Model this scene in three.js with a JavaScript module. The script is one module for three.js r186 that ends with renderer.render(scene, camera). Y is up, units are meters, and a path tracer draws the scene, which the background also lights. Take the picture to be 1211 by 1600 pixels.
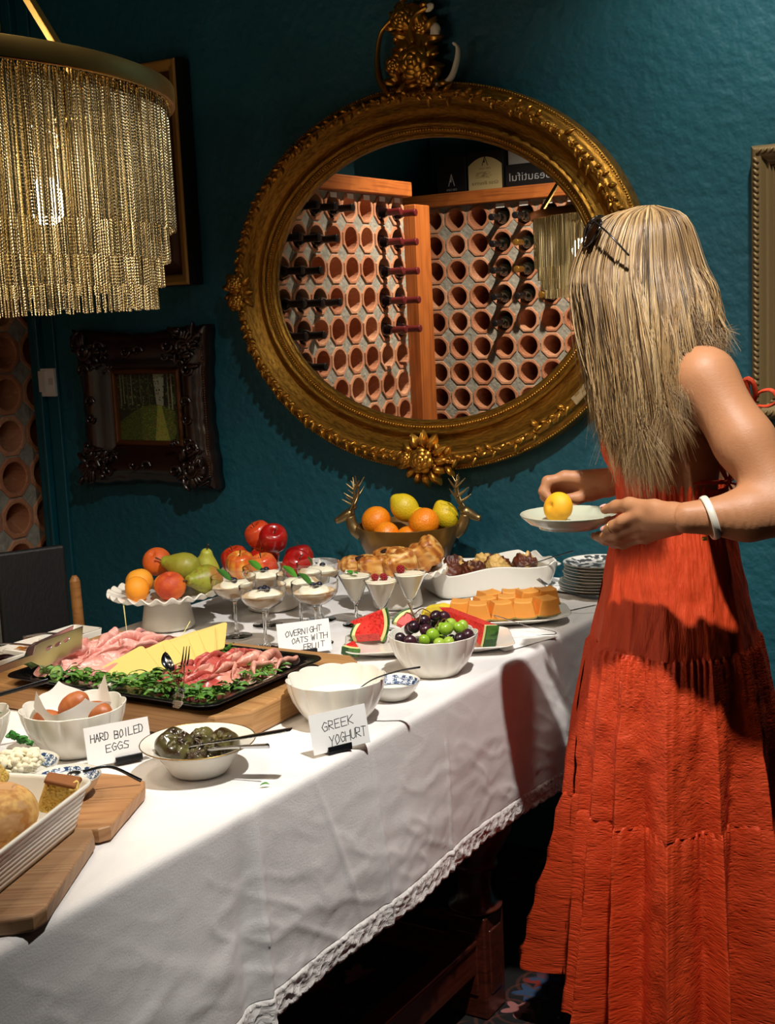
import * as THREE from 'three';
import { mergeGeometries, mergeVertices, toCreasedNormals } from 'three/addons/utils/BufferGeometryUtils.js';
import { RoundedBoxGeometry } from 'three/addons/geometries/RoundedBoxGeometry.js';
import { MarchingCubes } from 'three/addons/objects/MarchingCubes.js';

// ------------------------------------------------------------------ camera, lights, exposure
const V = (x, y, z) => new THREE.Vector3(x, y, z);
const scene = new THREE.Scene();
scene.background = new THREE.Color(0x000000);
const camera = new THREE.PerspectiveCamera(42.64, 1211 / 1600, 0.05, 30);
camera.rotation.order = 'YXZ';
camera.position.set(0, 1.45, 3.05);
camera.rotation.set(THREE.MathUtils.degToRad(-8.7), THREE.MathUtils.degToRad(32), THREE.MathUtils.degToRad(-2.6));
scene.add(camera);

const renderer = new THREE.WebGLRenderer({ antialias: true });
renderer.toneMapping = THREE.LinearToneMapping;
renderer.toneMappingExposure = 0.95;
renderer.shadowMap.enabled = true;
const CEIL = 2.8;
// recessed ceiling spots: [x, z, aim x, aim y, aim z, candela, half angle in degrees, penumbra, colour]
const SPOTS = [
  [-0.42, 1.66, -1.25, 0.80, 0.95, 21, 39, 0.85, 0xfffaf2],
  [-2.50, 2.35, -2.95, 0.70, 2.75, 24, 52, 0.8, 0xfff0dc],
  [-0.60, 0.62, -0.82, 1.5, 0.0, 6.8, 41, 0.95, 0xfff6ea],
];
const BULB = { n: 5, candela: 0.17, colour: 0xffecd0 };

// ------------------------------------------------------------------ helpers
let seed = 12345;
const rnd = () => { seed |= 0; seed = seed + 0x6D2B79F5 | 0; let t = Math.imul(seed ^ seed >>> 15, 1 | seed); t = t + Math.imul(t ^ t >>> 7, 61 | t) ^ t; return ((t ^ t >>> 14) >>> 0) / 4294967296; };
const rr = (a, b) => a + (b - a) * rnd();
const mix = (a, b, t) => a + (b - a) * t;
const clamp = (x, a = 0, b = 1) => Math.min(b, Math.max(a, x));
const sstep = (a, b, x) => { const t = clamp((x - a) / (b - a)); return t * t * (3 - 2 * t); };
const PI = Math.PI, TAU = PI * 2, D2R = PI / 180;
const hash = (x, y, s = 0) => { let h = Math.imul(x | 0, 374761393) + Math.imul(y | 0, 668265263) + Math.imul(s | 0, 974711) | 0; h = Math.imul(h ^ h >>> 13, 1274126177); return ((h ^ h >>> 16) >>> 0) / 4294967296; };
function pn(x, y, p, q, s) {                       // value noise, period p by q
  const xi = Math.floor(x), yi = Math.floor(y), fx = x - xi, fy = y - yi, m = (a, b) => ((a % b) + b) % b;
  const u = fx * fx * (3 - 2 * fx), v = fy * fy * (3 - 2 * fy), x0 = m(xi, p), x1 = m(xi + 1, p), y0 = m(yi, q), y1 = m(yi + 1, q);
  return mix(mix(hash(x0, y0, s), hash(x1, y0, s), u), mix(hash(x0, y1, s), hash(x1, y1, s), u), v);
}
function fbm(u, v, p, q, oct = 4, s = 1) {         // u, v in 0..1, tiles
  let a = 0.5, r = 0, t = 0;
  for (let i = 0; i < oct; i++) { r += a * pn(u * p, v * q, p, q, s + i * 17); t += a; a *= 0.5; p *= 2; q *= 2; }
  return r / t;
}
function n3(x, y, z, s = 0) {                       // smooth 3d noise 0..1
  const xi = Math.floor(x), yi = Math.floor(y), zi = Math.floor(z), f = (t) => t * t * (3 - 2 * t), u = f(x - xi), v = f(y - yi), w = f(z - zi);
  const h = (a, b, c) => hash(a + c * 131, b - c * 57, s + c);
  return mix(mix(mix(h(xi, yi, zi), h(xi + 1, yi, zi), u), mix(h(xi, yi + 1, zi), h(xi + 1, yi + 1, zi), u), v),
    mix(mix(h(xi, yi, zi + 1), h(xi + 1, yi, zi + 1), u), mix(h(xi, yi + 1, zi + 1), h(xi + 1, yi + 1, zi + 1), u), v), w);
}
const hx = (h) => [(h >> 16) & 255, (h >> 8) & 255, h & 255];
const mixc = (a, b, t) => [mix(a[0], b[0], t), mix(a[1], b[1], t), mix(a[2], b[2], t)];
function tex(w, h, fn, { srgb = true, rx = 1, ry = 1 } = {}) {
  const d = new Uint8Array(w * h * 4);
  for (let j = 0; j < h; j++) for (let i = 0; i < w; i++) {
    const c = fn((i + 0.5) / w, (j + 0.5) / h), k = (j * w + i) * 4;
    if (typeof c === 'number') d[k] = d[k + 1] = d[k + 2] = clamp(c) * 255; else { d[k] = clamp(c[0], 0, 255); d[k + 1] = clamp(c[1], 0, 255); d[k + 2] = clamp(c[2], 0, 255); }
    d[k + 3] = 255;
  }
  const t = new THREE.DataTexture(d, w, h, THREE.RGBAFormat);
  t.wrapS = t.wrapT = THREE.RepeatWrapping; t.magFilter = THREE.LinearFilter; t.minFilter = THREE.LinearMipmapLinearFilter; t.generateMipmaps = true;
  if (srgb) t.colorSpace = THREE.SRGBColorSpace; t.repeat.set(rx, ry); t.needsUpdate = true; return t;
}
function canvasTex(w, h, draw) {
  const c = document.createElement('canvas'); c.width = w; c.height = h; draw(c.getContext('2d'), w, h);
  const t = new THREE.CanvasTexture(c); t.colorSpace = THREE.SRGBColorSpace; t.magFilter = THREE.LinearFilter; return t;
}
const bump = (fn, w = 512, h = 512, o = {}) => tex(w, h, fn, { srgb: false, ...o });
const mat = (color, roughness = 0.6, o = {}) => new THREE.MeshStandardMaterial({ color, roughness, ...o });
const phys = (color, roughness = 0.5, o = {}) => new THREE.MeshPhysicalMaterial({ color, roughness, ...o });

const used = {};
const numbered = (n) => { used[n] = (used[n] ?? -1) + 1; return used[n] ? `${n}_${String(used[n]).padStart(3, '0')}` : n; };
function tag(o, label, category, group, kind) { o.userData = {}; if (label) o.userData.label = label; if (category) o.userData.category = category; if (group) o.userData.group = group; if (kind) o.userData.kind = kind; return o; }
function thing(name, label, category, p = [0, 0, 0], ry = 0, group) {
  const g = new THREE.Group(); g.name = numbered(name); g.position.set(...p); g.rotation.y = ry; scene.add(g); return tag(g, label, category, group);
}
function one(name, geo, m, label, category, p = [0, 0, 0], rot = [0, 0, 0], group) {
  const o = new THREE.Mesh(geo, m); o.name = numbered(name); o.position.set(...p); o.rotation.set(...rot); scene.add(o); return tag(o, label, category, group);
}
function part(name, geo, m, parent, p, rot) { const o = new THREE.Mesh(geo, m); o.name = name; if (p) o.position.set(...p); if (rot) o.rotation.set(...rot); parent.add(o); return o; }
function struct(name, geo, m, p = [0, 0, 0]) { const o = new THREE.Mesh(geo, m); o.name = name; o.position.set(...p); o.userData = { kind: 'structure' }; scene.add(o); return o; }
function copy(src, name, label, p, rot, group) {
  const c = src.clone(); c.name = numbered(name); if (p) c.position.set(...p); if (rot) c.rotation.set(...rot);
  c.userData = { ...src.userData, label }; if (group) c.userData.group = group; scene.add(c); return c;
}
const xf = (g, p = [0, 0, 0], r = [0, 0, 0], s = [1, 1, 1]) => g.applyMatrix4(new THREE.Matrix4().compose(V(...p), new THREE.Quaternion().setFromEuler(new THREE.Euler(...r)), V(...s)));
const strip = (g) => { const q = g.index ? g.toNonIndexed() : g; for (const k of Object.keys(q.attributes)) if (!['position', 'normal', 'uv'].includes(k)) q.deleteAttribute(k); if (!q.attributes.uv) q.setAttribute('uv', new THREE.BufferAttribute(new Float32Array(q.attributes.position.count * 2), 2)); return q; };
const join = (a) => mergeGeometries(a.map(strip));
const box = (w, h, d, x = 0, y = 0, z = 0) => new THREE.BoxGeometry(w, h, d).translate(x, y, z);
const rbox = (w, h, d, r, x = 0, y = 0, z = 0, s = 2) => new RoundedBoxGeometry(w, h, d, s, r).translate(x, y, z);
const cyl = (r0, r1, h, n = 24, x = 0, y = 0, z = 0) => new THREE.CylinderGeometry(r0, r1, h, n).translate(x, y, z);
const ball = (r, w = 20, h = 14) => new THREE.SphereGeometry(r, w, h);
const tube = (pts, r, seg = 32, rs = 8, closed = false) => { const g = new THREE.TubeGeometry(new THREE.CatmullRomCurve3(pts.map((p) => V(...p)), closed), seg, r, rs, closed); return g; };
// tapered tube with round ends: pts [[x,y,z,r],...]
function limb(pts, seg = 24, rs = 10, flat = 1) {
  const c = new THREE.CatmullRomCurve3(pts.map((p) => V(p[0], p[1], p[2]))), P = [], I = [], U = [];
  const fr = c.computeFrenetFrames(seg, false), rad = (t) => { const f = t * (pts.length - 1), i = Math.min(pts.length - 2, Math.floor(f)); return mix(pts[i][3], pts[i + 1][3], f - i); };
  for (let i = 0; i <= seg; i++) { const t = i / seg, p = c.getPoint(t), r = rad(t); for (let j = 0; j <= rs; j++) { const a = j / rs * TAU, q = p.clone().addScaledVector(fr.normals[i], Math.cos(a) * r).addScaledVector(fr.binormals[i], Math.sin(a) * r * flat); P.push(q.x, q.y, q.z); U.push(j / rs, t); } }
  for (let i = 0; i < seg; i++) for (let j = 0; j < rs; j++) { const a = i * (rs + 1) + j, b = a + rs + 1; I.push(a, a + 1, b, b, a + 1, b + 1); }
  for (const e of [0, seg]) { const p = c.getPoint(e / seg), k = P.length / 3; P.push(p.x, p.y, p.z); U.push(0.5, e ? 1 : 0); for (let j = 0; j < rs; j++) { const a = e * (rs + 1) + j; e ? I.push(a, a + 1, k) : I.push(a + 1, a, k); } }
  return geoOf(P, I, U);
}
function geoOf(P, I, U, creased) {
  const g = new THREE.BufferGeometry(); g.setAttribute('position', new THREE.Float32BufferAttribute(P, 3)); if (U) g.setAttribute('uv', new THREE.Float32BufferAttribute(U, 2));
  g.setIndex(I); g.computeVertexNormals(); return g;
}
// grid surface f(u,v) -> [x,y,z]; closeU wraps u
function surf(f, nu, nv, closeU = false, uvs = [1, 1]) {
  const P = [], I = [], U = [];
  for (let j = 0; j <= nv; j++) for (let i = 0; i <= nu; i++) { const p = f(i / nu, j / nv); P.push(...p); U.push(i / nu * uvs[0], j / nv * uvs[1]); }
  for (let j = 0; j < nv; j++) for (let i = 0; i < nu; i++) { const a = j * (nu + 1) + i, b = a + nu + 1; I.push(a, a + 1, b, b, a + 1, b + 1); }
  const g = geoOf(P, I, U);
  if (closeU) { const n = g.attributes.normal; for (let j = 0; j <= nv; j++) { const a = j * (nu + 1), b = a + nu; const s = V(n.getX(a) + n.getX(b), n.getY(a) + n.getY(b), n.getZ(a) + n.getZ(b)).normalize(); n.setXYZ(a, s.x, s.y, s.z); n.setXYZ(b, s.x, s.y, s.z); } }
  return g;
}
const flip = (g) => { const i = g.index.array; for (let k = 0; k < i.length; k += 3) { const t = i[k]; i[k] = i[k + 1]; i[k + 1] = t; } g.computeVertexNormals(); return g; };
// body of revolution around y from a polyline of [r, y]; bend(r, y, angle, k) may change r and y
function lathe(pro, n = 48, bend, fine = 0) {
  let P = pro; if (fine) { const c = new THREE.CatmullRomCurve3(pro.map((p) => V(p[0], p[1], 0)), false, 'catmullrom', 0.3); P = c.getPoints(fine).map((p) => [Math.max(0, p.x), p.y]); }
  const m = P.length - 1;
  return surf((u, v) => { const k = Math.round(v * m), a = -u * TAU; let [r, y] = P[k]; if (bend) [r, y] = bend(r, y, a, k / m); return [Math.cos(a) * r, y, Math.sin(a) * r]; }, n, m, true, [1, 1]);
}
const setUV = (g, fn) => { const p = g.attributes.position, n = g.attributes.normal, u = new Float32Array(p.count * 2); for (let i = 0; i < p.count; i++) { const q = fn(p.getX(i), p.getY(i), p.getZ(i), n.getX(i), n.getY(i), n.getZ(i)); u[2 * i] = q[0]; u[2 * i + 1] = q[1]; } g.setAttribute('uv', new THREE.BufferAttribute(u, 2)); return g; };
const boxUV = (g, s = 1) => setUV(g, (x, y, z, a, b, c) => Math.abs(b) > 0.7 ? [x * s, z * s] : Math.abs(a) > Math.abs(c) ? [z * s, y * s] : [x * s, y * s]);
const paint = (g, fn) => { const p = g.attributes.position, c = new Float32Array(p.count * 3), k = new THREE.Color(); for (let i = 0; i < p.count; i++) { const q = fn(p.getX(i), p.getY(i), p.getZ(i)); k.setRGB(q[0] / 255, q[1] / 255, q[2] / 255, THREE.SRGBColorSpace); c.set([k.r, k.g, k.b], i * 3); } g.setAttribute('color', new THREE.BufferAttribute(c, 3)); return g; };
const warp = (g, fn) => { const p = g.attributes.position; for (let i = 0; i < p.count; i++) p.setXYZ(i, ...fn(p.getX(i), p.getY(i), p.getZ(i))); g.computeVertexNormals(); return g; };
function extrude(shape, depth, bevel = 0, seg = 12, bs = 2) { return new THREE.ExtrudeGeometry(shape, { depth: depth - 2 * bevel, bevelEnabled: bevel > 0, bevelSize: bevel, bevelThickness: bevel, bevelOffset: -bevel, bevelSegments: bs, curveSegments: seg }).translate(0, 0, bevel); }
const poly = (pts) => new THREE.Shape(pts.map((p) => new THREE.Vector2(p[0], p[1])));
function rrect(w, h, r) { const s = new THREE.Shape(), x = -w / 2, y = -h / 2; s.moveTo(x + r, y); s.lineTo(x + w - r, y); s.quadraticCurveTo(x + w, y, x + w, y + r); s.lineTo(x + w, y + h - r); s.quadraticCurveTo(x + w, y + h, x + w - r, y + h); s.lineTo(x + r, y + h); s.quadraticCurveTo(x, y + h, x, y + h - r); s.lineTo(x, y + r); s.quadraticCurveTo(x, y, x + r, y); return s; }

// ------------------------------------------------------------------ materials
const stucco = bump((u, v) => 0.55 * fbm(u, v, 60, 60, 3, 3) + 0.45 * fbm(u, v, 14, 14, 3, 9), 1024, 1024);
const plasterTone = tex(512, 512, (u, v) => { const n = fbm(u, v, 5, 5, 5, 21); return mixc(hx(0x03424f), hx(0x065460), n); });
const M = {
  teal: mat(0xffffff, 0.62, { map: plasterTone, bumpMap: stucco, bumpScale: 0.006 }),
  tealTrim: mat(0x054a57, 0.45),
  ceiling: mat(0x1d2a2e, 0.9),
  porcelain: phys(0xe9e5da, 0.22, { clearcoat: 0.6, clearcoatRoughness: 0.08 }),
  porcelainGrey: phys(0xd9d3c6, 0.3, { clearcoat: 0.4, clearcoatRoughness: 0.1 }),
  paper: mat(0xf2f1ee, 0.85),
  steel: mat(0xb9bcc0, 0.2, { metalness: 1 }),
  darkSteel: mat(0x4a4d52, 0.25, { metalness: 1 }),
  chrome: mat(0xd8dadd, 0.1, { metalness: 1 }),
  glass: phys(0xffffff, 0.0, { transmission: 1, thickness: 0.002, ior: 1.45 }),
};
const clothBump = bump((u, v) => 0.5 + 0.25 * Math.sin(u * TAU * 128) * Math.sin(v * TAU * 128) + 0.5 * (fbm(u, v, 40, 40, 2, 5) - 0.5), 512, 512);
const woodTex = (a, b, c, s = 1, rings = 9) => tex(512, 512, (u, v) => { const w = fbm(u, v, 3, 2, 3, s) * 1.2, g = fbm(u, v, 3, 90, 3, s + 5), r = 0.5 + 0.5 * Math.sin((v * rings + w * 2.2) * TAU); return mixc(mixc(hx(a), hx(b), r * 0.55 + 0.2 * w), hx(c), sstep(0.45, 0.8, g) * 0.6); });
M.board = mat(0xffffff, 0.5, { map: woodTex(0xb4875a, 0xa37248, 0x8f603a, 31, 5) });
M.boardPale = mat(0xffffff, 0.55, { map: woodTex(0xa88460, 0x946c4a, 0x7c573a, 47, 6) });
M.boardWarm = mat(0xffffff, 0.5, { map: woodTex(0xb88c5a, 0xa87a4a, 0x92663a, 53, 5) });
M.shelfWood = mat(0xffffff, 0.5, { map: woodTex(0xb5662a, 0x9c5220, 0x7d3f18, 61, 4) });
M.darkWood = phys(0xffffff, 0.35, { map: woodTex(0x5a2414, 0x431a0e, 0x2c0f08, 71, 5), clearcoat: 0.4, clearcoatRoughness: 0.25 });
M.oak = mat(0xffffff, 0.5, { map: woodTex(0xb27b42, 0x9a6430, 0x835226, 77, 5) });
const goldTone = tex(512, 512, (u, v) => { const n = fbm(u, v, 8, 8, 5, 91), m = fbm(u, v, 40, 40, 3, 95); let c = mixc(hx(0xa87a2c), hx(0x6d4a16), sstep(0.25, 0.85, n)); return mixc(c, hx(0xc89c48), sstep(0.5, 0.8, m) * 0.3); });
const goldBump = bump((u, v) => fbm(u, v, 50, 50, 3, 97), 256, 256);
M.gold = mat(0xffffff, 0.38, { map: goldTone, metalness: 0.85, bumpMap: goldBump, bumpScale: 0.0008 });
M.goldLeaf = mat(0xb98735, 0.32, { metalness: 0.9 });
M.gesso = mat(0xd8d0bc, 0.85);
M.brass = mat(0xa8874a, 0.32, { metalness: 1 });
M.chain = mat(0xb6a884, 0.28, { metalness: 1 });

// ------------------------------------------------------------------ the room
const carpet = tex(1024, 1024, (u, v) => {
  let c = mixc(hx(0x070506), hx(0x0c0808), fbm(u, v, 60, 60, 2, 4));
  for (let k = 0; k < 3; k++) {
    const n = 7 + k, i = Math.floor(u * n), j = Math.floor(v * n), cx = 0.3 + 0.4 * hash(i, j, k), cy = 0.3 + 0.4 * hash(i, j, k + 9), dx = u * n - i - cx, dy = v * n - j - cy, d = Math.hypot(dx, dy), a = Math.atan2(dy, dx);
    const pet = 0.2 + 0.07 * Math.sin(a * 5 + k), t = hash(i, j, k + 30), col = t < 0.3 ? [120, 30, 24] : t < 0.55 ? [42, 62, 92] : t < 0.75 ? [150, 92, 88] : [150, 138, 104];
    if (d < pet && t < 0.8 && hash(i, j, k + 50) < 0.6) c = mixc(c, col, 0.35 + 0.65 * sstep(0.4, 0.65, fbm(u, v, 30, 30, 2, k)));
    const s = Math.abs(Math.sin(d * 16 + a)) ; if (d < 0.42 && d > 0.25 && s > 0.93) c = mixc(c, [92, 40, 26], 0.6);
  }
  return c;
});
const floorM = mat(0xffffff, 0.95, { map: carpet });
struct('floor', setUV(box(5.6, 0.2, 5.0, -1.1, -0.1, 1.7), (x, y, z) => [x * 0.8, z * 0.8]), floorM);
struct('ceiling', box(5.6, 0.15, 5.0, -1.1, CEIL + 0.075, 1.7), M.ceiling);
const wallUV = (g) => setUV(g, (x, y, z, a, b, c) => Math.abs(c) > 0.5 ? [x / 1.2, y / 1.2] : [z / 1.2, y / 1.2]);
struct('wall_back', wallUV(box(4.6, CEIL, 0.35, -0.95, CEIL / 2, -0.175)), M.teal);
struct('wall_right', wallUV(box(0.2, CEIL, 4.6, 1.3, CEIL / 2, 1.7)), M.teal);
struct('wall_recess', wallUV(box(0.6, CEIL, 0.2, -3.55, CEIL / 2, -0.43)), M.teal);
struct('trim_1', join([rbox(0.03, CEIL, 0.02, 0.006, -3.215, CEIL / 2, 0.01), rbox(0.012, CEIL, 0.03, 0.004, -3.188, CEIL / 2, 0.015), rbox(0.05, CEIL, 0.012, 0.004, -3.15, CEIL / 2, 0.006)]), M.tealTrim);
struct('baseboard_back', rbox(4.2, 0.12, 0.02, 0.006, -0.95, 0.06, 0.01), M.tealTrim);

// terracotta bottle racks: octagonal pipes set in mortar
const PITCH = 0.136, HOLE = 0.0505, ROWS = 10, TOPY = 1.985;
const terraTex = tex(256, 256, (u, v) => mixc(mixc(hx(0xba7f5c), hx(0xd19a78), fbm(u, v, 12, 12, 4, 3)), hx(0xe0b294), sstep(0.6, 0.8, fbm(u, v, 30, 30, 3, 8)) * 0.6));
const pipeM = [0, 1, 2].map((k) => mat([0xffffff, 0xf0e2d8, 0xe6d2c6][k], 0.85, { map: terraTex }));
const mortarM = mat(0xffffff, 0.95, { map: tex(512, 512, (u, v) => mixc(hx(0x807c72), hx(0xb0aa9c), fbm(u, v, 30, 30, 4, 5))), bumpMap: bump((u, v) => fbm(u, v, 40, 40, 4, 6), 256, 256), bumpScale: 0.004 });
function pipeGeo(ap) {
  const s = new THREE.Shape(); for (let k = 0; k < 8; k++) { const a = (k + 0.5) / 8 * TAU, r = ap / Math.cos(PI / 8); k ? s.lineTo(Math.cos(a) * r, Math.sin(a) * r) : s.moveTo(Math.cos(a) * r, Math.sin(a) * r); }
  s.closePath(); const h = new THREE.Path(); h.absarc(0, 0, HOLE, 0, TAU, true); s.holes.push(h);
  const g = extrude(s, 0.27, 0.003, 11, 1).translate(0, 0, -0.27); return setUV(g, (x, y, z) => [x * 4 + z * 2, y * 4]);
}
const pipeShapes = [pipeGeo(0.0655), pipeGeo(0.0645), pipeGeo(0.0635)];
function rackWall(name, nCol, skip) {                 // local frame: columns along +x from 0, front face at z = 0
  const w = nCol * PITCH, lo = TOPY - ROWS * PITCH, s = poly([[0, lo], [w, lo], [w, TOPY], [0, TOPY]]);
  for (let i = 0; i < nCol; i++) for (let j = 0; j < ROWS; j++) {
    const h = new THREE.Path(); h.absarc((i + 0.5) * PITCH, TOPY - (j + 0.5) * PITCH, HOLE + 0.004, 0, TAU, true); s.holes.push(h);
    if (i) { const q = i * PITCH, y = TOPY - (j + 0.5) * PITCH; s.holes.push(new THREE.Path([[q - 0.002, y - 0.01], [q - 0.002, y + 0.01], [q + 0.002, y + 0.01], [q + 0.002, y - 0.01]].map((p) => new THREE.Vector2(...p)))); }
  }
  const front = new THREE.ExtrudeGeometry(s, { depth: 0.2, bevelEnabled: false, curveSegments: 6 }).translate(0, 0, -0.206);
  const solid = join([front, box(w, TOPY - lo, 0.1, w / 2, (TOPY + lo) / 2, -0.33), box(w, lo, 0.38, w / 2, lo / 2, -0.19)]);
  const o = struct(name, setUV(solid, (x, y, z) => [x * 2, y * 2]), mortarM);
  for (let j = 0; j < ROWS; j++) for (let i = 0; i < nCol; i++) { const p = part('terracotta_pipe', pipeShapes[(i * 7 + j * 3) % 3], pipeM[(i * 5 + j * 11) % 3], o, [(i + 0.5) * PITCH, TOPY - (j + 0.5) * PITCH, rr(-0.002, 0.002)]); p.rotation.z = Math.floor(rnd() * 8) * PI / 4; }
  return o;
}
const rackLeft = rackWall('wall_left', 20); rackLeft.rotation.y = PI / 2; rackLeft.position.set(-3.3, 0, 2.58);
const rackFront = rackWall('wall_front', 14); rackFront.rotation.y = PI; rackFront.position.set(-1.86, 0, 3.32);
struct('wall_front_upper', wallUV(box(4.8, CEIL - 2.055, 0.2, -1.35, (CEIL + 2.055) / 2, 3.75)), M.teal);
struct('wall_front_side', wallUV(join([box(3.1, CEIL, 0.3, -0.31, CEIL / 2, 3.57)])), M.teal);
struct('wall_left_upper', wallUV(box(0.2, CEIL - 2.055, 3.2, -3.75, (CEIL + 2.055) / 2, 1.1)), M.teal);
struct('wall_left_end', wallUV(box(0.2, CEIL, 1.4, -3.87, CEIL / 2, 3.3)), M.teal);
struct('trim_2', boxUV(rbox(0.42, 0.07, 2.76, 0.008, -3.47, 2.02, 1.22), 2), M.shelfWood);
struct('trim_3', boxUV(rbox(2.02, 0.07, 0.42, 0.008, -2.85, 2.02, 3.49), 2), M.shelfWood);
struct('trim_4', setUV(rbox(0.46, 1.95, 0.14, 0.006, -3.47, 0.975, 2.655), (x, y, z) => [y, (x + z) * 2]), M.shelfWood);

// ceiling downlights: a trim ring, a glowing lens and the spot itself
SPOTS.forEach(([x, z, ax, ay, az, cd, deg, pen, col], i) => {
  const t = thing('ceiling_downlight', ['recessed round ceiling downlight over the buffet side of the room', 'recessed round ceiling downlight in front of the bottle racks', 'recessed round ceiling downlight close to the teal wall'][i], 'light', [x, CEIL, z]);
  part('trim_ring', lathe([[0.036, -0.001], [0.036, -0.006], [0.052, -0.006], [0.054, -0.001], [0.036, -0.001]], 32), M.chrome, t);
  part('lens', cyl(0.035, 0.035, 0.003, 24, 0, -0.0025, 0), mat(0x888888, 0.5, { emissive: col, emissiveIntensity: 6 }), t);
  const s = new THREE.SpotLight(col, cd, 0, deg * D2R, pen, 2); s.position.set(x, CEIL - 0.03, z); s.target.position.set(ax, ay, az); s.castShadow = true; s.shadow.radius = 1.6; s.shadow.mapSize.set(2048, 2048); s.shadow.bias = -0.0005; scene.add(s, s.target);
});
// ------------------------------------------------------------------ table and cloth
const TT = 0.76;                                      // top of the cloth
const TB = { x0: -2.085, x1: -1.140, z0: 0.045, z1: 2.62 };
{
  const t = thing('dining_table', 'long dark stained wooden table with bulbous turned legs, mostly hidden under the white cloth', 'table', [-1.62, 0, 1.33]);
  part('tabletop', rbox(0.92, 0.04, 2.56, 0.012, 0, 0.735, 0), M.darkWood, t);
  const legPro = [[0.001, 0.715], [0.05, 0.715], [0.05, 0.63], [0.035, 0.615], [0.03, 0.6], [0.045, 0.585], [0.052, 0.57], [0.05, 0.555], [0.066, 0.53], [0.082, 0.49], [0.088, 0.445], [0.08, 0.395], [0.06, 0.355], [0.045, 0.335], [0.05, 0.325], [0.05, 0.318], [0.036, 0.308], [0.034, 0.27], [0.04, 0.245], [0.056, 0.235], [0.056, 0.228], [0.042, 0.222], [0.001, 0.222]];
  const legG = lathe(legPro, 40);
  for (const [sx, sz] of [[1, -1], [-1, -1], [1, 1], [-1, 1]]) {
    const l = part('leg', legG, M.darkWood, t, [sx * 0.385, 0, sz * 0.53]);
    part('foot_block', join([rbox(0.086, 0.222, 0.086, 0.006, 0, 0.111, 0), rbox(0.05, 0.14, 0.092, 0.004, 0, 0.12, 0), rbox(0.092, 0.14, 0.05, 0.004, 0, 0.12, 0)]), M.darkWood, l);
  }
  for (const s of [1, -1]) part('stretcher', join([rbox(0.04, 0.07, 0.98, 0.006, s * 0.385, 0.13, 0), rbox(0.05, 0.012, 0.98, 0.004, s * 0.385, 0.168, 0)]), M.darkWood, t);
  for (const s of [1, -1]) part('stretcher', rbox(0.69, 0.07, 0.04, 0.006, 0, 0.13, s * 0.53), M.darkWood, t);
  for (const s of [1, -1]) part('apron', rbox(0.03, 0.1, 2.4, 0.005, s * 0.41, 0.665, 0), M.darkWood, t);
}
const clothM = mat(0xe9e6e4, 0.85, { bumpMap: clothBump, bumpScale: 0.0004 });
const DROP = 0.335;
const ridge = (s, c, w) => Math.exp(-(((s - c) / w) ** 2));
// point of the cloth's skirt: s metres along the edge from corner, side 0 = the side to the camera's right
function skirt(side, s, t) {                          // t 0 = top edge, 1 = hem
  const e = TB, L = side % 2 ? e.x1 - e.x0 : e.z1 - e.z0;
  let o = 0.012 * Math.sin(Math.min(1, t * 14) * PI / 2), y = TT - 0.0005 - 0.012 * (1 - Math.cos(Math.min(1, t * 14) * PI / 2)) - Math.max(0, t - 1 / 14) * DROP;
  const g = Math.min(1, t * 1.6), q = s + side * 31;
  o += g * (0.012 + 0.010 * Math.sin(q * 4.1 + 0.7) * t + 0.008 * Math.sin(q * 9.3 + 2 + t * 1.2) * t + 0.005 * (n3(q * 5, t * 2, side, 4) - 0.5));
  o += g * 0.0022 * (n3(q * 18 + t * 6, t * 9 - q * 5, 1, 8) - 0.5) + g * 0.0016 * (n3(q * 46 - t * 20, t * 26, 2, 9) - 0.5) + 0.0012 * g * (1 - Math.abs(2 * n3(q * 16 + t * 9, q * 5 - t * 5, 5, 12) - 1)) ** 4 * 2;
  if (side === 0) {
    const z = e.z0 + s;
    o += g * (0.012 * ridge(z, 1.640 + 0.02 * t, 0.012) - 0.010 * ridge(z, 1.675 + 0.02 * t, 0.022) + 0.0035 * ridge(z, 1.085, 0.004) + 0.0035 * ridge(z, 1.335 - t * 0.02, 0.006) + 0.005 * ridge(z, 1.50 - t * 0.12, 0.008) * (1 - t));
    o += 0.03 * t * ridge(z, 0.30, 0.14) - 0.012 * t * ridge(z, 0.52, 0.06);
  }
  const end = Math.min(s, L - s), r = 0.05; o += 0.02 * t * Math.exp(-end / 0.06);
  return { o, y, L };
}
function clothPoint(side, s, t) {
  const { o, y, L } = skirt(side, s, t), e = TB;
  const c = clamp((0.03 - s) / 0.03) , d = clamp((0.03 - (L - s)) / 0.03);
  const k = o;
  const along = -k * c ** 1 + k * d ** 1;
  if (side === 0) return [e.x1 + k, y, e.z0 + s + along];
  if (side === 1) return [e.x1 - s - along, y, e.z1 + k];
  if (side === 2) return [e.x0 - k, y, e.z1 - s - along];
  return [e.x0 + s + along, y, e.z0 - Math.min(k, 0.035)];
}
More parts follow.
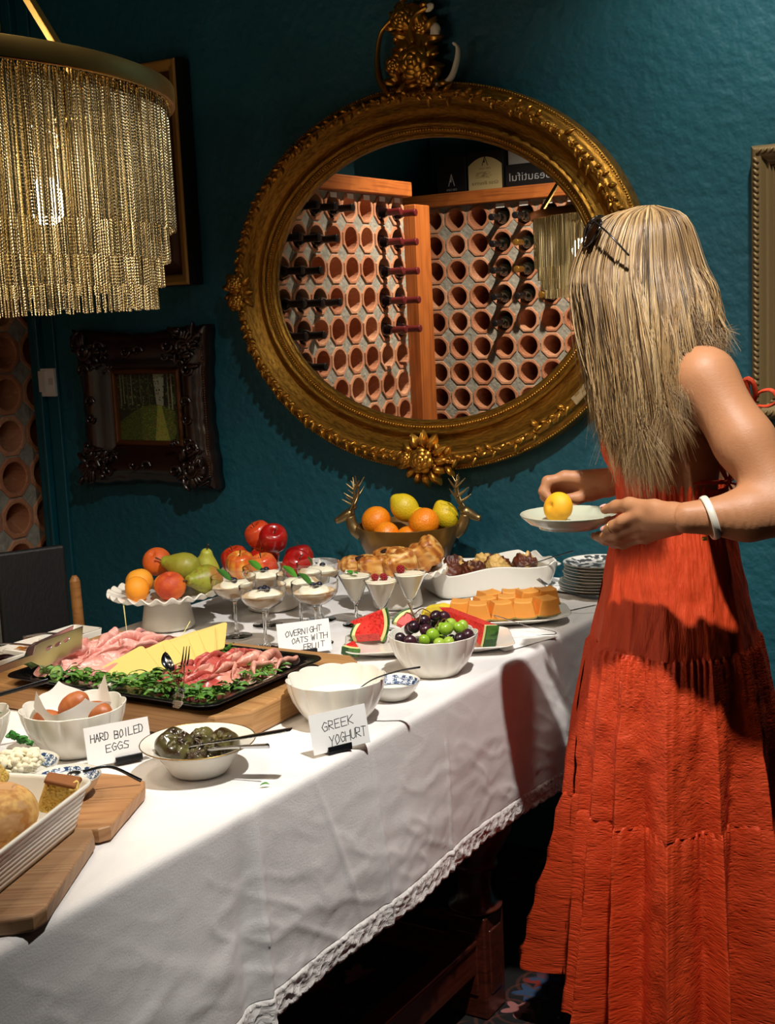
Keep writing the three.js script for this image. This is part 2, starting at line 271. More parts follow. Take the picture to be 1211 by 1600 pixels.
{
  const t = thing('tablecloth', 'white cotton tablecloth with a lace border hanging over the long buffet table', 'tablecloth');
  const topY = (x, z) => TT - 0.0005 - 0.0022 * n3(x * 9, z * 9, 0, 3) - 0.0014 * (1 - Math.abs(2 * n3(x * 12 + z * 5, z * 4, 1, 6) - 1)) ** 3 - 0.0012 * n3(x * 40, z * 24, 2, 6);
  const W = TB.x1 - TB.x0, L = TB.z1 - TB.z0;
  const top = flip(surf((u, v) => { const x = TB.x0 + u * W, z = TB.z0 + v * L, e = Math.min(u * W, W - u * W, v * L, L - v * L); return [x, mix(TT - 0.0005, topY(x, z), clamp(e / 0.03)), z]; }, 130, 300, false, [W * 12, L * 12]));
  const sides = [0, 1, 2, 3].map((k) => { const l = k % 2 ? W : L; return surf((u, v) => clothPoint(k, u * l, v * 0.87), Math.round(l / 0.0055), 40, false, [l * 12, DROP * 12]); });
  part('fabric', join([top, ...sides.map((g) => flip(g))]), clothM, t).material.side = THREE.DoubleSide;
  const laceBump = bump((u, v) => { const a = fbm(u, v, 24, 8, 3, 61), w = Math.abs(Math.sin((u * 12 + 0.35 * Math.sin(v * 6)) * PI)) ** 0.5; const hole = Math.hypot(((u * 24) % 1) - 0.5, (v * 3 % 1) - 0.5) < 0.22 ? -0.5 : 0; return 0.4 * a + 0.4 * w + hole + 0.2; }, 1024, 128);
  const laceM = mat(0xe8e4e0, 0.85, { bumpMap: laceBump, bumpScale: 0.004, side: THREE.DoubleSide });
  const lace = [0, 1, 2].map((k) => { const l = k % 2 ? W : L; return flip(surf((u, v) => {
    const s = u * l, tt = 0.868 + v * (0.132 + 0.016 * Math.abs(Math.sin(s / 0.034 * PI)) - 0.012), p = clothPoint(k, s, tt), d = (v > 0.06 && v < 0.99 ? 0.0028 * (n3(s * 90, v * 9, k, 7)) + 0.004 * (n3(s * 30, v * 3, k, 17) - 0.3) * v : -0.002) + (v < 0.1 ? -0.001 : 0.001);
    return k === 0 ? [p[0] + d, p[1], p[2]] : k === 1 ? [p[0], p[1], p[2] + d] : [p[0] - d, p[1], p[2]]; }, Math.round(l / 0.003), 14, false, [l * 3, 1])); });
  part('lace_border', join(lace), laceM, t);
}

// ------------------------------------------------------------------ fringed chandelier above the table
const CH = [-1.704, 0.0377, 1.833], CS = 0.974;
{
  const t = thing('chandelier', 'large round brass chandelier with four tiers of hanging metal chain fringe above the table', 'chandelier', CH); t.scale.setScalar(CS);
  part('ring', lathe([[0.528, 1.768], [0.533, 1.770], [0.533, 1.795], [0.528, 1.797], [0.505, 1.797], [0.505, 1.792], [0.524, 1.790], [0.524, 1.770], [0.528, 1.768]], 128), M.brass, t);
  for (let k = 0; k < 4; k++) {
    const a = (13 + k * 90) * D2R, c = Math.cos(a), s = Math.sin(a), p0 = V(0.515 * c, 1.79, 0.515 * s), p1 = V(0.03 * c, 2.5, 0.03 * s), d = p1.clone().sub(p0);
    const g = rbox(0.014, d.length(), 0.014, 0.002); const arm = part('arm', g, M.brass, t); arm.position.copy(p0.clone().add(p1).multiplyScalar(0.5)); arm.quaternion.setFromUnitVectors(V(0, 1, 0), d.normalize());
    part('bracket', rbox(0.05, 0.018, 0.03, 0.003), M.brass, t, [0.517 * c, 1.803, 0.517 * s], [0, -a, 0]);
  }
  part('hub', lathe([[0, 2.47], [0.045, 2.48], [0.05, 2.5], [0.03, 2.53], [0, 2.535]], 24), M.brass, t);
  part('rod', cyl(0.01, 0.01, 0.30, 12, 0, 2.68, 0), M.brass, t);
  part('ceiling_rose', lathe([[0, 2.807], [0.05, 2.809], [0.06, 2.820], [0.06, 2.8355], [0, 2.8355]], 24), M.brass, t);
  part('lamp_ring', new THREE.TorusGeometry(0.36, 0.008, 8, 48).rotateX(PI / 2).translate(0, 1.735, 0), M.brass, t);
  for (let k = 0; k < 4; k++) part('spoke', cyl(0.005, 0.005, 0.16, 8).rotateZ(PI / 2), M.brass, t, [0.435 * Math.cos(k * PI / 2 + 0.4), 1.74, -0.435 * Math.sin(k * PI / 2 + 0.4)], [0, k * PI / 2 + 0.4, 0]);
  const glow = mat(0xffffff, 0.4, { emissive: BULB.colour, emissiveIntensity: 45 });
  for (let k = 0; k < BULB.n; k++) {
    const a = (3 + k * 72) * D2R, x = 0.36 * Math.cos(a), z = 0.36 * Math.sin(a);
    const b = part('bulb', lathe([[0, 1.612], [0.016, 1.617], [0.028, 1.634], [0.030, 1.650], [0.024, 1.670], [0.015, 1.684], [0.012, 1.69], [0, 1.69]], 20), glow, t, [x, 0, z]);
    part('bulb_holder', cyl(0.014, 0.012, 0.045, 16, 0, 1.7125, 0), M.brass, b);
    const l = new THREE.PointLight(BULB.colour, BULB.candela, 0, 2); l.position.set(CH[0] + x * CS, 1.648, CH[2] + z * CS); l.castShadow = true; l.shadow.radius = 1.2; scene.add(l);
  }
  // one strand: a fine rope of twisted links, shared by all copies of a tier
  [[0.520, 1.586, 600], [0.508, 1.540, 580], [0.496, 1.502, 560], [0.484, 1.470, 540]].forEach(([r, lo, n], k) => {
    const top = 1.772, h = top - lo, nb = Math.round(h / 0.0042), pro = [[0, 0]];
    for (let i = 0; i < nb; i++) { const y = -i / nb * h; pro.push([0.0006, y - 0.0003], [0.00145, y - 0.0016], [0.00145, y - 0.0028]); }
    pro.push([0, -h]);
    const g = toCreasedNormals(lathe(pro, 5), 0.5), im = new THREE.InstancedMesh(g, M.chain, n), m = new THREE.Matrix4(), q = new THREE.Quaternion();
    for (let i = 0; i < n; i++) { const a = (i + rr(-0.28, 0.28)) / n * TAU, rad = r + rr(-0.0025, 0.0025); q.setFromEuler(new THREE.Euler(rr(-0.008, 0.008), rnd() * 6, rr(-0.008, 0.008))); m.compose(V(Math.cos(a) * rad, top, Math.sin(a) * rad), q, V(1, 1 + rr(-0.006, 0.006), 1)); im.setMatrixAt(i, m); }
    im.name = 'chain_fringe'; im.userData = { kind: 'stuff' }; t.add(im);
  });
}

// ------------------------------------------------------------------ oval mirror
{
  const t = thing('oval_mirror', 'large oval mirror in a worn carved gilt frame on the teal wall', 'mirror', [-1.735, 1.522, 0]);
  const A = 0.478, B = 0.364, N = 200, off = (u, d, z) => { const a = u * TAU, nx = B * Math.cos(a), ny = A * Math.sin(a), l = Math.hypot(nx, ny); return [A * Math.cos(a) + nx / l * d, B * Math.sin(a) + ny / l * d, z]; };
  const ring = (pro) => surf((u, v) => { const k = Math.round(v * (pro.length - 1)); return off(u, pro[k][0], pro[k][1]); }, N, pro.length - 1, true, [26, 2]);
  const sm = (p, n = 60) => new THREE.CatmullRomCurve3(p.map((q) => V(q[0], q[1], 0)), false, 'catmullrom', 0.2).getPoints(n).map((q) => [q.x, q.y]);
  const disc = new THREE.Shape(); disc.absellipse(0, 0, A + 0.006, B + 0.006, 0, TAU);
  part('mirror_glass', new THREE.ExtrudeGeometry(disc, { depth: 0.004, bevelEnabled: false, curveSegments: 96 }).translate(0, 0, 0.034), mat(0xe6e8e6, 0.0, { metalness: 1 }), t);
  part('backboard', new THREE.ExtrudeGeometry((() => { const s = new THREE.Shape(); s.absellipse(0, 0, A + 0.1, B + 0.1, 0, TAU); return s; })(), { depth: 0.03, bevelEnabled: false, curveSegments: 96 }).translate(0, 0, 0.002), M.darkWood, t);
  part('inner_moulding', ring(sm([[-0.002, 0.038], [-0.002, 0.046], [0.004, 0.052], [0.008, 0.050], [0.010, 0.055], [0.022, 0.055], [0.024, 0.062], [0.030, 0.066], [0.036, 0.063], [0.038, 0.056], [0.046, 0.050]], 40)), M.gold, t);
  part('cove_moulding', ring(sm([[0.044, 0.050], [0.056, 0.049], [0.068, 0.056], [0.078, 0.070], [0.084, 0.078], [0.090, 0.080]], 30)), M.gold, t);
  part('outer_moulding', ring(sm([[0.088, 0.079], [0.094, 0.083], [0.104, 0.083], [0.110, 0.078], [0.115, 0.066], [0.120, 0.060], [0.126, 0.058], [0.131, 0.052], [0.133, 0.030], [0.131, 0.002], [0.1, 0.002]], 50)), M.gold, t);
  const beads = (d, z, r, n) => { const g = ball(r, 8, 6), im = new THREE.InstancedMesh(g, M.goldLeaf, n), m = new THREE.Matrix4(); for (let i = 0; i < n; i++) { m.makeTranslation(...off(i / n, d, z)); im.setMatrixAt(i, m); } im.name = 'beading'; im.userData = { kind: 'stuff' }; t.add(im); };
  beads(0.016, 0.057, 0.0034, 380); beads(0.128, 0.057, 0.003, 480);
  // trailing leaf relief over the outer moulding
  const leaf = (l, w, h) => flip(surf((u, v) => { const s = v, b = Math.sin(s * PI) ** 0.7 * (1 - 0.25 * s), a = (u - 0.5) * 2; return [a * w * b, s * l, h * (Math.sin(s * PI) * 0.8 + 0.35) * (1 - a * a) - 0.25 * h * ridge(a, 0, 0.16)]; }, 8, 8));
  const rel = [];
  for (let i = 0; i < 230; i++) {
    const u = i / 230, p = off(u, rr(0.094, 0.106), 0.080), q = off(u + 0.004, 0.1, 0.08), an = Math.atan2(q[1] - p[1], q[0] - p[0]);
    const dT = Math.abs(((u - 0.25 + 0.5) % 1 + 1) % 1 - 0.5); if (u > 0.885 && u < 0.945) continue; const flow = u > 0.25 && u < 0.75 ? 0 : PI;
    rel.push(xf(leaf(rr(0.018, 0.030), rr(0.006, 0.009), rr(0.008, 0.012)), p, [0, 0, an - PI / 2 + flow + (i % 2 ? 0.7 : -0.7) + rr(-0.3, 0.3)]));
    if (i % 3 === 0) rel.push(tube([0, 1, 2, 3, 4, 5].map((k) => { const a = k * 1.1, r = 0.0075 * (1 - k / 8); const p2 = off(u + 0.002, 0.1, 0.085); return [p2[0] + Math.cos(a + an) * r, p2[1] + Math.sin(a + an) * r, 0.085 + k * 0.0006]; }), 0.0017, 14, 5));
  }
  part('leaf_relief', join(rel), M.goldLeaf, t);
  part('bare_patch', flip(surf((u, v) => off(0.888 + u * 0.055, 0.09 + v * 0.022, 0.0840 + 0.0012 * n3(u * 9, v * 4, 2)), 24, 5, false, [1, 1])), mat(0xb9a888, 0.85, { map: tex(128, 64, (u, v) => mixc(hx(0xa88f5c), hx(0xcfc4ae), sstep(0.4, 0.6, fbm(u, v, 10, 5, 3, 3)))) }), t);
  const petal = (r) => { const g = ball(r, 10, 8); return warp(g, (x, y, z) => [x * 1.0, y * 0.62 + 0.35 * x * x / r, z * 0.45]); };
  const rose = (R, px, py, pz) => { const a = []; a.push(xf(ball(R * 0.3, 10, 8), [0, 0, R * 0.25]));
    for (const [n, rad, s, ph, tilt] of [[4, 0.36, 0.42, 0, 0.9], [6, 0.68, 0.5, 0.3, 0.55], [7, 0.98, 0.5, 0.7, 0.25]]) for (let k = 0; k < n; k++) { const an = k / n * TAU + ph; a.push(xf(petal(R * s), [Math.cos(an) * R * rad * 0.8, Math.sin(an) * R * rad * 0.8, R * (0.35 - rad * 0.3)], [0, 0, an + PI / 2], [1, 1, 1 + tilt])); }
    return xf(join(a), [px, py, pz]); };
  const acan = (n, R, px, py, pz) => join(Array.from({ length: n }, (_, k) => xf(leaf(R * rr(0.8, 1.15), R * 0.3, R * 0.4), [px + Math.cos(k / n * TAU) * R * 0.5, py + Math.sin(k / n * TAU) * R * 0.5, pz], [0.25, 0, k / n * TAU - PI / 2])));
  const lx = -A - 0.112;
  part('side_rosette', join([rose(0.026, lx, 0.022, 0.088), rose(0.026, lx + 0.002, -0.028, 0.088), acan(9, 0.04, lx, 0.0, 0.070)]), M.goldLeaf, t);
  part('side_rosette', join([rose(0.026, -lx, 0.022, 0.088), rose(0.026, -lx, -0.028, 0.088), acan(9, 0.04, -lx, 0.0, 0.070)]), M.goldLeaf, t);
  part('bottom_rosette', join([rose(0.034, 0, -B - 0.100, 0.094), rose(0.022, -0.05, -B - 0.098, 0.088), acan(13, 0.055, -0.005, -B - 0.1, 0.072), acan(7, 0.035, 0.05, -B - 0.1, 0.074)]), M.goldLeaf, t);
  // broken cartouche at the crown
  const cy = B + 0.105, c = part('crest', join([
    rose(0.042, 0.015, cy + 0.075, 0.075), rose(0.026, -0.045, cy + 0.075, 0.07), rose(0.026, 0.045, cy + 0.035, 0.072), acan(11, 0.06, 0.0, cy + 0.06, 0.05), acan(9, 0.05, 0.02, cy + 0.13, 0.055), acan(8, 0.04, -0.02, cy + 0.17, 0.05), rose(0.03, -0.02, cy + 0.185, 0.065), rose(0.024, 0.03, cy + 0.165, 0.06), acan(8, 0.038, 0.0, cy + 0.215, 0.045),
    xf(ball(0.045, 20, 14), [0.0, cy + 0.10, 0.045], [0, 0, 0], [1.25, 1.9, 0.6]), xf(ball(0.03, 16, 12), [-0.01, cy + 0.19, 0.045], [0, 0, 0], [1.5, 1.2, 0.7]),
    acan(7, 0.035, -0.03, cy + 0.02, 0.07), acan(7, 0.035, 0.06, cy + 0.015, 0.07), acan(6, 0.03, 0.035, cy + 0.09, 0.06)]), M.goldLeaf, t);
  part('scroll', limb([[-0.06, cy - 0.005, 0.07, 0.010], [-0.098, cy + 0.05, 0.06, 0.012], [-0.104, cy + 0.11, 0.055, 0.008], [-0.088, cy + 0.165, 0.055, 0.007], [-0.055, cy + 0.19, 0.055, 0.009]], 24, 8, 0.7), M.goldLeaf, t);
  part('scroll', limb([[0.02, cy + 0.12, 0.085, 0.006], [0.012, cy + 0.15, 0.085, 0.006], [0.028, cy + 0.185, 0.08, 0.006], [0.058, cy + 0.2, 0.07, 0.009]], 20, 8, 0.7), M.goldLeaf, t);
  part('broken_plaster', limb([[0.075, cy + 0.012, 0.07, 0.008], [0.11, cy + 0.02, 0.068, 0.011], [0.13, cy + 0.055, 0.066, 0.010], [0.136, cy + 0.095, 0.064, 0.009], [0.124, cy + 0.108, 0.064, 0.006]], 22, 8, 0.7), M.gesso, t);
  part('broken_plaster', xf(warp(ball(0.012, 12, 10), (x, y, z) => [x * (1 + 0.4 * n3(x * 200, y * 200, z * 200)), y * 1.8, z]), [0.072, cy + 0.143, 0.06]), M.gesso, t);
  part('broken_plaster', xf(ball(0.010, 10, 8), [0.062, cy + 0.2, 0.07], [0, 0, 0.4], [1.5, 1.0, 0.7]), M.gesso, t);
  part('crystal', new THREE.IcosahedronGeometry(0.015, 0).translate(-0.02, cy + 0.213, 0.075), M.glass, t);
}

// ------------------------------------------------------------------ paintings and frames
function frameGeo(w, h, pro, wob) {                  // mitred frame around an opening w x h; pro [offset, z]
  const n = 24, gs = [];
  for (let s = 0; s < 4; s++) {
    const L = s % 2 ? h : w, D = s % 2 ? w / 2 : h / 2;
    const g = flip(surf((u, v) => { const k = Math.round(v * (pro.length - 1)), [o, z] = pro[k]; const x = (u - 0.5) * (L + 2 * o), wv = wob ? wob(s, u, v) : 0, y = D + o + wv; const a = s * PI / 2; return [Math.cos(a) * x - Math.sin(a) * -y * -1, Math.sin(a) * x + Math.cos(a) * y, z]; }, n * 3, pro.length - 1, false, [L * 4, 1]));
    gs.push(g);
  }
  return join(gs);
}
const curl = (x, y, z, R, dir, r) => tube([...Array(9)].map((_, k) => { const a = k * 0.75 * dir, q = R * (1 - k / 10); return [x + Math.cos(a) * q, y + Math.sin(a) * q, z + k * 0.0012]; }), r, 28, 6);
{
  const W0 = 0.245, H0 = 0.205;
  const t = thing('framed_painting', 'small painting of a forest path in a heavy dark carved wooden frame', 'painting', [-2.735, 1.192, 0]);
  const fm = phys(0x1e0d07, 0.28, { clearcoat: 0.5, clearcoatRoughness: 0.2 }), fg = mat(0x5a3416, 0.35, { metalness: 0.5 });
  part('canvas', box(W0 + 0.02, H0 + 0.02, 0.008, 0, 0, 0.018), mat(0xffffff, 0.5, { map: canvasTex(512, 448, (g, w, h) => {
    g.fillStyle = '#1c2416'; g.fillRect(0, 0, w, h);
    const R = (a, b) => rr(a, b);
    g.fillStyle = '#8b8f78'; g.beginPath(); g.moveTo(300, 0); g.lineTo(390, 0); g.lineTo(372, 215); g.lineTo(320, 215); g.fill();
    for (let i = 0; i < 1500; i++) { const x = R(0, w), y = R(0, 240), b = rnd() < 0.3; if (x > 300 && x < 390 && rnd() < 0.75) continue; g.fillStyle = b ? `rgba(${R(90, 140) | 0},${R(110, 150) | 0},${R(60, 84) | 0},0.6)` : `rgba(${R(12, 50) | 0},${R(22, 60) | 0},${R(10, 30) | 0},0.6)`; g.beginPath(); g.ellipse(x, y, R(2, 9), R(2, 7), 0, 0, 7); g.fill(); }
    for (const [x, ww, c] of [[40, 9, '#6d6a50'], [66, 6, '#807a60'], [95, 10, '#4a4a38'], [128, 7, '#77745c'], [160, 6, '#3c3e2c'], [196, 8, '#55543e'], [232, 5, '#33382a'], [262, 8, '#45462f'], [410, 7, '#7d7a62'], [436, 9, '#908a70'], [466, 6, '#5c5a44'], [490, 10, '#403f2c']]) { g.fillStyle = c; g.fillRect(x, 0, ww, R(190, 260)); }
    g.fillStyle = '#46521f'; g.beginPath(); g.moveTo(0, 330); g.quadraticCurveTo(200, 190, 340, 210); g.quadraticCurveTo(440, 230, 512, 300); g.lineTo(512, 448); g.lineTo(0, 448); g.fill();
    g.fillStyle = '#8c8a3a'; g.beginPath(); g.moveTo(325, 212); g.lineTo(358, 212); g.lineTo(410, 448); g.lineTo(290, 448); g.fill();
    for (let i = 0; i < 1600; i++) { const y = R(215, h), x = R(0, w), d = x < 190; g.fillStyle = d ? `rgba(${R(20, 60) | 0},${R(20, 48) | 0},${R(12, 24) | 0},0.6)` : `rgba(${R(40, 190) | 0},${R(60, 180) | 0},${R(20, 80) | 0},0.6)`; g.fillRect(x, y, R(3, 12), R(2, 5)); }
  }) }), t);
  part('gilt_liner', frameGeo(W0, H0, [[-0.002, 0.02], [0, 0.034], [0.008, 0.038], [0.014, 0.032], [0.016, 0.03]]), fg, t);
  const o = 0.135;
  part('carved_moulding', frameGeo(W0, H0, [[0.015, 0.028], [0.03, 0.034], [0.042, 0.05], [0.06, 0.066], [0.078, 0.074], [0.095, 0.070], [0.108, 0.058], [0.122, 0.056], [o, 0.05], [o + 0.006, 0.035], [o + 0.004, 0.002], [0.05, 0.002]], (s, u, v) => v > 0.5 && v < 0.98 ? -0.016 * Math.sin(u * PI) ** 2 + 0.004 * Math.sin(u * 40) * 0.5 : 0), fm, t);
  const orn = [];
  for (const [sx, sy] of [[-1, 1], [1, 1], [1, -1], [-1, -1]]) {
    const X = sx * (W0 / 2 + 0.075), Y = sy * (H0 / 2 + 0.075);
    orn.push(curl(X, Y, 0.08, 0.03, sx * sy, 0.007), curl(X - sx * 0.06, Y + sy * 0.01, 0.078, 0.022, -sx * sy, 0.006), curl(X + sx * 0.01, Y - sy * 0.06, 0.078, 0.022, -sx * sy, 0.006), xf(ball(0.022, 14, 10), [X, Y, 0.07], [0, 0, 0], [1, 1, 0.7]));
    for (let k = 0; k < 22; k++) orn.push(xf(ball(0.012, 10, 8), [X + rr(-0.06, 0.055) , Y + rr(-0.055, 0.055), 0.066 + rr(0, 0.014)], [0, 0, rr(0, 3)], [rr(1.2, 2.2), rr(0.5, 0.9), 0.9]));
    for (let k = 0; k < 7; k++) { const an = k / 6 * PI / 2 + (sx < 0 ? (sy > 0 ? PI / 2 : PI) : (sy > 0 ? 0 : -PI / 2)); orn.push(xf(ball(0.011, 12, 8), [X + Math.cos(an) * 0.034, Y + Math.sin(an) * 0.034, 0.078], [0, 0, an], [1.9, 0.6, 0.7])); }
    for (let k = 0; k < 9; k++) orn.push(curl(X - sx * rr(-0.03, 0.11), Y - sy * rr(-0.03, 0.08), 0.072, rr(0.008, 0.015), k % 2 ? 1 : -1, 0.004));
  }
  for (const s of [-1, 1]) { orn.push(curl(s * (W0 / 2 + 0.07), 0.02, 0.075, 0.018, 1, 0.005), curl(s * (W0 / 2 + 0.07), -0.03, 0.075, 0.018, -1, 0.005), curl(0.02, s * (H0 / 2 + 0.07), 0.075, 0.018, 1, 0.005), curl(-0.03, s * (H0 / 2 + 0.07), 0.075, 0.018, -1, 0.005)); }
  part('carved_ornament', join(orn), fm, t);
  const im = new THREE.InstancedMesh(ball(0.0032, 8, 6), fg, 60), m = new THREE.Matrix4(); for (let i = 0; i < 60; i++) { m.makeTranslation(W0 / 2 + 0.128, -0.21 + i * 0.0071, 0.056); im.setMatrixAt(i, m); } im.name = 'beading'; im.userData = { kind: 'stuff' }; t.add(im);
}
{
  const W0 = 0.4, H0 = 0.46;
  const t = thing('framed_painting', 'large flower painting in a dark wood and gilt frame half hidden behind the chandelier', 'painting', [-2.79, 1.868, 0.002]);
  part('canvas', box(W0 + 0.01, H0 + 0.01, 0.008, 0, 0, 0.03), mat(0xffffff, 0.55, { map: canvasTex(384, 448, (g, w, h) => {
    g.fillStyle = '#241008'; g.fillRect(0, 0, w, h);
    for (let i = 0; i < 130; i++) { const x = rr(30, 380), y = rr(170, 420), r = rr(8, 34); g.fillStyle = ['rgba(98,30,16,.5)', 'rgba(120,52,24,.45)', 'rgba(66,60,30,.45)', 'rgba(140,104,60,.4)', 'rgba(50,16,12,.6)'][i % 5]; g.beginPath(); g.ellipse(x, y, r, r * 0.7, rnd() * 3, 0, 7); g.fill(); }
    for (let i = 0; i < 60; i++) { g.strokeStyle = 'rgba(150,110,62,.35)'; g.lineWidth = 2; const x = rr(40, 370), y = rr(180, 410); g.beginPath(); g.arc(x, y, rr(5, 18), rnd() * 6, rnd() * 6 + 2); g.stroke(); }
  }) }), t);
  part('wood_moulding', frameGeo(W0, H0, [[-0.002, 0.034], [0.002, 0.046], [0.02, 0.044], [0.028, 0.036], [0.045, 0.038], [0.052, 0.05], [0.056, 0.052]]), mat(0x3a1c0c, 0.4), t);
  part('gilt_edge', frameGeo(W0, H0, [[0.055, 0.05], [0.062, 0.064], [0.07, 0.062], [0.074, 0.068], [0.082, 0.07], [0.086, 0.064]]), mat(0xa07a38, 0.45, { metalness: 0.3 }), t);
  part('frame_side', frameGeo(W0, H0, [[0.086, 0.064], [0.088, 0.04], [0.086, 0.002], [0.04, 0.002]]), mat(0x160c08, 0.6), t);
}
{
  const W0 = 0.62, H0 = 0.412;
  const t = thing('framed_painting', 'pale gilt ribbed picture frame cut off at the right edge of the photo', 'painting', [-0.47, 1.472, 0.002]);
  const pm = mat(0x7a6642, 0.5, { metalness: 0.35 });
  part('canvas', box(W0 + 0.01, H0 + 0.01, 0.008, 0, 0, 0.014), mat(0xffffff, 0.7, { map: tex(256, 256, (u, v) => mixc(hx(0x6d6250), hx(0x9a8f78), fbm(u, v, 6, 6, 4, 2))) }), t);
  const pro = [[-0.002, 0.018], [0.004, 0.026], [0.012, 0.024]]; for (let k = 0; k < 6; k++) { const q = 0.016 + k * 0.008; pro.push([q, 0.026], [q + 0.003, 0.031 + k * 0.001], [q + 0.006, 0.026 + k * 0.001]); }
  pro.push([0.068, 0.034], [0.074, 0.044], [0.086, 0.048], [0.094, 0.046], [0.1, 0.036], [0.102, 0.002], [0.05, 0.002]);
  part('ribbed_moulding', frameGeo(W0, H0, pro), pm, t);
  const rope = []; const HH = H0 / 2 + 0.086, WW = W0 / 2 + 0.086;
  for (const [d, r, st] of [[0, 0.0065, 0.013], [-0.074, 0.005, 0.01]]) for (let s = 0; s < 4; s++) { const L = 2 * ((s % 2 ? HH : WW) + d), D = (s % 2 ? WW : HH) + d, n = Math.floor(L / st), a = s * PI / 2; for (let i = 0; i < n; i++) { const x = -L / 2 + (i + 0.5) * st; rope.push(xf(ball(r, 7, 5), [Math.cos(a) * x - Math.sin(a) * D, Math.sin(a) * x + Math.cos(a) * D, d ? 0.025 : 0.047], [0, 0, a + 0.7], [1.5, 0.7, 0.8])); } }
  const o = part('rope_border', join(rope), pm, t); o.userData = { kind: 'stuff' };
}
{
  const t = thing('thermostat', 'small white square room control on the wall beside the bottle rack', 'thermostat', [-3.155, 1.272, 0.013]);
  part('plate', rbox(0.062, 0.09, 0.014, 0.003, 0, 0, 0.007), mat(0xd8d6d0, 0.5), t);
  part('cover', rbox(0.03, 0.068, 0.012, 0.003, -0.014, 0.004, 0.018), mat(0xcfccc4, 0.45), t);
  part('dial', rbox(0.02, 0.02, 0.005, 0.002, 0.018, 0.004, 0.015), mat(0xbdbab2, 0.45), t);
}

// ------------------------------------------------------------------ chair behind the table
{
  const t = thing('dining_chair', 'dining chair with a black leather back and pale round wooden posts behind the table', 'chair', [-2.49, 0, 0.77], 1.107);
  const lea = mat(0x101011, 0.55, { bumpMap: goldBump, bumpScale: 0.0006 });
  part('backrest', rbox(0.175, 0.46, 0.022, 0.008, 0, 0.67, 0), lea, t);
  part('seat', rbox(0.34, 0.05, 0.29, 0.015, 0, 0.44, 0.145), lea, t);
  for (const s of [-1, 1]) {
    part('post', limb([[s * 0.112, 0, -0.03, 0.012], [s * 0.112, 0.45, 0, 0.015], [s * 0.11, 0.80, -0.004, 0.014], [s * 0.11, 0.815, -0.004, 0.006]], 30, 12), M.oak, t);
    part('leg', limb([[s * 0.15, 0, 0.27, 0.011], [s * 0.145, 0.414, 0.26, 0.015]], 10, 12), M.oak, t);
    part('rail', rbox(0.02, 0.03, 0.24, 0.006, s * 0.13, 0.40, 0.13), M.oak, t, [0, 0, 0], [0, 0, 0]);
  }
  part('cross_bar', cyl(0.01, 0.01, 0.22, 12).rotateZ(PI / 2).translate(0, 0.5, -0.002), M.oak, t);
}

// ------------------------------------------------------------------ bottles lying in the racks
function bottle(dark, cap) {
  const t = new THREE.Group();
  const body = lathe([[0.001, -0.245], [0.030, -0.245], [0.0365, -0.238], [0.0375, -0.05], [0.034, -0.025], [0.022, 0.0], [0.0155, 0.015], [0.0145, 0.07], [0.0165, 0.073], [0.0165, 0.083], [0.001, 0.083]], 20);
  part('glass_body', body, phys(dark, 0.1, { clearcoat: 1 }), t);
  part('capsule', lathe([[0.001, 0.0855], [0.0155, 0.0850], [0.0175, 0.083], [0.0175, 0.071], [0.0158, 0.069], [0.0162, 0.018], [0.0158, 0.015]], 18), cap, t);
  return t;
}
const bk = [bottle(0x0c0f0a, mat(0x141214, 0.35)), bottle(0x0c1410, mat(0xb28a3c, 0.3, { metalness: 0.8 })), bottle(0x120a0c, mat(0x5a1518, 0.4))];
function putBottle(kind, rack, i, j, where, how) {
  const c = bk[kind].clone(); c.name = numbered('wine_bottle'); c.rotation.order = 'YXZ'; scene.add(c);
  const yy = TOPY - (j + 0.5) * PITCH - 0.012;
  if (rack === 'L') { c.position.set(-3.3 + 0.022, yy, 2.58 - (i + 0.5) * PITCH); c.rotation.set(0, 0, -PI / 2); }
  else { c.position.set(-1.86 - (i + 0.5) * PITCH, yy, 3.32 - 0.03); c.rotation.set(-PI / 2, 0, 0); }
  tag(c, `${['black capped bottle', 'gold capped bottle', 'red capped bottle'][kind]} in ${where}`, 'bottle', how);
}
const ord = ['first', 'second', 'third', 'fourth', 'fifth', 'sixth', 'seventh', 'eighth'];
const LB = [[0, [0, 1, 4, 5, 6]], [1, [0, 1, 5, 6, 7]], [2, [0, 1, 6, 7]], [3, [0, 1, 5, 6, 7]], [4, [0, 1, 6, 7]], [5, [6, 7]], [6, [6, 7]]];
LB.forEach(([row, cols]) => cols.forEach((c) => putBottle(c < 3 ? 2 : 0, 'L', c, row, `the ${ord[row]} row of the side rack, ${ord[c]} pipe from the post`, 'bottles in the side rack')));
const RB = [[0, [[9, 0], [8, 0], [7, 1], [6, 1], [5, 0]]], [1, [[9, 0], [8, 1], [7, 1]]], [2, [[9, 0], [8, 1], [7, 1]]], [3, [[9, 0], [8, 0], [7, 1]]], [4, [[9, 0]]]];
RB.forEach(([row, cols]) => cols.forEach(([c, k]) => putBottle(k, 'R', c, row, `the ${ord[row]} row of the end rack, ${['first','second','third','fourth','fifth','sixth','seventh','eighth','ninth'][13 - c]} pipe from the post`, 'bottles in the end rack')));

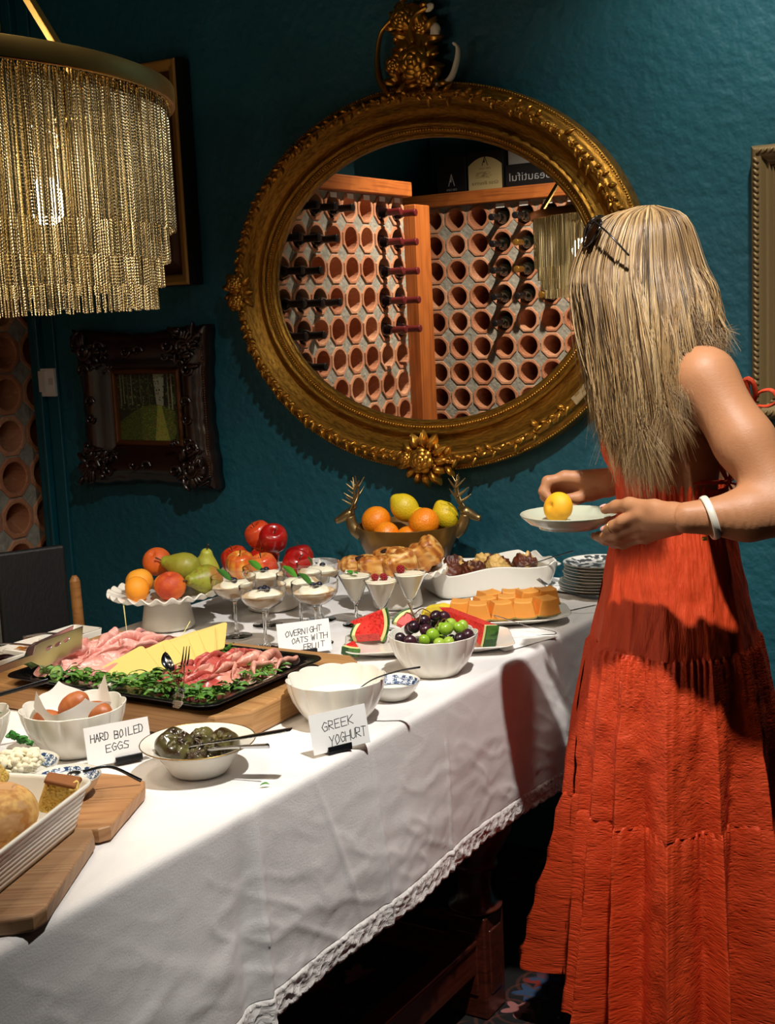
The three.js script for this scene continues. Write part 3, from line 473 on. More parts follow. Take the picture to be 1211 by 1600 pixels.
// cartons on top of the racks, seen in the mirror
const txt = (s, font, col, x, y, g) => { g.fillStyle = col; g.font = font; g.textAlign = 'center'; g.fillText(s, x, y); };
const carton = (label, w, h, d, p, ry, color, face) => { const t = thing('carton', label, 'box', p, ry); part('cardboard', rbox(w, h, d, 0.004, 0, h / 2, 0), mat(color, 0.7), t); if (face) part('printed_face', new THREE.PlaneGeometry(w * 0.97, h * 0.97).translate(0, h / 2, d / 2 + 0.001), mat(0xffffff, 0.6, { map: face, side: THREE.DoubleSide }), t); return t; };
const emblem = (g, x, y, s, c1) => { g.strokeStyle = c1; g.lineWidth = s * 0.1; g.beginPath(); g.moveTo(x - s * 0.45, y + s * 0.6); g.lineTo(x, y - s * 0.7); g.lineTo(x + s * 0.45, y + s * 0.6); g.stroke(); g.fillStyle = c1; g.beginPath(); g.moveTo(x - s * 0.05, y - s * 0.4); g.lineTo(x + s * 0.26, y + s * 0.1); g.lineTo(x + s * 0.02, y + s * 0.2); g.fill(); };
carton('black carton with a white peaked emblem on top of the mirrored end rack', 0.175, 0.20, 0.26, [-3.465, 2.055, 3.5], PI, 0x0b0b0d, canvasTex(256, 256, (g, w, h) => { g.fillStyle = '#0b0b0d'; g.fillRect(0, 0, w, h); for (let i = 0; i < 60; i++) { g.fillStyle = '#16161a'; g.fillText('A', (i % 8) * 32 + 8, Math.floor(i / 8) * 32 + 18); } emblem(g, 128, 170, 60, '#d8d8d6'); txt('FINE CAVA', '18px serif', '#c8c8c6', 128, 238, g); }));
carton('black carton with an arched cream label on top of the mirrored end rack', 0.215, 0.205, 0.26, [-3.262, 2.055, 3.5], PI, 0x0b0b0d, canvasTex(256, 256, (g, w, h) => { g.fillStyle = '#0b0b0d'; g.fillRect(0, 0, w, h); g.fillStyle = '#cdbb86'; g.beginPath(); g.moveTo(6, h); g.lineTo(6, 90); g.quadraticCurveTo(128, -20, 250, 90); g.lineTo(250, h); g.fill(); emblem(g, 128, 66, 46, '#141414'); txt('FINE CAVA', '16px serif', '#4a3a20', 128, 118, g); for (let i = 0; i < 60; i++) { g.fillStyle = 'rgba(90,70,40,.5)'; g.fillRect(rr(80, 180), rr(132, 175), rr(6, 30), 2); } txt('Gran Reserva', 'italic 30px serif', '#3a2c18', 128, 218, g); }));
carton('long black carton printed with pale lettering on top of the mirrored end rack', 0.38, 0.12, 0.26, [-2.955, 2.055, 3.5], PI, 0x0d0d0f, canvasTex(384, 140, (g, w, h) => { g.fillStyle = '#0d0d0f'; g.fillRect(0, 0, w, h); g.fillStyle = '#d8d8d4'; g.fillRect(20, 14, 36, 46); txt('Beautiful', '64px sans-serif', '#b8bcc0', 240, 100, g); }));
carton('white carton lying on the long black carton above the end rack', 0.16, 0.075, 0.2, [-3.055, 2.176, 3.5], PI + 0.1, 0xcfcdc8, null);
const bx1 = carton('small black carton with a pale drawing above the mirrored side rack', 0.2, 0.2, 0.16, [-3.47, 2.056, 1.75], PI / 2, 0x101012, canvasTex(128, 128, (g, w, h) => { g.fillStyle = '#101012'; g.fillRect(0, 0, w, h); g.strokeStyle = '#8f9290'; g.lineWidth = 5; g.beginPath(); g.moveTo(40, 110); g.lineTo(60, 40); g.lineTo(80, 110); g.moveTo(50, 60); g.lineTo(90, 50); g.stroke(); }));
// paper shelf tags along the top row
for (const [i, side] of [[9, 'R'], [8, 'R'], [7, 'R'], [6, 'R'], [5, 'R'], [0, 'L'], [1, 'L'], [2, 'L'], [3, 'L'], [4, 'L']]) {
  const o = one('shelf_tag', box(0.05, 0.022, 0.001), M.paper, side === 'R' ? `white paper tag above the ${ord[12 - i]} pipe of the mirrored end rack` : `white paper tag above the ${ord[i]} pipe of the mirrored side rack`, 'tag', side === 'R' ? [-1.86 - (i + 0.5) * PITCH, 1.968, 3.3145] : [-3.2945, 1.968, 2.58 - (i + 0.5) * PITCH], [0, side === 'R' ? PI : PI / 2, 0], side === 'R' ? 'tags on the end rack' : 'tags on the side rack');
}
// ------------------------------------------------------------------ crockery shapes
function rrPoint(u, w, h, r) {                          // point on a rounded rectangle, u in 0..1
  const c = [[1, 1], [-1, 1], [-1, -1], [1, -1]], k = Math.floor(u * 4) % 4, f = u * 4 - Math.floor(u * 4), a = w / 2, b = h / 2, q = c[k], n = c[(k + 1) % 4];
  const arc = (i, t) => { const an = (i * 90 + t * 90) * D2R, g = c[i]; return [g[0] * (a - r) + Math.cos(an) * r, g[1] * (b - r) + Math.sin(an) * r]; };
  if (f < 0.5) return arc(k, f * 2);
  const p = arc(k, 1), e = arc((k + 1) % 4, 0), t = (f - 0.5) * 2; return [mix(p[0], e[0], t), mix(p[1], e[1], t)];
}
// dish lofted through rounded rectangles: levels [w, d, r, y]; ends are capped with the first and last level
function dish(levels, n = 96, bend) {
  const P = [[0.001, 0.001, 0.0004, levels[0][3]], ...levels, [0.001, 0.001, 0.0004, levels[levels.length - 1][3]]], m = P.length - 1;
  return surf((u, v) => { const k = Math.round(v * m), l = P[k], p = rrPoint((1 - u) % 1, l[0], l[1], l[2]); let q = [p[0], l[3], p[1]]; if (bend) q = bend(q, u, k); return q; }, n, m, true, [1, 1]);
}
const flute = (n, amt) => (r, y, a, t) => [r * (1 + amt * Math.abs(Math.cos(a * n / 2)) ** 0.7 * sstep(0.005, 0.03, y)), y + (y > 0.066 ? 0.0022 * Math.abs(Math.cos(a * n / 2)) : 0)];
const bowlGeo = lathe([[0.001, 0.002], [0.042, 0.002], [0.045, 0.0], [0.049, 0.0], [0.053, 0.006], [0.064, 0.022], [0.073, 0.040], [0.079, 0.058], [0.0825, 0.074], [0.0815, 0.0755], [0.0795, 0.0745], [0.076, 0.058], [0.070, 0.041], [0.060, 0.024], [0.046, 0.012], [0.03, 0.009], [0.001, 0.009]], 144, flute(12, 0.055));
const bowlAt = (label, x, z, ry = 0, y = TT) => one('serving_bowl', bowlGeo, M.porcelain, label, 'bowl', [x, y, z], [0, ry, 0], 'fluted white serving bowls');
// stroke lettering for the handwritten cards
const GL = { A: [[0, 0, .5, 1, 1, 0], [.2, .4, .85, .42]], B: [[0, 0, 0, 1, .8, .9, .75, .55, 0, .5, .9, .45, .85, .05, 0, 0]], D: [[0, 0, 0, 1, .7, .9, .95, .5, .7, .05, -.15, 0]], C: [[1, .9, .3, 1, 0, .5, .3, 0, 1, .1]], E: [[1, 1, 0, .95, .05, 0, 1, .04], [0, .5, .8, .52]], F: [[1, 1, 0, .95, 0, 0], [0, .5, .75, .52]], G: [[.95, .85, .5, 1, 0, .5, .4, 0, .95, .1, .95, .5, .5, .48]], H: [[0, 0, 0, 1], [1, 0, 1, 1], [0, .5, 1, .52]], I: [[.5, 0, .5, 1]], K: [[0, 0, 0, 1], [1, 1, 0, .45, 1, 0]], L: [[0, 1, 0, 0, .9, .05]], N: [[0, 0, .05, 1, .9, 0, 1, 1]], O: [[.5, 1, 0, .6, .3, 0, .95, .3, .8, .9, .45, 1]], R: [[0, 0, 0, 1, .85, .9, .8, .5, 0, .45, 1, 0]], S: [[1, .9, .3, 1, .1, .7, .9, .4, .8, .05, 0, .1]], T: [[0, 1, 1.1, .95], [.5, 1, .5, 0]], U: [[0, 1, .05, .15, .5, 0, .95, .15, 1, 1]], V: [[0, 1, .5, 0, 1, 1]], W: [[0, 1, .25, 0, .5, .8, .75, 0, 1, 1]], Y: [[0, 1, .5, .45, 1, 1], [.5, .45, .4, -.1]], Z: [[0, 1, 1, 1, 0, 0, 1, 0]] };
function cardTex(lines) {
  return canvasTex(640, 400, (g, w, h) => {
    g.fillStyle = '#f3f2f0'; g.fillRect(0, 0, w, h); g.strokeStyle = '#15151a'; g.lineWidth = 8; g.lineCap = 'round'; g.lineJoin = 'round';
    for (const [s, x0, y0, cw, ch, gap, slope] of lines) { let x = x0; for (const c of s) { if (c === ' ') { x += cw * 0.9; continue; } const yb = y0 + (x - x0) * slope + rr(-5, 5), k = cw * rr(0.85, 1.1); for (const st of GL[c]) { g.beginPath(); for (let i = 0; i < st.length; i += 2) { const px = x + st[i] * k + (st[i + 1] - 0.5) * 5, py = yb - st[i + 1] * ch; i ? g.lineTo(px, py) : g.moveTo(px, py); } g.stroke(); } x += k + gap; } }
  });
}
const holderM = mat(0x2c2e32, 0.25, { metalness: 0.7 });
function card(label, lines, x, z, ry, w = 0.102, h = 0.062, hold = 0.5) {
  const t = thing('name_card', label, 'card', [x, TT, z], ry, 'handwritten cards on the buffet');
  const g = box(w, h, 0.0006, 0, h / 2 + 0.004, 0);
  const paper = part('paper', g, M.paper, t, [0, 0, 0], [-0.22, 0, 0]);
  part('writing', new THREE.PlaneGeometry(w * 0.995, h * 0.99).translate(0, h / 2 + 0.004, 0.0006), mat(0xffffff, 0.85, { map: cardTex(lines) }), t, [0, 0, 0], [-0.22, 0, 0]);
  const c = part('holder', join([rbox(w * 0.42, 0.0095, 0.003, 0.0013, (hold - 0.5) * w, 0.0075, 0.0035), rbox(w * 0.42, 0.003, 0.020, 0.001, (hold - 0.5) * w, 0.0022, -0.006), rbox(w * 0.42, 0.016, 0.002, 0.0009, (hold - 0.5) * w, 0.010, -0.0028)]), holderM, t, [0, 0.0004, 0], [-0.12, 0, 0]);
  return t;
}

// ------------------------------------------------------------------ cake stands with fruit and pastries
function cakeStand(label, x, z, r, ry) {
  const t = thing('cake_stand', label, 'cake stand', [x, TT, z], ry, 'white frilled cake stands');
  part('plate', lathe([[0.001, 0.071], [0.05, 0.071], [0.08, 0.072], [r - 0.03, 0.074], [r - 0.012, 0.078], [r, 0.086], [r + 0.001, 0.088], [r - 0.002, 0.0895], [r - 0.014, 0.0845], [r - 0.03, 0.079], [0.06, 0.078], [0.001, 0.078]], 216, (q, y, a) => { const e = sstep(r - 0.035, r, q); return [q * (1 + 0.012 * e * Math.cos(24 * a)), y + 0.0048 * e * Math.sin(24 * a)]; }), M.porcelain, t);
  part('pedestal', lathe([[0.001, 0.0], [0.056, 0.0], [0.060, 0.003], [0.060, 0.010], [0.0565, 0.03], [0.052, 0.055], [0.049, 0.0705], [0.001, 0.0705]], 64), M.porcelainGrey, t);
  return t;
}
cakeStand('frilled white cake stand holding peaches, apricots and pears at the left', -1.985, 0.838, 0.132, 0.1);
cakeStand('frilled white cake stand holding the apples, behind the dessert coupes', -1.872, 0.590, 0.137, 0.4);
cakeStand('frilled white cake stand holding the pastries, behind the martini glasses', -1.600, 0.462, 0.120, 0.2);
const SY = TT + 0.078;                                  // top of a stand's plate
const speck = (x, y, z, f, s) => n3(x * f, y * f, z * f, s);
const fruitM = (rough = 0.45, o = {}) => mat(0xffffff, rough, { vertexColors: true, ...o });
const peachM = fruitM(0.62), appleM = phys(0xffffff, 0.28, { vertexColors: true, clearcoat: 0.5, clearcoatRoughness: 0.15 }), pearM = fruitM(0.45), rindBump = bump((u, v) => fbm(u, v, 70, 40, 2, 5), 256, 256), citrusM = fruitM(0.4, { bumpMap: rindBump, bumpScale: 0.0008 });
const stemM = mat(0x4a3420, 0.8), leafM = mat(0x3f8a26, 0.5, { side: THREE.DoubleSide }), leafM2 = mat(0x5aa02e, 0.5, { side: THREE.DoubleSide });
function peachGeo(r, base, blush, s) {
  const g = warp(ball(r, 40, 28), (x, y, z) => { const a = Math.atan2(x, z), yy = y / r, ax = Math.hypot(x, z) / r, gro = 0.075 * Math.exp(-((a / 0.16) ** 2)) * ax; const dim = 0.2 * Math.exp(-((ax / 0.22) ** 2)) * (yy > 0 ? 1 : 0.2); return [x * (1 - gro), y * (0.94 - dim), z * (1 - gro)]; });
  return paint(g, (x, y, z) => { const n = 0.72 * speck(x, y, z, 15, s) + 0.16 * speck(x, y, z, 70, s + 3) + 0.12 * speck(x, y, z, 400, s + 5); return mixc(base, blush, sstep(0.3, 0.72, n)); });
}
function fruit(name, label, cat, geo, m, p, rot, group, stem) {
  if (!stem) return one(name, geo, m, label, cat, p, rot, group);
  const t = thing(name, label, cat, p, 0, group); t.rotation.set(...rot); part('skin', geo, m, t); part('stem', stem, stemM, t); return t;
}
const ORA = [228, 138, 34], DEEP = [190, 66, 22], YEL = [236, 160, 42];
fruit('peach', 'orange peach on top of the fruit pile on the left cake stand', 'peach', peachGeo(0.0335, [224, 128, 34], [196, 84, 24], 3), peachM, [-2.030, SY + 0.066, 0.812], [0.5, 2.2, 0.3], 'stone fruit on the left cake stand');
fruit('peach', 'red blushed peach at the front centre of the left cake stand', 'peach', peachGeo(0.034, [226, 118, 34], [168, 48, 26], 9), peachM, [-1.925, SY + 0.032, 0.890], [0.3, 0.45, -0.2], 'stone fruit on the left cake stand');
fruit('apricot', 'yellow orange apricot at the far left of the left cake stand', 'apricot', peachGeo(0.0315, YEL, [226, 140, 38], 15), peachM, [-2.033, SY + 0.0305, 0.872], [0.2, -0.5, 0.2], 'stone fruit on the left cake stand');
fruit('apricot', 'smooth orange apricot lowest in front on the left cake stand', 'apricot', peachGeo(0.029, [236, 152, 32], [228, 134, 30], 21), peachM, [-1.990, SY + 0.0275, 0.928], [0.9, 0.6, 1.0], 'stone fruit on the left cake stand');
fruit('apricot', 'orange apricot half hidden behind the red blushed peach', 'apricot', peachGeo(0.027, ORA, DEEP, 27), peachM, [-1.966, SY + 0.026, 0.86], [0, 1, 0.3], 'stone fruit on the left cake stand');
function pearGeo(s, warm) {
  const g = lathe([[0.0005, -0.036], [0.012, -0.037], [0.026, -0.028], [0.0335, -0.010], [0.032, 0.008], [0.024, 0.025], [0.0165, 0.038], [0.013, 0.048], [0.0085, 0.053], [0.0005, 0.0535]], 36, (r, y, a) => [r * (1 + 0.05 * Math.sin(a + s) + 0.03 * Math.sin(2 * a)), y], 40);
  return paint(g, (x, y, z) => { let c = mixc([150, 152, 46], [128, 138, 40], speck(x, y, z, 40, s)); c = mixc(c, [116, 84, 36], sstep(0.62, 0.8, speck(x, y, z, 260, s + 2)) * 0.6); return mixc(c, warm, sstep(0.5, 0.75, speck(x, y, z, 18, s + 7))); });
}
const pearStem = limb([[0, 0.05, 0, 0.0022], [0.002, 0.06, 0, 0.0016], [0.006, 0.068, 0.002, 0.0022]], 8, 6);
fruit('pear', 'green pear with a brown stem lying on top of the left cake stand', 'pear', pearGeo(1, [142, 138, 44]), pearM, [-1.948, SY + 0.060, 0.815], [0.5, 0.2, 1.15], 'pears on the left cake stand', pearStem);
fruit('pear', 'yellow green pear at the back right of the left cake stand', 'pear', pearGeo(4, [168, 168, 60]), pearM, [-1.945, SY + 0.036, 0.742], [0.1, 0, -0.2], 'pears on the left cake stand', pearStem);
fruit('pear', 'pear with a brownish blush beside the coupes on the left cake stand', 'pear', pearGeo(8, [166, 96, 40]), pearM, [-1.887, SY + 0.0345, 0.815], [1.35, 0.5, 0.2], 'pears on the left cake stand', pearStem);

function appleGeo(s, a, b, t) {
  const g = lathe([[0.0005, 0.020], [0.004, 0.021], [0.010, 0.0275], [0.019, 0.0305], [0.029, 0.024], [0.0345, 0.008], [0.034, -0.008], [0.028, -0.022], [0.019, -0.030], [0.010, -0.0315], [0.004, -0.028], [0.0005, -0.026]], 36, (r, y, an) => [r * (1 + 0.025 * Math.sin(an * 5 + s) * sstep(0.02, -0.03, y)), y], 40);
  return paint(g, (x, y, z) => { const an = Math.atan2(x, z), n = 0.55 * speck(x, y, z, 22, s) + 0.3 * n3(an * 9, y * 20, s, 5) + 0.15 * speck(x, y, z, 220, s); return mixc(a, b, sstep(t, t + 0.22, n)); });
}
const appleStem = limb([[0, 0.019, 0, 0.0014], [0.002, 0.03, 0, 0.0012], [0.005, 0.04, 0.001, 0.0017]], 8, 6);
const RED = [150, 16, 14], RED2 = [176, 30, 20], AMB = [214, 130, 46], BLU = [200, 84, 34];
[['orange red apple at the top left of the apple pile', [-1.935, SY + 0.087, 0.545], [0.5, 0, 0.3], AMB, [196, 66, 30], 0.2, 11],
 ['glossy dark red apple at the top right of the apple pile', [-1.872, SY + 0.087, 0.575], [0.5, 0, -0.5], RED2, RED, 0.2, 13],
 ['red apple at the left end of the bottom row of apples', [-1.978, SY + 0.0315, 0.590], [0.3, 0, 0.2], [190, 70, 30], RED2, 0.35, 17],
 ['yellow and red striped apple at the front left of the apple pile', [-1.924, SY + 0.0315, 0.640], [0.2, 0, -0.1], [222, 160, 60], BLU, 0.42, 19],
 ['orange apple at the front right of the apple pile behind the coupes', [-1.852, SY + 0.0315, 0.646], [0.25, 0, 0.1], [216, 120, 54], [196, 62, 34], 0.45, 23],
 ['glossy red apple at the right end of the apple pile', [-1.795, SY + 0.0315, 0.592], [0.3, 0, -0.6], RED2, RED, 0.3, 29],
 ['orange apple in the middle of the apple pile under the top two', [-1.908, SY + 0.0315, 0.568], [0.2, 0, 0.1], AMB, RED2, 0.4, 31],
 ['dark red apple at the back right of the apple pile', [-1.836, SY + 0.0315, 0.522], [0, 0, 0.2], RED2, [126, 14, 18], 0.3, 37],
 ['dark red apple at the back left of the apple pile', [-1.95, SY + 0.0315, 0.508], [0, 0, 0.2], RED2, [126, 14, 18], 0.3, 41],
].forEach(([l, p, r, a, b, t, s]) => fruit('apple', l, 'apple', appleGeo(s, a, b, t), appleM, p, r, 'apples on the middle cake stand', appleStem));

// pastries on paper
{
  const pm = mat(0xffffff, 0.42, { vertexColors: true });
  const past = (w, h, d, s, folds) => { const g = warp(ball(1, 48, 30), (x, y, z) => { const q = (v, e) => Math.sign(v) * Math.abs(v) ** e; let X = q(x, 0.55) * w, Y = q(y, 0.6) * h, Z = q(z, 0.55) * d; const sw = Math.abs(((x * folds + s) % 1 + 1) % 1 - 0.5) * 2; const k = 1 - 0.15 * sw ** 5; const n = n3(X * 60, Y * 60, Z * 60, s); return [X, Y * k * (0.94 + 0.12 * n), Z * (0.96 + 0.08 * n) * k]; });
    return paint(g, (x, y, z) => { const X = x * 0.8 + z * 0.6, Z = z * 0.8 - x * 0.6, n = 0.35 * n3(X * 60, y * 60 + x * 20, Z * 60, s) + 0.35 * n3(X * 210, y * 380, Z * 210, s + 3) + 0.3 * Math.abs(Math.sin((x / w * folds + s) * PI)); let c = mixc([206, 146, 66], [146, 80, 28], sstep(0.3, 0.65, n)); return mixc(c, [226, 186, 116], sstep(0.6, 0.85, n3(X * 70, y * 200, Z * 70, s + 8))); }); };
  const fill = mat(0x2a1710, 0.6);
  [['tall golden pastry roll at the right end of the pastry stand', [-1.538, SY + 0.043, 0.428], [0.2, 0.5, 0.5], 0.040, 0.036, 0.034, 2, 2.2],
   ['golden pastry roll leaning beside the tall one on the pastry stand', [-1.568, SY + 0.032, 0.500], [0.1, 0.9, 0.2], 0.042, 0.030, 0.030, 5, 2.4],
   ['golden layered pastry in the middle of the pastry stand behind the cream dessert with berries', [-1.620, SY + 0.027, 0.517], [0, 0.4, 0.1], 0.044, 0.0255, 0.028, 8, 2.8],
   ['pastry with a dark filling at the centre back of the pastry stand', [-1.628, SY + 0.029, 0.440], [0, -0.3, 0.15], 0.046, 0.028, 0.03, 12, 2.6],
   ['flaky pastry with a dark filling at the left end of the pastry stand', [-1.690, SY + 0.021, 0.486], [0, 0.5, 0.05], 0.044, 0.0205, 0.028, 15, 2.4],
   ['flat golden pastry at the back of the pastry stand before the deer bowl', [-1.577, SY + 0.020, 0.385], [0, 0.2, 0], 0.042, 0.0195, 0.026, 19, 3],
  ].forEach(([l, p, r, w, h, d, s, f], i) => { const t = thing('pastry', l, 'pastry', p, 0, 'pastries on the right cake stand'); t.rotation.set(...r); part('dough', past(w, h, d, s, f), pm, t); if (i > 2) part('filling', xf(warp(ball(0.013, 12, 8), (x, y, z) => [x * 1.3, y * 0.5, z * (1 + 0.4 * n3(x * 200, y * 200, z * 200))]), [w * 0.2, h * 0.72, d * 0.5]), fill, t); });
}

// ------------------------------------------------------------------ coupes of overnight oats, martini glasses of cream
const glassM = phys(0xffffff, 0.02, { transmission: 1, thickness: 0.01, ior: 1.45 });
const coupeGeo = lathe([[0.0005, 0.0015], [0.030, 0.0], [0.034, 0.0008], [0.0338, 0.0018], [0.020, 0.0030], [0.008, 0.0052], [0.0045, 0.010], [0.0034, 0.020], [0.0033, 0.070], [0.0042, 0.078], [0.012, 0.0835], [0.026, 0.0885], [0.040, 0.098], [0.0475, 0.110], [0.0502, 0.123], [0.0500, 0.135], [0.0492, 0.1355], [0.0488, 0.135], [0.0490, 0.123], [0.0463, 0.1107], [0.039, 0.0992], [0.0254, 0.0899], [0.012, 0.0853], [0.0005, 0.0838]], 56);
const creamC = (a, b, f, s) => (g) => paint(g, (x, y, z) => mixc(a, b, n3(x * f, y * f, z * f, s)));
const oatsGeo = lathe([[0.0005, 0.0845], [0.012, 0.0860], [0.0253, 0.0905], [0.0385, 0.0998], [0.0452, 0.1105], [0.0460, 0.1125], [0.040, 0.1135], [0.0005, 0.1135]], 48);
const oatM = mat(0xffffff, 0.6, { map: tex(256, 128, (u, v) => mixc(mixc(hx(0xd9bf98), hx(0xb98f5a), sstep(0.4, 0.75, fbm(u, v, 14, 9, 3, 4))), hx(0xe9dcc4), sstep(0.5, 0.7, fbm(u, v, 5, 3, 3, 8)) * 0.7)) });
const yogM = mat(0xf2ecd4, 0.45), pannaM = mat(0xf0e6cc, 0.4);
const creamTop = (r, h, s) => warp(lathe([[r, 0], [r * 0.98, h * 0.35], [r * 0.8, h * 0.75], [r * 0.5, h], [r * 0.25, h * 1.02], [0.0005, h]], 40), (x, y, z) => { const n = n3(x * 110, z * 110, 0, s), k = 1 - 0.18 * n3(x * 60, z * 60, 4, s) * (y < h * 0.6 ? 1 : 0.3); return [x * k, y * (0.75 + 0.5 * n), z * k]; });
const berryGeo = (() => lathe([[0.0004, -0.0058], [0.004, -0.0052], [0.0068, -0.001], [0.0062, 0.0032], [0.0036, 0.0056], [0.0028, 0.0050], [0.0004, 0.0042]], 18, null, 20))();
const berryM = mat(0x151628, 0.45), raspM = mat(0x8e0f1c, 0.4);
const raspGeo = (() => { const a = []; for (let k = 0; k < 34; k++) { const y = 1 - (k + 0.5) / 34 * 2, r = Math.sqrt(1 - y * y), t = k * 2.4; a.push(ball(0.0024, 7, 5).translate(Math.cos(t) * r * 0.0062, y * 0.0072, Math.sin(t) * r * 0.0062)); } a.push(ball(0.0062, 10, 8)); return join(a); })();
const mintGeo = (l, w, c) => surf((u, v) => { const b = Math.sin(Math.min(1, v * 1.02) * PI) ** 0.75, a = (u - 0.5) * 2; return [a * w * b, l * 0.18 * Math.sin(v * PI * 0.8) + Math.abs(a) * 0.0022 * b + c * v * v, v * l]; }, 8, 12);
const leafGreens = [mat(0x4c9a2a, 0.5, { side: THREE.DoubleSide }), mat(0x3c8030, 0.5, { side: THREE.DoubleSide })];
const coupeProto = new THREE.Group(); part('glass', coupeGeo, glassM, coupeProto);
[['front left', 'nearest coupe glass of overnight oats, lowest in the photo', -1.657, 0.906, 3, 0.9],
 ['left', 'leftmost coupe glass, in front of the pears', -1.778, 0.851, 2, -0.6],
 ['back left', 'coupe glass at the back left in front of the apples', -1.777, 0.739, 2, 2.6],
 ['front right', 'coupe glass at the front right beside the card', -1.573, 0.836, 3, 2.2],
 ['middle', 'coupe glass in the middle of the group, half hidden', -1.658, 0.773, 2, 2.8],
 ['far', 'farthest coupe glass, in front of the red apple', -1.688, 0.655, 1, 3.4]].forEach(([n, l, x, z, nb, la], i) => {
  const t = new THREE.Mesh(coupeGeo, glassM); t.name = numbered('coupe_glass'); t.position.set(x, TT, z); t.rotation.y = i; scene.add(t); tag(t, l, 'glass', 'coupe glasses of overnight oats');
  const d = thing('overnight_oats', `overnight oats under pale cream in the ${n} coupe glass`, 'dessert', [x, TT, z], i * 1.3, 'oat desserts in the coupes');
  part('oats', oatsGeo, oatM, d); part('cream', creamTop(0.038, 0.008, i + 3).translate(0.003, 0.113, 0.002), yogM, d);
  const bs = Array.from({ length: nb }, (_, k) => k * 2.1 + i).sort((p, q) => (Math.cos(p) * 0.85 - Math.sin(p) * 0.53) - (Math.cos(q) * 0.85 - Math.sin(q) * 0.53));
  for (let k = 0; k < nb; k++) { const a = bs[k]; one('blueberry', berryGeo, berryM, nb === 1 ? `single blueberry on the cream in the ${n} coupe glass` : `${nb === 2 ? ['left', 'right'][k] : ['left', 'middle', 'right'][k]} one of ${nb === 2 ? 'two' : 'three'} blueberries in the ${n} coupe glass`, 'blueberry', [x + 0.008 * Math.cos(a) + 0.004, TT + 0.1268, z + 0.008 * Math.sin(a)], [rr(-0.5, 0.5), rr(0, 3), rr(-0.4, 0.4)], `blueberries in the ${n} coupe`); }
  if (i) one('mint_leaf', mintGeo(i === 5 ? 0.028 : 0.042, 0.0085, 0.006), leafGreens[i % 2], `green leaf standing in the cream of the ${n} coupe glass`, 'leaf', [x + (i === 5 ? -0.012 : 0.0), TT + 0.124, z + 0.006], [-0.62, i === 5 ? -1.6 : -1.0 + (i % 3) * 0.25, 1.0], 'leaves on the oat desserts').rotation.order = 'YXZ';
});
const martGeo = lathe([[0.0005, 0.0015], [0.028, 0.0], [0.032, 0.0008], [0.0318, 0.0018], [0.018, 0.0030], [0.0075, 0.0055], [0.0042, 0.011], [0.0034, 0.022], [0.0036, 0.040], [0.0055, 0.049], [0.012, 0.060], [0.0372, 0.1150], [0.0366, 0.1155], [0.0360, 0.1150], [0.0107, 0.0610], [0.0045, 0.053], [0.0005, 0.051]], 48);
const pannaGeo = lathe([[0.0005, 0.0535], [0.0040, 0.0540], [0.0100, 0.0615], [0.0335, 0.1110], [0.0338, 0.1125], [0.030, 0.1135], [0.012, 0.1142], [0.0005, 0.1140]], 40);
[['left', 'left martini glass of cream dessert topped with green leaves', -1.585, 0.664], ['front', 'front martini glass of cream dessert with two red berries', -1.498, 0.694], ['right', 'right martini glass of cream dessert with a raspberry and leaf', -1.478, 0.604]].forEach(([n, l, x, z], i) => {
  one('martini_glass', martGeo, glassM, l, 'glass', [x, TT, z], [0, i, 0], 'martini glasses of cream dessert');
  const d = one('cream_dessert', pannaGeo, pannaM, `pale cream dessert filling the ${n} martini glass`, 'dessert', [x, TT, z], [0, i, 0], 'cream desserts in the martini glasses');
  const y = TT + 0.114;
  if (i === 0) { one('mint_leaf', mintGeo(0.026, 0.0085, 0.002), leafM, 'left one of two green leaves on the left martini glass', 'leaf', [x - 0.004, y + 0.001, z + 0.004], [0, -2.0, 0.1], 'leaves on the cream desserts'); one('mint_leaf', mintGeo(0.028, 0.0075, 0.002), leafM, 'right one of two green leaves on the left martini glass', 'leaf', [x - 0.004, y + 0.0025, z + 0.010], [0, 1.2, 0], 'leaves on the cream desserts'); }
  if (i === 1) for (const s of [-1, 1]) one('raspberry', raspGeo, raspM, `${s < 0 ? 'left' : 'right'} one of two red berries on the front martini glass`, 'raspberry', [x + s * 0.0085, y + 0.0075, z + s * -0.005 + 0.004], [0.3, s, 0.4 * s], 'berries on the cream desserts');
  if (i === 2) { one('raspberry', xf(raspGeo.clone(), [0, 0, 0], [0, 0, 0], [1.2, 1.1, 1.2]), raspM, 'single large red berry on the right martini glass', 'raspberry', [x - 0.018, y + 0.0085, z + 0.008], [0.2, 0.5, 1.2], 'berries on the cream desserts'); one('mint_leaf', mintGeo(0.02, 0.007, 0.001), leafM, 'small green leaf behind the berry on the right martini glass', 'leaf', [x - 0.008, y + 0.004, z - 0.004], [-0.3, -0.6, 0], 'leaves on the cream desserts'); }
});

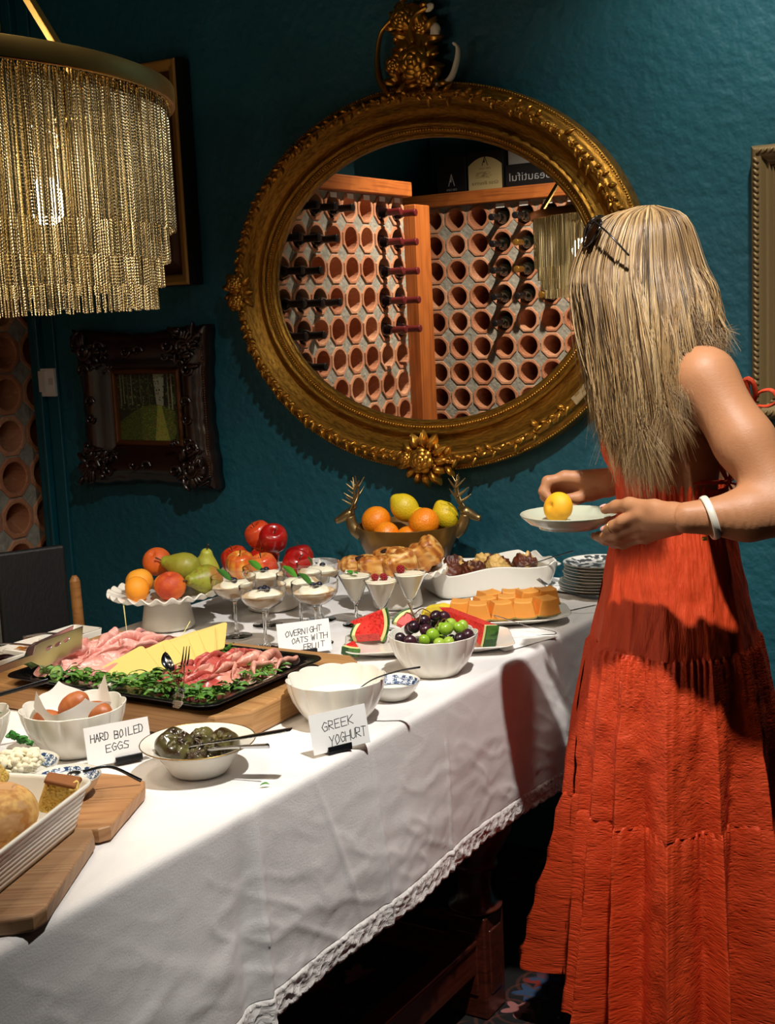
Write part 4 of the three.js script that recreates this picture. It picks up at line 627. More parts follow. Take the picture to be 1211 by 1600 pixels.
// ------------------------------------------------------------------ bronze bowl with stag heads, citrus
{
  const bx = -1.743, bz = 0.165;
  const bronze = mat(0xffffff, 0.34, { metalness: 0.5, map: tex(256, 256, (u, v) => mixc(mixc(hx(0x8a6428), hx(0x5a3c18), fbm(u, v, 6, 4, 4, 3)), hx(0xa0742c), sstep(0.55, 0.75, fbm(u, v, 14, 10, 3, 7)) * 0.7)) });
  const antM = mat(0x8a744c, 0.35, { metalness: 0.85 });
  const t = thing('stag_bowl', 'round bronze fruit bowl with two antlered stag head handles against the wall', 'bowl', [bx, TT, bz], 0.38);
  part('bowl', lathe([[0.001, 0.004], [0.05, 0.003], [0.055, 0.0], [0.060, 0.0], [0.061, 0.010], [0.085, 0.028], [0.108, 0.058], [0.124, 0.095], [0.1345, 0.140], [0.1335, 0.1415], [0.1315, 0.140], [0.121, 0.096], [0.105, 0.060], [0.082, 0.032], [0.05, 0.018], [0.001, 0.016]], 72), bronze, t);
  for (const s of [-1, 1]) {
    const X = (d) => s * (0.128 + d), hd = new THREE.Group();
    const neck = limb([[X(-0.006), 0.112, 0, 0.016], [X(0.010), 0.126, 0, 0.0165], [X(0.020), 0.144, 0.0, 0.0145], [X(0.024), 0.164, 0, 0.0135]], 16, 14), head = limb([[X(0.012), 0.172, 0, 0.007], [X(0.023), 0.171, 0, 0.0145], [X(0.038), 0.163, 0, 0.0125], [X(0.052), 0.155, 0, 0.0096], [X(0.061), 0.152, 0, 0.0088], [X(0.065), 0.1512, 0, 0.004]], 18, 12);
    const o = part('stag_head', join([neck, head, ball(0.0022, 8, 6).translate(X(0.034), 0.1705, 0.0115), ball(0.0022, 8, 6).translate(X(0.034), 0.1705, -0.0115)]), antM, t);
    for (const k of [-1, 1]) {
      part('ear', limb([[X(0.018), 0.178, k * 0.010, 0.003], [X(0.012), 0.183, k * 0.020, 0.005], [X(0.009), 0.187, k * 0.029, 0.001]], 8, 8, 0.5), antM, o);
      const beam = [[X(0.022), 0.180, k * 0.006, 0.0044], [X(0.012), 0.196, k * 0.016, 0.0042], [X(0.006), 0.212, k * 0.024, 0.0038], [X(0.004), 0.236, k * 0.026, 0.0030], [X(0.010), 0.258, k * 0.022, 0.0012]];
      const tine = (i, dx, dy, dz) => { const b = beam[i]; return limb([[b[0], b[1], b[2], 0.0034], [b[0] + s * dx * 0.5, b[1] + dy * 0.45, b[2] + k * dz * 0.6, 0.0028], [b[0] + s * dx, b[1] + dy, b[2] + k * dz, 0.001]], 8, 7); };
      part('antler', join([limb(beam, 24, 8), tine(1, 0.026, 0.016, 0.006), tine(2, 0.026, 0.018, 0.004), tine(2, -0.016, 0.024, 0.014), tine(3, 0.020, 0.018, 0.002), tine(3, -0.016, 0.026, 0.008), tine(3, 0.004, 0.032, -0.012)]), antM, o);
    }
  }
  const or = (r, s) => paint(warp(ball(r, 36, 24), (x, y, z) => [x, y * 0.97, z]), (x, y, z) => mixc([230, 122, 14], [240, 146, 24], n3(x * 60, y * 60, z * 60, s)));
  const le = (r, s) => paint(warp(ball(r, 36, 26), (x, y, z) => { const q = y / r, e = 1.12 + 0.16 * Math.max(0, Math.abs(q) - 0.86) / 0.14; return [x * 0.97, y * e, z * 0.97]; }), (x, y, z) => mixc([220, 188, 28], [206, 182, 36], n3(x * 40, y * 40, z * 40, s)));
  const C = (dx, dy, dz) => [bx + dx, TT + dy, bz + dz];
  fruit('orange', 'orange at the left in the stag bowl', 'orange', or(0.039, 1), citrusM, C(-0.078, 0.150, 0.028), [0, 0, 0.4], 'citrus in the stag bowl');
  fruit('orange', 'orange right of the centre in the stag bowl', 'orange', or(0.039, 2), citrusM, C(0.068, 0.152, 0.030), [0.5, 0, 0.2], 'citrus in the stag bowl');
  fruit('lemon', 'large lemon topmost in the middle of the stag bowl', 'lemon', le(0.036, 3), citrusM, C(-0.010, 0.182, -0.006), [0.2, 0.4, 0.7], 'citrus in the stag bowl');
  fruit('lemon', 'greenish lemon at the right end of the stag bowl', 'lemon', le(0.035, 4), citrusM, C(0.085, 0.158, -0.05), [0.3, 0, 0.3], 'citrus in the stag bowl');
  fruit('orange', 'low orange in front at the left, mostly below the rim of the stag bowl', 'orange', or(0.034, 5), citrusM, C(-0.028, 0.122, 0.062), [0, 0, 0], 'citrus in the stag bowl');
  fruit('orange', 'low orange in front at the centre of the stag bowl beneath the lemon', 'orange', or(0.032, 6), citrusM, C(0.028, 0.112, 0.05), [0, 0, 1], 'citrus in the stag bowl');
  fruit('lemon', 'small lemon squeezed between the two upper oranges in the stag bowl', 'lemon', le(0.028, 7), citrusM, C(0.024, 0.156, -0.016), [0.4, 0, 1.3], 'citrus in the stag bowl');
}

// ------------------------------------------------------------------ baking dish, plates
{
  const x = -1.488, z = 0.222, ry = 49 * D2R;
  const t = thing('baking_dish', 'large wavy white baking dish of roasted fruit near the plates', 'dish', [x, TT, z], ry);
  const wav = (q, u, k) => { const e = sstep(0.04, 0.062, q[1]); return [q[0], q[1] + 0.005 * e * Math.sin(u * TAU * 9), q[2] + 0.0]; };
  part('dish_body', dish([[0.27, 0.135, 0.03, 0.002], [0.28, 0.145, 0.034, 0.0], [0.30, 0.165, 0.034, 0.012], [0.318, 0.181, 0.036, 0.040], [0.328, 0.191, 0.038, 0.062], [0.328, 0.191, 0.038, 0.065], [0.318, 0.181, 0.034, 0.065], [0.308, 0.171, 0.032, 0.040], [0.29, 0.155, 0.03, 0.014], [0.26, 0.125, 0.025, 0.008]], 128, wav), M.porcelain, t);
  for (const s of [-1, 1]) part('handle', dish([[0.03, 0.1, 0.012, 0.048], [0.036, 0.11, 0.014, 0.050], [0.036, 0.11, 0.014, 0.053], [0.03, 0.1, 0.012, 0.055]], 48), M.porcelain, t, [s * 0.165, 0, 0]);
  const rm = mat(0xffffff, 0.5, { vertexColors: true });
  const roast = (s) => paint(warp(ball(0.033, 48, 32), (x2, y2, z2) => { const n = n3(x2 * 70, y2 * 70, z2 * 70, s), m = n3(x2 * 190, y2 * 190, z2 * 190, s) - 0.5; return [x2 * (0.85 + 0.3 * n + 0.2 * m), y2 * (0.55 + 0.45 * n + 0.35 * m), z2 * (0.85 + 0.3 * n + 0.2 * m)]; }), (x2, y2, z2) => mixc(mixc([104, 44, 18], [58, 24, 12], n3(x2 * 60, y2 * 60, z2 * 60, s)), [206, 168, 96], sstep(0.46, 0.6, n3(x2 * 45, y2 * 20, z2 * 45, s + 4))));
  [[-0.105, 0.02, 'left end'], [-0.04, 0.018, 'left of the middle'], [0.035, -0.01, 'right of the middle'], [0.105, 0.0, 'right end'], [-0.07, -0.045, 'back left'], [0.02, -0.055, 'back middle']].forEach(([dx, dz, w], i) => { const c = Math.cos(ry), s = Math.sin(ry); one('roasted_fruit', roast(i + 2), rm, `dark caramelised roasted fruit at the ${w} of the wavy baking dish`, 'roasted fruit', [x + dx * c + dz * s, TT + 0.050, z - dx * s + dz * c], [0.1, i, 0.1], 'roasted fruit in the baking dish'); });
}
const plateEdge = mat(0x2b2b30, 0.4);
const toile = tex(512, 512, (u, v) => { const r = Math.hypot(u - 0.5, v - 0.5) * 2, n = fbm(u, v, 12, 12, 4, 3), k = sstep(0.46, 0.56, n) * (r < 0.96 ? 1 : 0); return mixc(hx(0xe4e2dc), hx(0x2a2c30), k * 0.85); });
const plateGeo = (r, h) => lathe([[0.001, 0.0015], [r * 0.56, 0.0015], [r * 0.58, 0], [r * 0.61, 0], [r * 0.64, 0.0025], [r * 0.97, h - 0.0012], [r, h], [r * 0.992, h + 0.0012], [r * 0.96, h], [r * 0.66, 0.0050], [r * 0.6, 0.0042], [0.001, 0.0042]], 72);
for (let k = 0; k < 10; k++) {
  const t = thing('dinner_plate', k === 9 ? 'black and white patterned plate on top of the plate stack' : `white plate with a dark rim line, ${['lowest', 'second', 'third', 'fourth', 'fifth', 'sixth', 'seventh', 'eighth', 'ninth'][k]} from the bottom of the plate stack`, 'plate', [-1.207 + rr(-0.002, 0.002) + (k < 4 ? -0.004 : 0.002), TT + k * 0.0072, 0.182 + rr(-0.002, 0.002)], k, 'plates stacked by the woman');
  part('porcelain', plateGeo(k < 4 ? 0.090 : 0.085, 0.0135), M.porcelain, t); part('rim_line', new THREE.TorusGeometry(k < 4 ? 0.0896 : 0.0846, 0.00032, 6, 72).rotateX(PI / 2).translate(0, 0.01465, 0), plateEdge, t);
  if (k === 9) part('print', setUV(lathe([[0.0805, 0.0134], [0.058, 0.0058], [0.05, 0.0049], [0.001, 0.0049]], 64), (x, y, z) => [0.5 + x / 0.17, 0.5 + z / 0.17]), mat(0xffffff, 0.3, { map: toile, side: THREE.DoubleSide }), t);
}

// ------------------------------------------------------------------ melon and watermelon platters
const platter = (label, x, z, w, d, ry, r) => one('platter', dish([[w * 0.62, d * 0.6, r * 0.6, 0.001], [w * 0.66, d * 0.64, r * 0.64, 0.0], [w * 0.74, d * 0.7, r * 0.7, 0.004], [w * 0.99, d * 0.98, r, 0.015], [w, d, r, 0.0165], [w * 0.985, d * 0.975, r, 0.0175], [w * 0.76, d * 0.72, r * 0.7, 0.0075], [w * 0.66, d * 0.64, r * 0.6, 0.006]], 96), M.porcelain, label, 'platter', [x, TT, z], [0, ry, 0], 'white fruit platters');
const pa = Math.atan2(0.539, 0.842);
platter('white platter holding the orange melon wedges', -1.322, 0.505, 0.335, 0.205, pa, 0.07);
platter('white platter of watermelon half hidden behind the grape bowl', -1.335, 0.776, 0.345, 0.175, pa, 0.03);
const onP = (cx, cz, a, dx, dz) => [cx + dx * Math.cos(a) + dz * Math.sin(a), cz - dx * Math.sin(a) + dz * Math.cos(a)];
const wedgeGeo = (R, th, half, flesh, rind, rw, skin) => {  // sector of a slice: flesh, pale rind, skin as three rings along the arc
  const ring = (r0, r1) => { const s = new THREE.Shape(); const n = 14; for (let i = 0; i <= n; i++) { const a = PI / 2 - half + i / n * half * 2; i ? s.lineTo(Math.cos(a) * r1, Math.sin(a) * r1) : s.moveTo(Math.cos(a) * r1, Math.sin(a) * r1); } for (let i = n; i >= 0; i--) { const a = PI / 2 - half + i / n * half * 2; if (r0 < 0.001) { s.lineTo(0, 0); break; } s.lineTo(Math.cos(a) * r0, Math.sin(a) * r0); } s.closePath(); return extrude(s, th, 0.0012, 8, 2).translate(0, 0, -th / 2); };
  return [ring(0, R - rw - skin), ring(R - rw - skin, R - skin), ring(R - skin, R)];
};
const melM = mat(0xffffff, 0.4, { map: tex(256, 256, (u, v) => mixc(hx(0xdc8c34), hx(0xe8a452), fbm(u, v, 9, 9, 4, 6))) }), melEdge = mat(0xd9b25a, 0.5), melSkin = mat(0x9a8f52, 0.7, { bumpMap: rindBump, bumpScale: 0.001 });
{
  // cantaloupe chunks: curved block, flesh inside and rind outside
  const chunk = (w, h, d, s) => { const f = (u, v, r0, r1, k) => 0; const sec = (r0, r1) => { const sh = new THREE.Shape(), n = 10, a0 = 0.25; for (let i = 0; i <= n; i++) { const a = -a0 + 2 * a0 * i / n, x = Math.sin(a) * r1, y = Math.cos(a) * r1; i ? sh.lineTo(x, y) : sh.moveTo(x, y); } for (let i = n; i >= 0; i--) { const a = -a0 + 2 * a0 * i / n; sh.lineTo(Math.sin(a) * r0 * 1, Math.cos(a) * r0); } sh.closePath(); return extrude(sh, d, 0.0025, 8, 2).translate(0, -r1, -d / 2); };
    return [sec(0.078, 0.1155), sec(0.1155, 0.1185), sec(0.1185, 0.1205)]; };
  const cx = -1.322, cz = 0.505;
  const row = [[-0.040, 0.058, 'second melon chunk from the left in the front row'], [0.010, 0.060, 'third melon chunk from the left in the front row'], [0.060, 0.056, 'fourth melon chunk in the front row, lit from above'], [0.108, 0.040, 'rightmost melon chunk in the front row on the platter'], [-0.075, 0.020, 'melon chunk at the left beside the yellow slices'], [-0.020, 0.000, 'melon chunk in the second row behind the front chunks'], [0.030, -0.006, 'melon chunk in the middle of the second row'], [0.076, -0.006, 'melon chunk with green rind standing at the back right'], [0.118, -0.018, 'darker melon chunk at the back right corner'], [-0.005, -0.055, 'melon chunk furthest back, near the baking dish'], [0.045, -0.058, 'melon chunk at the back, below the fork']];
  row.forEach(([dx, dz, l], i) => { const [x, z] = onP(cx, cz, pa, dx, dz), t = thing('melon_chunk', `orange ${l}`, 'melon', [x, TT + 0.0125 + (i === 7 || i === 8 ? 0.010 : 0), z], pa + rr(-0.25, 0.25) + (i % 2 ? 0.2 : 0), 'cantaloupe chunks on the platter'); const g = chunk(0.050 + rr(0, 0.006), 0.03, rr(0.038, 0.048), i); const m = [melM, melEdge, melSkin]; const hold = i > 3; g.forEach((q, k) => part(['flesh', 'rind', 'skin'][k], q, m[k], t, [0, hold ? 0.0 : 0.002, 0], [hold ? PI : PI, 0, 0])); });
  const yel = mat(0xffffff, 0.45, { map: tex(128, 128, (u, v) => mixc(hx(0xd8bb20), hx(0xead24a), fbm(u, v, 10, 4, 4, 8))) });
  [[-0.105, 0.060, 0.2, 0.085, 'lying nearest in front'], [-0.115, 0.015, -0.5, 0.085, 'pointing towards the melon'], [-0.135, -0.015, 0.1, 0.06, 'furthest left on the platter'], [-0.075, -0.035, 0.5, 0.06, 'at the back by the melon']].forEach(([dx, dz, a, L, w], i) => { const [x, z] = onP(cx, cz, pa, dx, dz); const s = poly([[-L / 2, 0], [L / 2, 0], [L / 2 - 0.008, 0.013], [0, 0.020], [-L / 2 + 0.008, 0.013]]); one('pineapple_slice', boxUV(extrude(s, 0.022, 0.003, 6, 2).translate(0, 0, -0.011), 12), yel, `yellow fruit slice ${w}`, 'fruit slice', [x, TT + 0.0125 + (i === 1 ? 0.012 : 0), z], [0.05, pa + a, 0.02], 'yellow fruit slices on the melon platter'); });
  const wm = mat(0xffffff, 0.35, { map: tex(256, 256, (u, v) => mixc(mixc(hx(0xd22a26), hx(0xe2483a), fbm(u, v, 8, 8, 4, 2)), hx(0xb81c1e), sstep(0.6, 0.75, fbm(u, v, 30, 30, 2, 6)))) }), wr = mat(0xd6d690, 0.5), ws = mat(0xffffff, 0.4, { map: tex(128, 128, (u, v) => mixc(hx(0x1f4a1c), hx(0x4c7a30), sstep(0.45, 0.6, fbm(u, v, 12, 4, 3, 9)))) });
  const W = (label, dx, dy, dz, R, th, half, rot) => { const [x, z] = onP(-1.335, 0.776, pa, dx, dz), t = thing('watermelon_slice', label, 'watermelon', [x, TT + dy, z], 0, 'watermelon slices'); t.rotation.set(...rot, 'YXZ'); const m = [wm, wr, ws]; wedgeGeo(R, th, half, 0, 0, 0.007, 0.004).forEach((q, k) => part(['flesh', 'rind', 'skin'][k], boxUV(q, 10), m[k], t)); return t; };
  W('large red watermelon wedge standing on its rind at the left end of the platter', -0.160, 0.052, -0.045, 0.082, 0.026, 0.46, [-0.12, 0.50, -PI / 2 - 0.12]);
  W('red watermelon wedge lying behind the standing wedge at the left', -0.10, 0.026, -0.005, 0.062, 0.024, 0.5, [-0.9, pa - 0.3, 1.2]);
  W('small red watermelon piece at the far left edge of the platter', -0.155, 0.022, 0.028, 0.04, 0.018, 0.5, [-1.3, pa + 0.6, 2.4]);
  W('long red watermelon wedge with its rind end at the right of the platter', 0.041, 0.060, -0.100, 0.185, 0.030, 0.13, [-0.15, -0.50, -PI / 2 - 0.16]);
  W('red watermelon wedge lying behind the long one at the right', -0.045, 0.050, -0.055, 0.085, 0.026, 0.28, [-0.2, pa - 0.1, -1.80]);
  W('red watermelon piece just above the dark grapes', -0.03, 0.034, 0.0, 0.05, 0.024, 0.5, [-0.5, pa, 0.6]);
}

// ------------------------------------------------------------------ grapes
{
  const gx = -1.234, gz = 0.930; bowlAt('fluted white bowl full of dark and green grapes', gx, gz, 0.1);
  const dk = phys(0x2a1220, 0.3, { clearcoat: 0.4, clearcoatRoughness: 0.25 }), dk2 = phys(0x3c1826, 0.3, { clearcoat: 0.4, clearcoatRoughness: 0.3 }), gr = phys(0x8db432, 0.25, { clearcoat: 0.4, clearcoatRoughness: 0.2 }), gr2 = phys(0x9fbe44, 0.25, { clearcoat: 0.4 });
  const grape = (r) => warp(ball(r, 20, 14), (x, y, z) => [x, y * 1.22, z]);
  const gs = [grape(0.0108), grape(0.0118), grape(0.0125)];
  // [dx along view right, dz towards viewer, dy, kind]
  const right = [Math.cos(0.5), -Math.sin(0.5)], near = [Math.sin(0.5), Math.cos(0.5)];
  const dark = [[-0.062, 0.012, 0.070, 'at the left rim'], [-0.042, 0.036, 0.070, 'second at the left rim'], [-0.036, 0.010, 0.092, 'in the dark bunch, upper left'], [-0.046, -0.024, 0.080, 'at the back of the dark bunch'], [-0.016, -0.008, 0.098, 'in the middle of the dark bunch'], [-0.012, 0.018, 0.086, 'below the middle of the dark bunch'], [0.006, -0.016, 0.106, 'at the top of the dark bunch'], [0.022, -0.024, 0.100, 'at the upper right of the dark bunch'], [0.004, -0.044, 0.088, 'furthest back in the dark bunch'], [-0.024, -0.036, 0.09, 'behind the dark bunch'], [0.052, 0.026, 0.071, 'among the green grapes at the right'], [0.066, 0.008, 0.072, 'at the right rim among the green grapes']];
  const green = [[-0.016, 0.046, 0.074, 'nearest at the front rim'], [0.012, 0.052, 0.068, 'at the front right of the rim'], [0.026, 0.024, 0.090, 'large one topmost of the green bunch'], [0.030, 0.048, 0.070, 'at the front below the topmost'], [0.016, 0.004, 0.086, 'next to the dark bunch'], [0.034, -0.006, 0.090, 'at the back of the green bunch'], [0.050, 0.000, 0.084, 'right of the middle'], [0.056, -0.026, 0.080, 'at the back right'], [0.000, 0.030, 0.080, 'in the centre of the bowl'], [0.036, -0.036, 0.082, 'furthest back']];
  const put = (arr, ms, w, col) => arr.forEach(([a, b, y, l], i) => one('grape', gs[i % 3], ms[i % 2], `${col} grape ${l}`, 'grape', [gx + a * right[0] + b * near[0], TT + y, gz + a * right[1] + b * near[1]], [rr(0.6, 1.6), rr(0, 3), rr(-0.8, 0.8)], `${col} grapes in the bowl`));
  put(dark, [dk, dk2], 0, 'dark purple'); put(green, [gr, gr2], 0, 'green');
  for (let k = 0; k < 26; k++) { const a = rr(0, TAU), r = Math.sqrt(rnd()) * 0.05; one('grape', gs[k % 3], k % 2 ? gr : dk, k % 2 ? 'green grape lying under the others in the bowl' : 'dark purple grape lying under the others in the bowl', 'grape', [gx + Math.cos(a) * r, TT + rr(0.028, 0.058), gz + Math.sin(a) * r], [rr(0, 2), rr(0, 3), 0], k % 2 ? 'hidden green grapes' : 'hidden dark grapes'); }
  const st = [], P = (a, b, y) => [gx + a * right[0] + b * near[0], TT + y, gz + a * right[1] + b * near[1]];
  const sl = (pts, r) => st.push(limb(pts.map(([a, b, y], i) => [...P(a, b, y), r * (1 - 0.3 * i / pts.length)]), 10, 6));
  sl([[-0.026, -0.004, 0.085], [-0.036, -0.006, 0.11], [-0.046, -0.01, 0.135]], 0.0017); sl([[-0.036, -0.006, 0.11], [-0.05, 0, 0.118], [-0.054, 0.004, 0.112]], 0.0013); sl([[-0.03, -0.005, 0.095], [-0.022, 0.01, 0.116], [-0.026, 0.016, 0.10]], 0.0013); sl([[0.006, 0.01, 0.086], [0.012, 0.02, 0.104], [0.005, 0.028, 0.092]], 0.0012); sl([[0.008, 0.006, 0.09], [0.022, 0.004, 0.104], [0.03, 0.012, 0.1]], 0.0012); sl([[-0.036, -0.006, 0.112], [-0.02, -0.02, 0.12], [-0.004, -0.02, 0.112]], 0.0012);
  one('grape_stalk', join(st), mat(0x6a4a2c, 0.8), 'thin brown branching grape stalk rising from the dark grapes', 'stalk');
}
// ------------------------------------------------------------------ board, tray and cold cuts
{
  const pts = [[-1.94, 1.045], [-1.36, 1.03], [-1.325, 1.06], [-1.318, 1.395], [-1.355, 1.445], [-1.93, 1.45], [-1.945, 1.43], [-1.95, 1.06]];
  const g = extrude(poly(pts.map(([x, z]) => [x, -z])), 0.045, 0.004, 6, 2).rotateX(-PI / 2);
  one('chopping_block', setUV(g, (x, y, z, a, b, c) => Math.abs(b) > 0.6 ? [x * 2, z * 4] : Math.abs(c) > 0.6 ? [x * 2, y * 8] : [z * 2, y * 8]), M.boardWarm, 'thick wooden chopping block under the black tray of cold cuts', 'board', [0, TT, 0]);
}
const trayY = TT + 0.0455, tx = -1.598, tz = 1.287;
one('serving_tray', dish([[0.43, 0.285, 0.03, 0.002], [0.436, 0.291, 0.033, 0.0], [0.452, 0.305, 0.035, 0.012], [0.486, 0.339, 0.03, 0.0165], [0.490, 0.343, 0.03, 0.0175], [0.488, 0.341, 0.03, 0.0195], [0.458, 0.312, 0.035, 0.0185], [0.446, 0.300, 0.035, 0.0145], [0.434, 0.289, 0.033, 0.005], [0.42, 0.275, 0.03, 0.004]], 128), phys(0x0b0b0c, 0.22, { clearcoat: 0.6, clearcoatRoughness: 0.1 }), 'glossy black rectangular tray of ham, cheese and cured meat on the chopping block', 'tray', [tx, trayY, tz]);
const hamTex = tex(256, 256, (u, v) => mixc(mixc(hx(0xd98f86), hx(0xe3a79c), fbm(u, v, 7, 7, 4, 2)), hx(0xf0cdc2), sstep(0.62, 0.72, fbm(u, v, 22, 22, 2, 7)) * 0.7));
const hamM = mat(0xffffff, 0.42, { map: hamTex, side: THREE.DoubleSide });
const proM = mat(0xffffff, 0.35, { side: THREE.DoubleSide, map: tex(256, 256, (u, v) => { const c = mixc(hx(0xa83a34), hx(0xc4685c), fbm(u, v, 6, 10, 4, 4)); const st = 0.75 * sstep(0.93, 0.97, v + 0.08 * (fbm(u, v, 10, 3, 2, 1) - 0.5)); const vein = sstep(0.63, 0.68, fbm(u, v, 5, 16, 2, 12)) * 0.5; return mixc(mixc(c, hx(0xdba396), vein), hx(0xead2c4), st); }) });
const proM2 = mat(0xffffff, 0.35, { side: THREE.DoubleSide, map: tex(256, 256, (u, v) => { const c = mixc(hx(0xc98472), hx(0xd79c8a), fbm(u, v, 6, 10, 4, 6)); const st = 0.7 * sstep(0.88, 0.93, v + 0.06 * (fbm(u, v, 10, 3, 2, 3) - 0.5)); return mixc(mixc(c, hx(0xe6bcac), sstep(0.6, 0.7, fbm(u, v, 4, 14, 2, 2)) * 0.6), hx(0xefdcd0), st); }) });
// a thin slice of meat gathered into soft folds
const folded = (w, h, d, folds, s, lean = 0.4) => surf((u, v) => {
  const an = u * TAU, r = v, R = 1 + 0.10 * Math.sin(an * 3 + s) + 0.05 * Math.sin(an * 7 + s * 2), X = Math.cos(an) * r * R, Z = Math.sin(an) * r * R;
  const nz = n3(X * 1.6 + s, Z * 1.6, s, 6) - 0.5, q = X * 0.93 + Z * 0.36 + 0.5 * nz, ph = q * folds * PI + s, amp = h * 0.30 * (0.55 + 0.6 * n3(X * 1.2, Z * 1.2 + s, 3, 9));
  const y = h * 0.62 * Math.sqrt(Math.max(0, 1 - r * r * 0.92)) + amp * Math.sin(ph) * (1 - 0.35 * r) - amp * 0.2 + 0.0012 * Math.sin(an * 9 + s) * r;
  return [X * w / 2 + amp * 0.95 * Math.cos(ph) * (0.4 + 0.6 * Math.sqrt(Math.max(0, 1 - r * r * 0.8))), Math.max(0.0006 + 0.002 * r * n3(an * 2, r, s), y), Z * d * 0.5 * (1 + lean * 0.3) + amp * 0.35 * Math.cos(ph)]; }, 72, 26, true, [1, 1]);
{
  const floorY = trayY + 0.0055;
  const hams = [[-1.785, 1.362, 0.10, 0.028, 0.075, 2.6, 0.4], [-1.735, 1.330, 0.11, 0.036, 0.085, 2.4, 0.1], [-1.790, 1.310, 0.11, 0.046, 0.085, 2.8, 0.7], [-1.745, 1.278, 0.12, 0.052, 0.09, 2.6, 0.2], [-1.792, 1.250, 0.11, 0.060, 0.09, 2.7, 0.5], [-1.745, 1.222, 0.12, 0.064, 0.09, 2.4, 0.0], [-1.785, 1.192, 0.11, 0.062, 0.085, 2.6, 0.6], [-1.725, 1.178, 0.12, 0.052, 0.08, 2.5, 0.2]];
  const o8 = ['first', 'second', 'third', 'fourth', 'fifth', 'sixth', 'seventh', 'eighth', 'ninth', 'tenth'];
  hams.forEach(([x, z, w, h, d, f, r], i) => one('ham_slice', folded(w, h, d, f, i * 1.7), hamM, `folded pink ham slice, ${o8[i]} from the front of the pile on the tray`, 'ham', [x, floorY, z], [0, r + rr(-0.15, 0.15), 0], 'folded ham slices on the tray'));
  const chM = phys(0xdfc876, 0.4, { sheen: 0.2 });
  for (let i = 0; i < 7; i++) one('cheese_slice', warp(extrude(rrect(0.094, 0.088, 0.008), 0.0030, 0.0008, 4, 1).rotateX(-PI / 2), (x, y, z) => [x, y + 0.010 * (z / 0.05) ** 2 * (z > 0 ? -1 : 0.2) + 0.003 * Math.sin(x * 50 + i), z]), chM, `pale yellow cheese slice, ${o8[i]} from the front of the fan on the tray`, 'cheese', [-1.655 + i * 0.010 + (i % 2) * 0.004, floorY + 0.014 + i * 0.0034, 1.325 - i * 0.024], [0.30, 0.78 + rr(-0.28, 0.28), 0.06], 'cheese slices on the tray');
  one('cheese_piece', rbox(0.045, 0.010, 0.03, 0.004, 0, 0.006, 0, 3), mat(0xf2eedd, 0.5), 'small white cheese piece at the front edge of the cheese fan', 'cheese', [-1.625, floorY, 1.398], [0, 0.3, 0]);
  const pros = [[-1.530, 1.335, 0.09, 0.026, 0.07, 3.0, 0.9, 0], [-1.485, 1.322, 0.09, 0.030, 0.07, 3.2, 0.3, 0], [-1.530, 1.282, 0.10, 0.040, 0.08, 3.2, 0.7, 0], [-1.470, 1.280, 0.10, 0.042, 0.08, 2.6, 0.2, 1], [-1.515, 1.235, 0.10, 0.048, 0.08, 3.2, 0.5, 0], [-1.435, 1.258, 0.09, 0.040, 0.075, 2.4, 0.9, 1], [-1.455, 1.220, 0.10, 0.050, 0.08, 2.6, 0.1, 1], [-1.420, 1.195, 0.085, 0.052, 0.065, 2.2, 0.5, 1], [-1.490, 1.192, 0.10, 0.044, 0.08, 2.8, 0.2, 0]];
  pros.forEach(([x, z, w, h, d, f, r, k], i) => one('cured_ham_slice', folded(w, h, d, f, i * 2.1 + 0.5, 0.5), k ? proM2 : proM, `${k ? 'pale' : 'dark red'} folded slice of cured ham, ${o8[i]} from the front of its pile`, 'cured ham', [x, floorY, z], [0, r, 0], 'cured ham slices on the tray'));
  // rocket leaves
  const gs = []; const lf = (l, w) => surf((u, v) => { const a = (u - 0.5) * 2, b = (Math.sin(v * PI) ** 0.6) * (0.55 + 0.45 * Math.abs(Math.cos(v * 9))) * (v < 0.3 ? 0.25 : 1); return [a * w * b, 0.25 * l * Math.sin(v * 2.6) + 0.25 * w * a * a, v * l]; }, 4, 10);
  for (let k = 0; k < 540; k++) { let x, z; const q = rnd(); if (q < 0.5) { x = rr(-1.73, -1.40); z = rr(1.372, 1.416); } else if (q < 0.66) { x = rr(-1.425, -1.395); z = rr(1.19, 1.40); } else if (q < 0.84) { x = rr(-1.70, -1.42); z = rr(1.150, 1.185); } else if (q < 0.9) { x = rr(-1.79, -1.74); z = rr(1.37, 1.41); } else { x = rr(-1.60, -1.52); z = rr(1.30, 1.38); }
    gs.push(xf(lf(rr(0.018, 0.034), rr(0.003, 0.006)), [x, floorY + rr(0.0015, 0.014), z], [rr(-0.35, 0.2), rr(0, TAU), rr(-0.7, 0.7)])); }
  const g = join(gs); paint(g, (x, y, z) => mixc([44, 92, 28], [112, 156, 58], n3(x * 90, y * 90, z * 90, 3)));
  one('rocket_leaves', g, mat(0xffffff, 0.5, { vertexColors: true, side: THREE.DoubleSide }), 'green rocket leaves scattered round the meat and cheese on the black tray', 'salad').userData.kind = 'stuff';
  const cm = mat(0x8fb060, 0.4), ck = mat(0x3f6a2c, 0.5);
  [[-1.795, 1.392, 'nearer the tray edge'], [-1.755, 1.405, 'nearer the ham']].forEach(([x, z, l]) => { const t = thing('cucumber_slice', `small cucumber slice under the tongs, ${l}`, 'cucumber', [x, floorY + 0.013, z], 0.5, 'cucumber slices on the tray'); t.rotation.x = 1.1; part('flesh', cyl(0.0135, 0.0135, 0.004, 20), cm, t); part('peel', new THREE.TorusGeometry(0.0138, 0.002, 8, 24).rotateX(PI / 2), ck, t); });
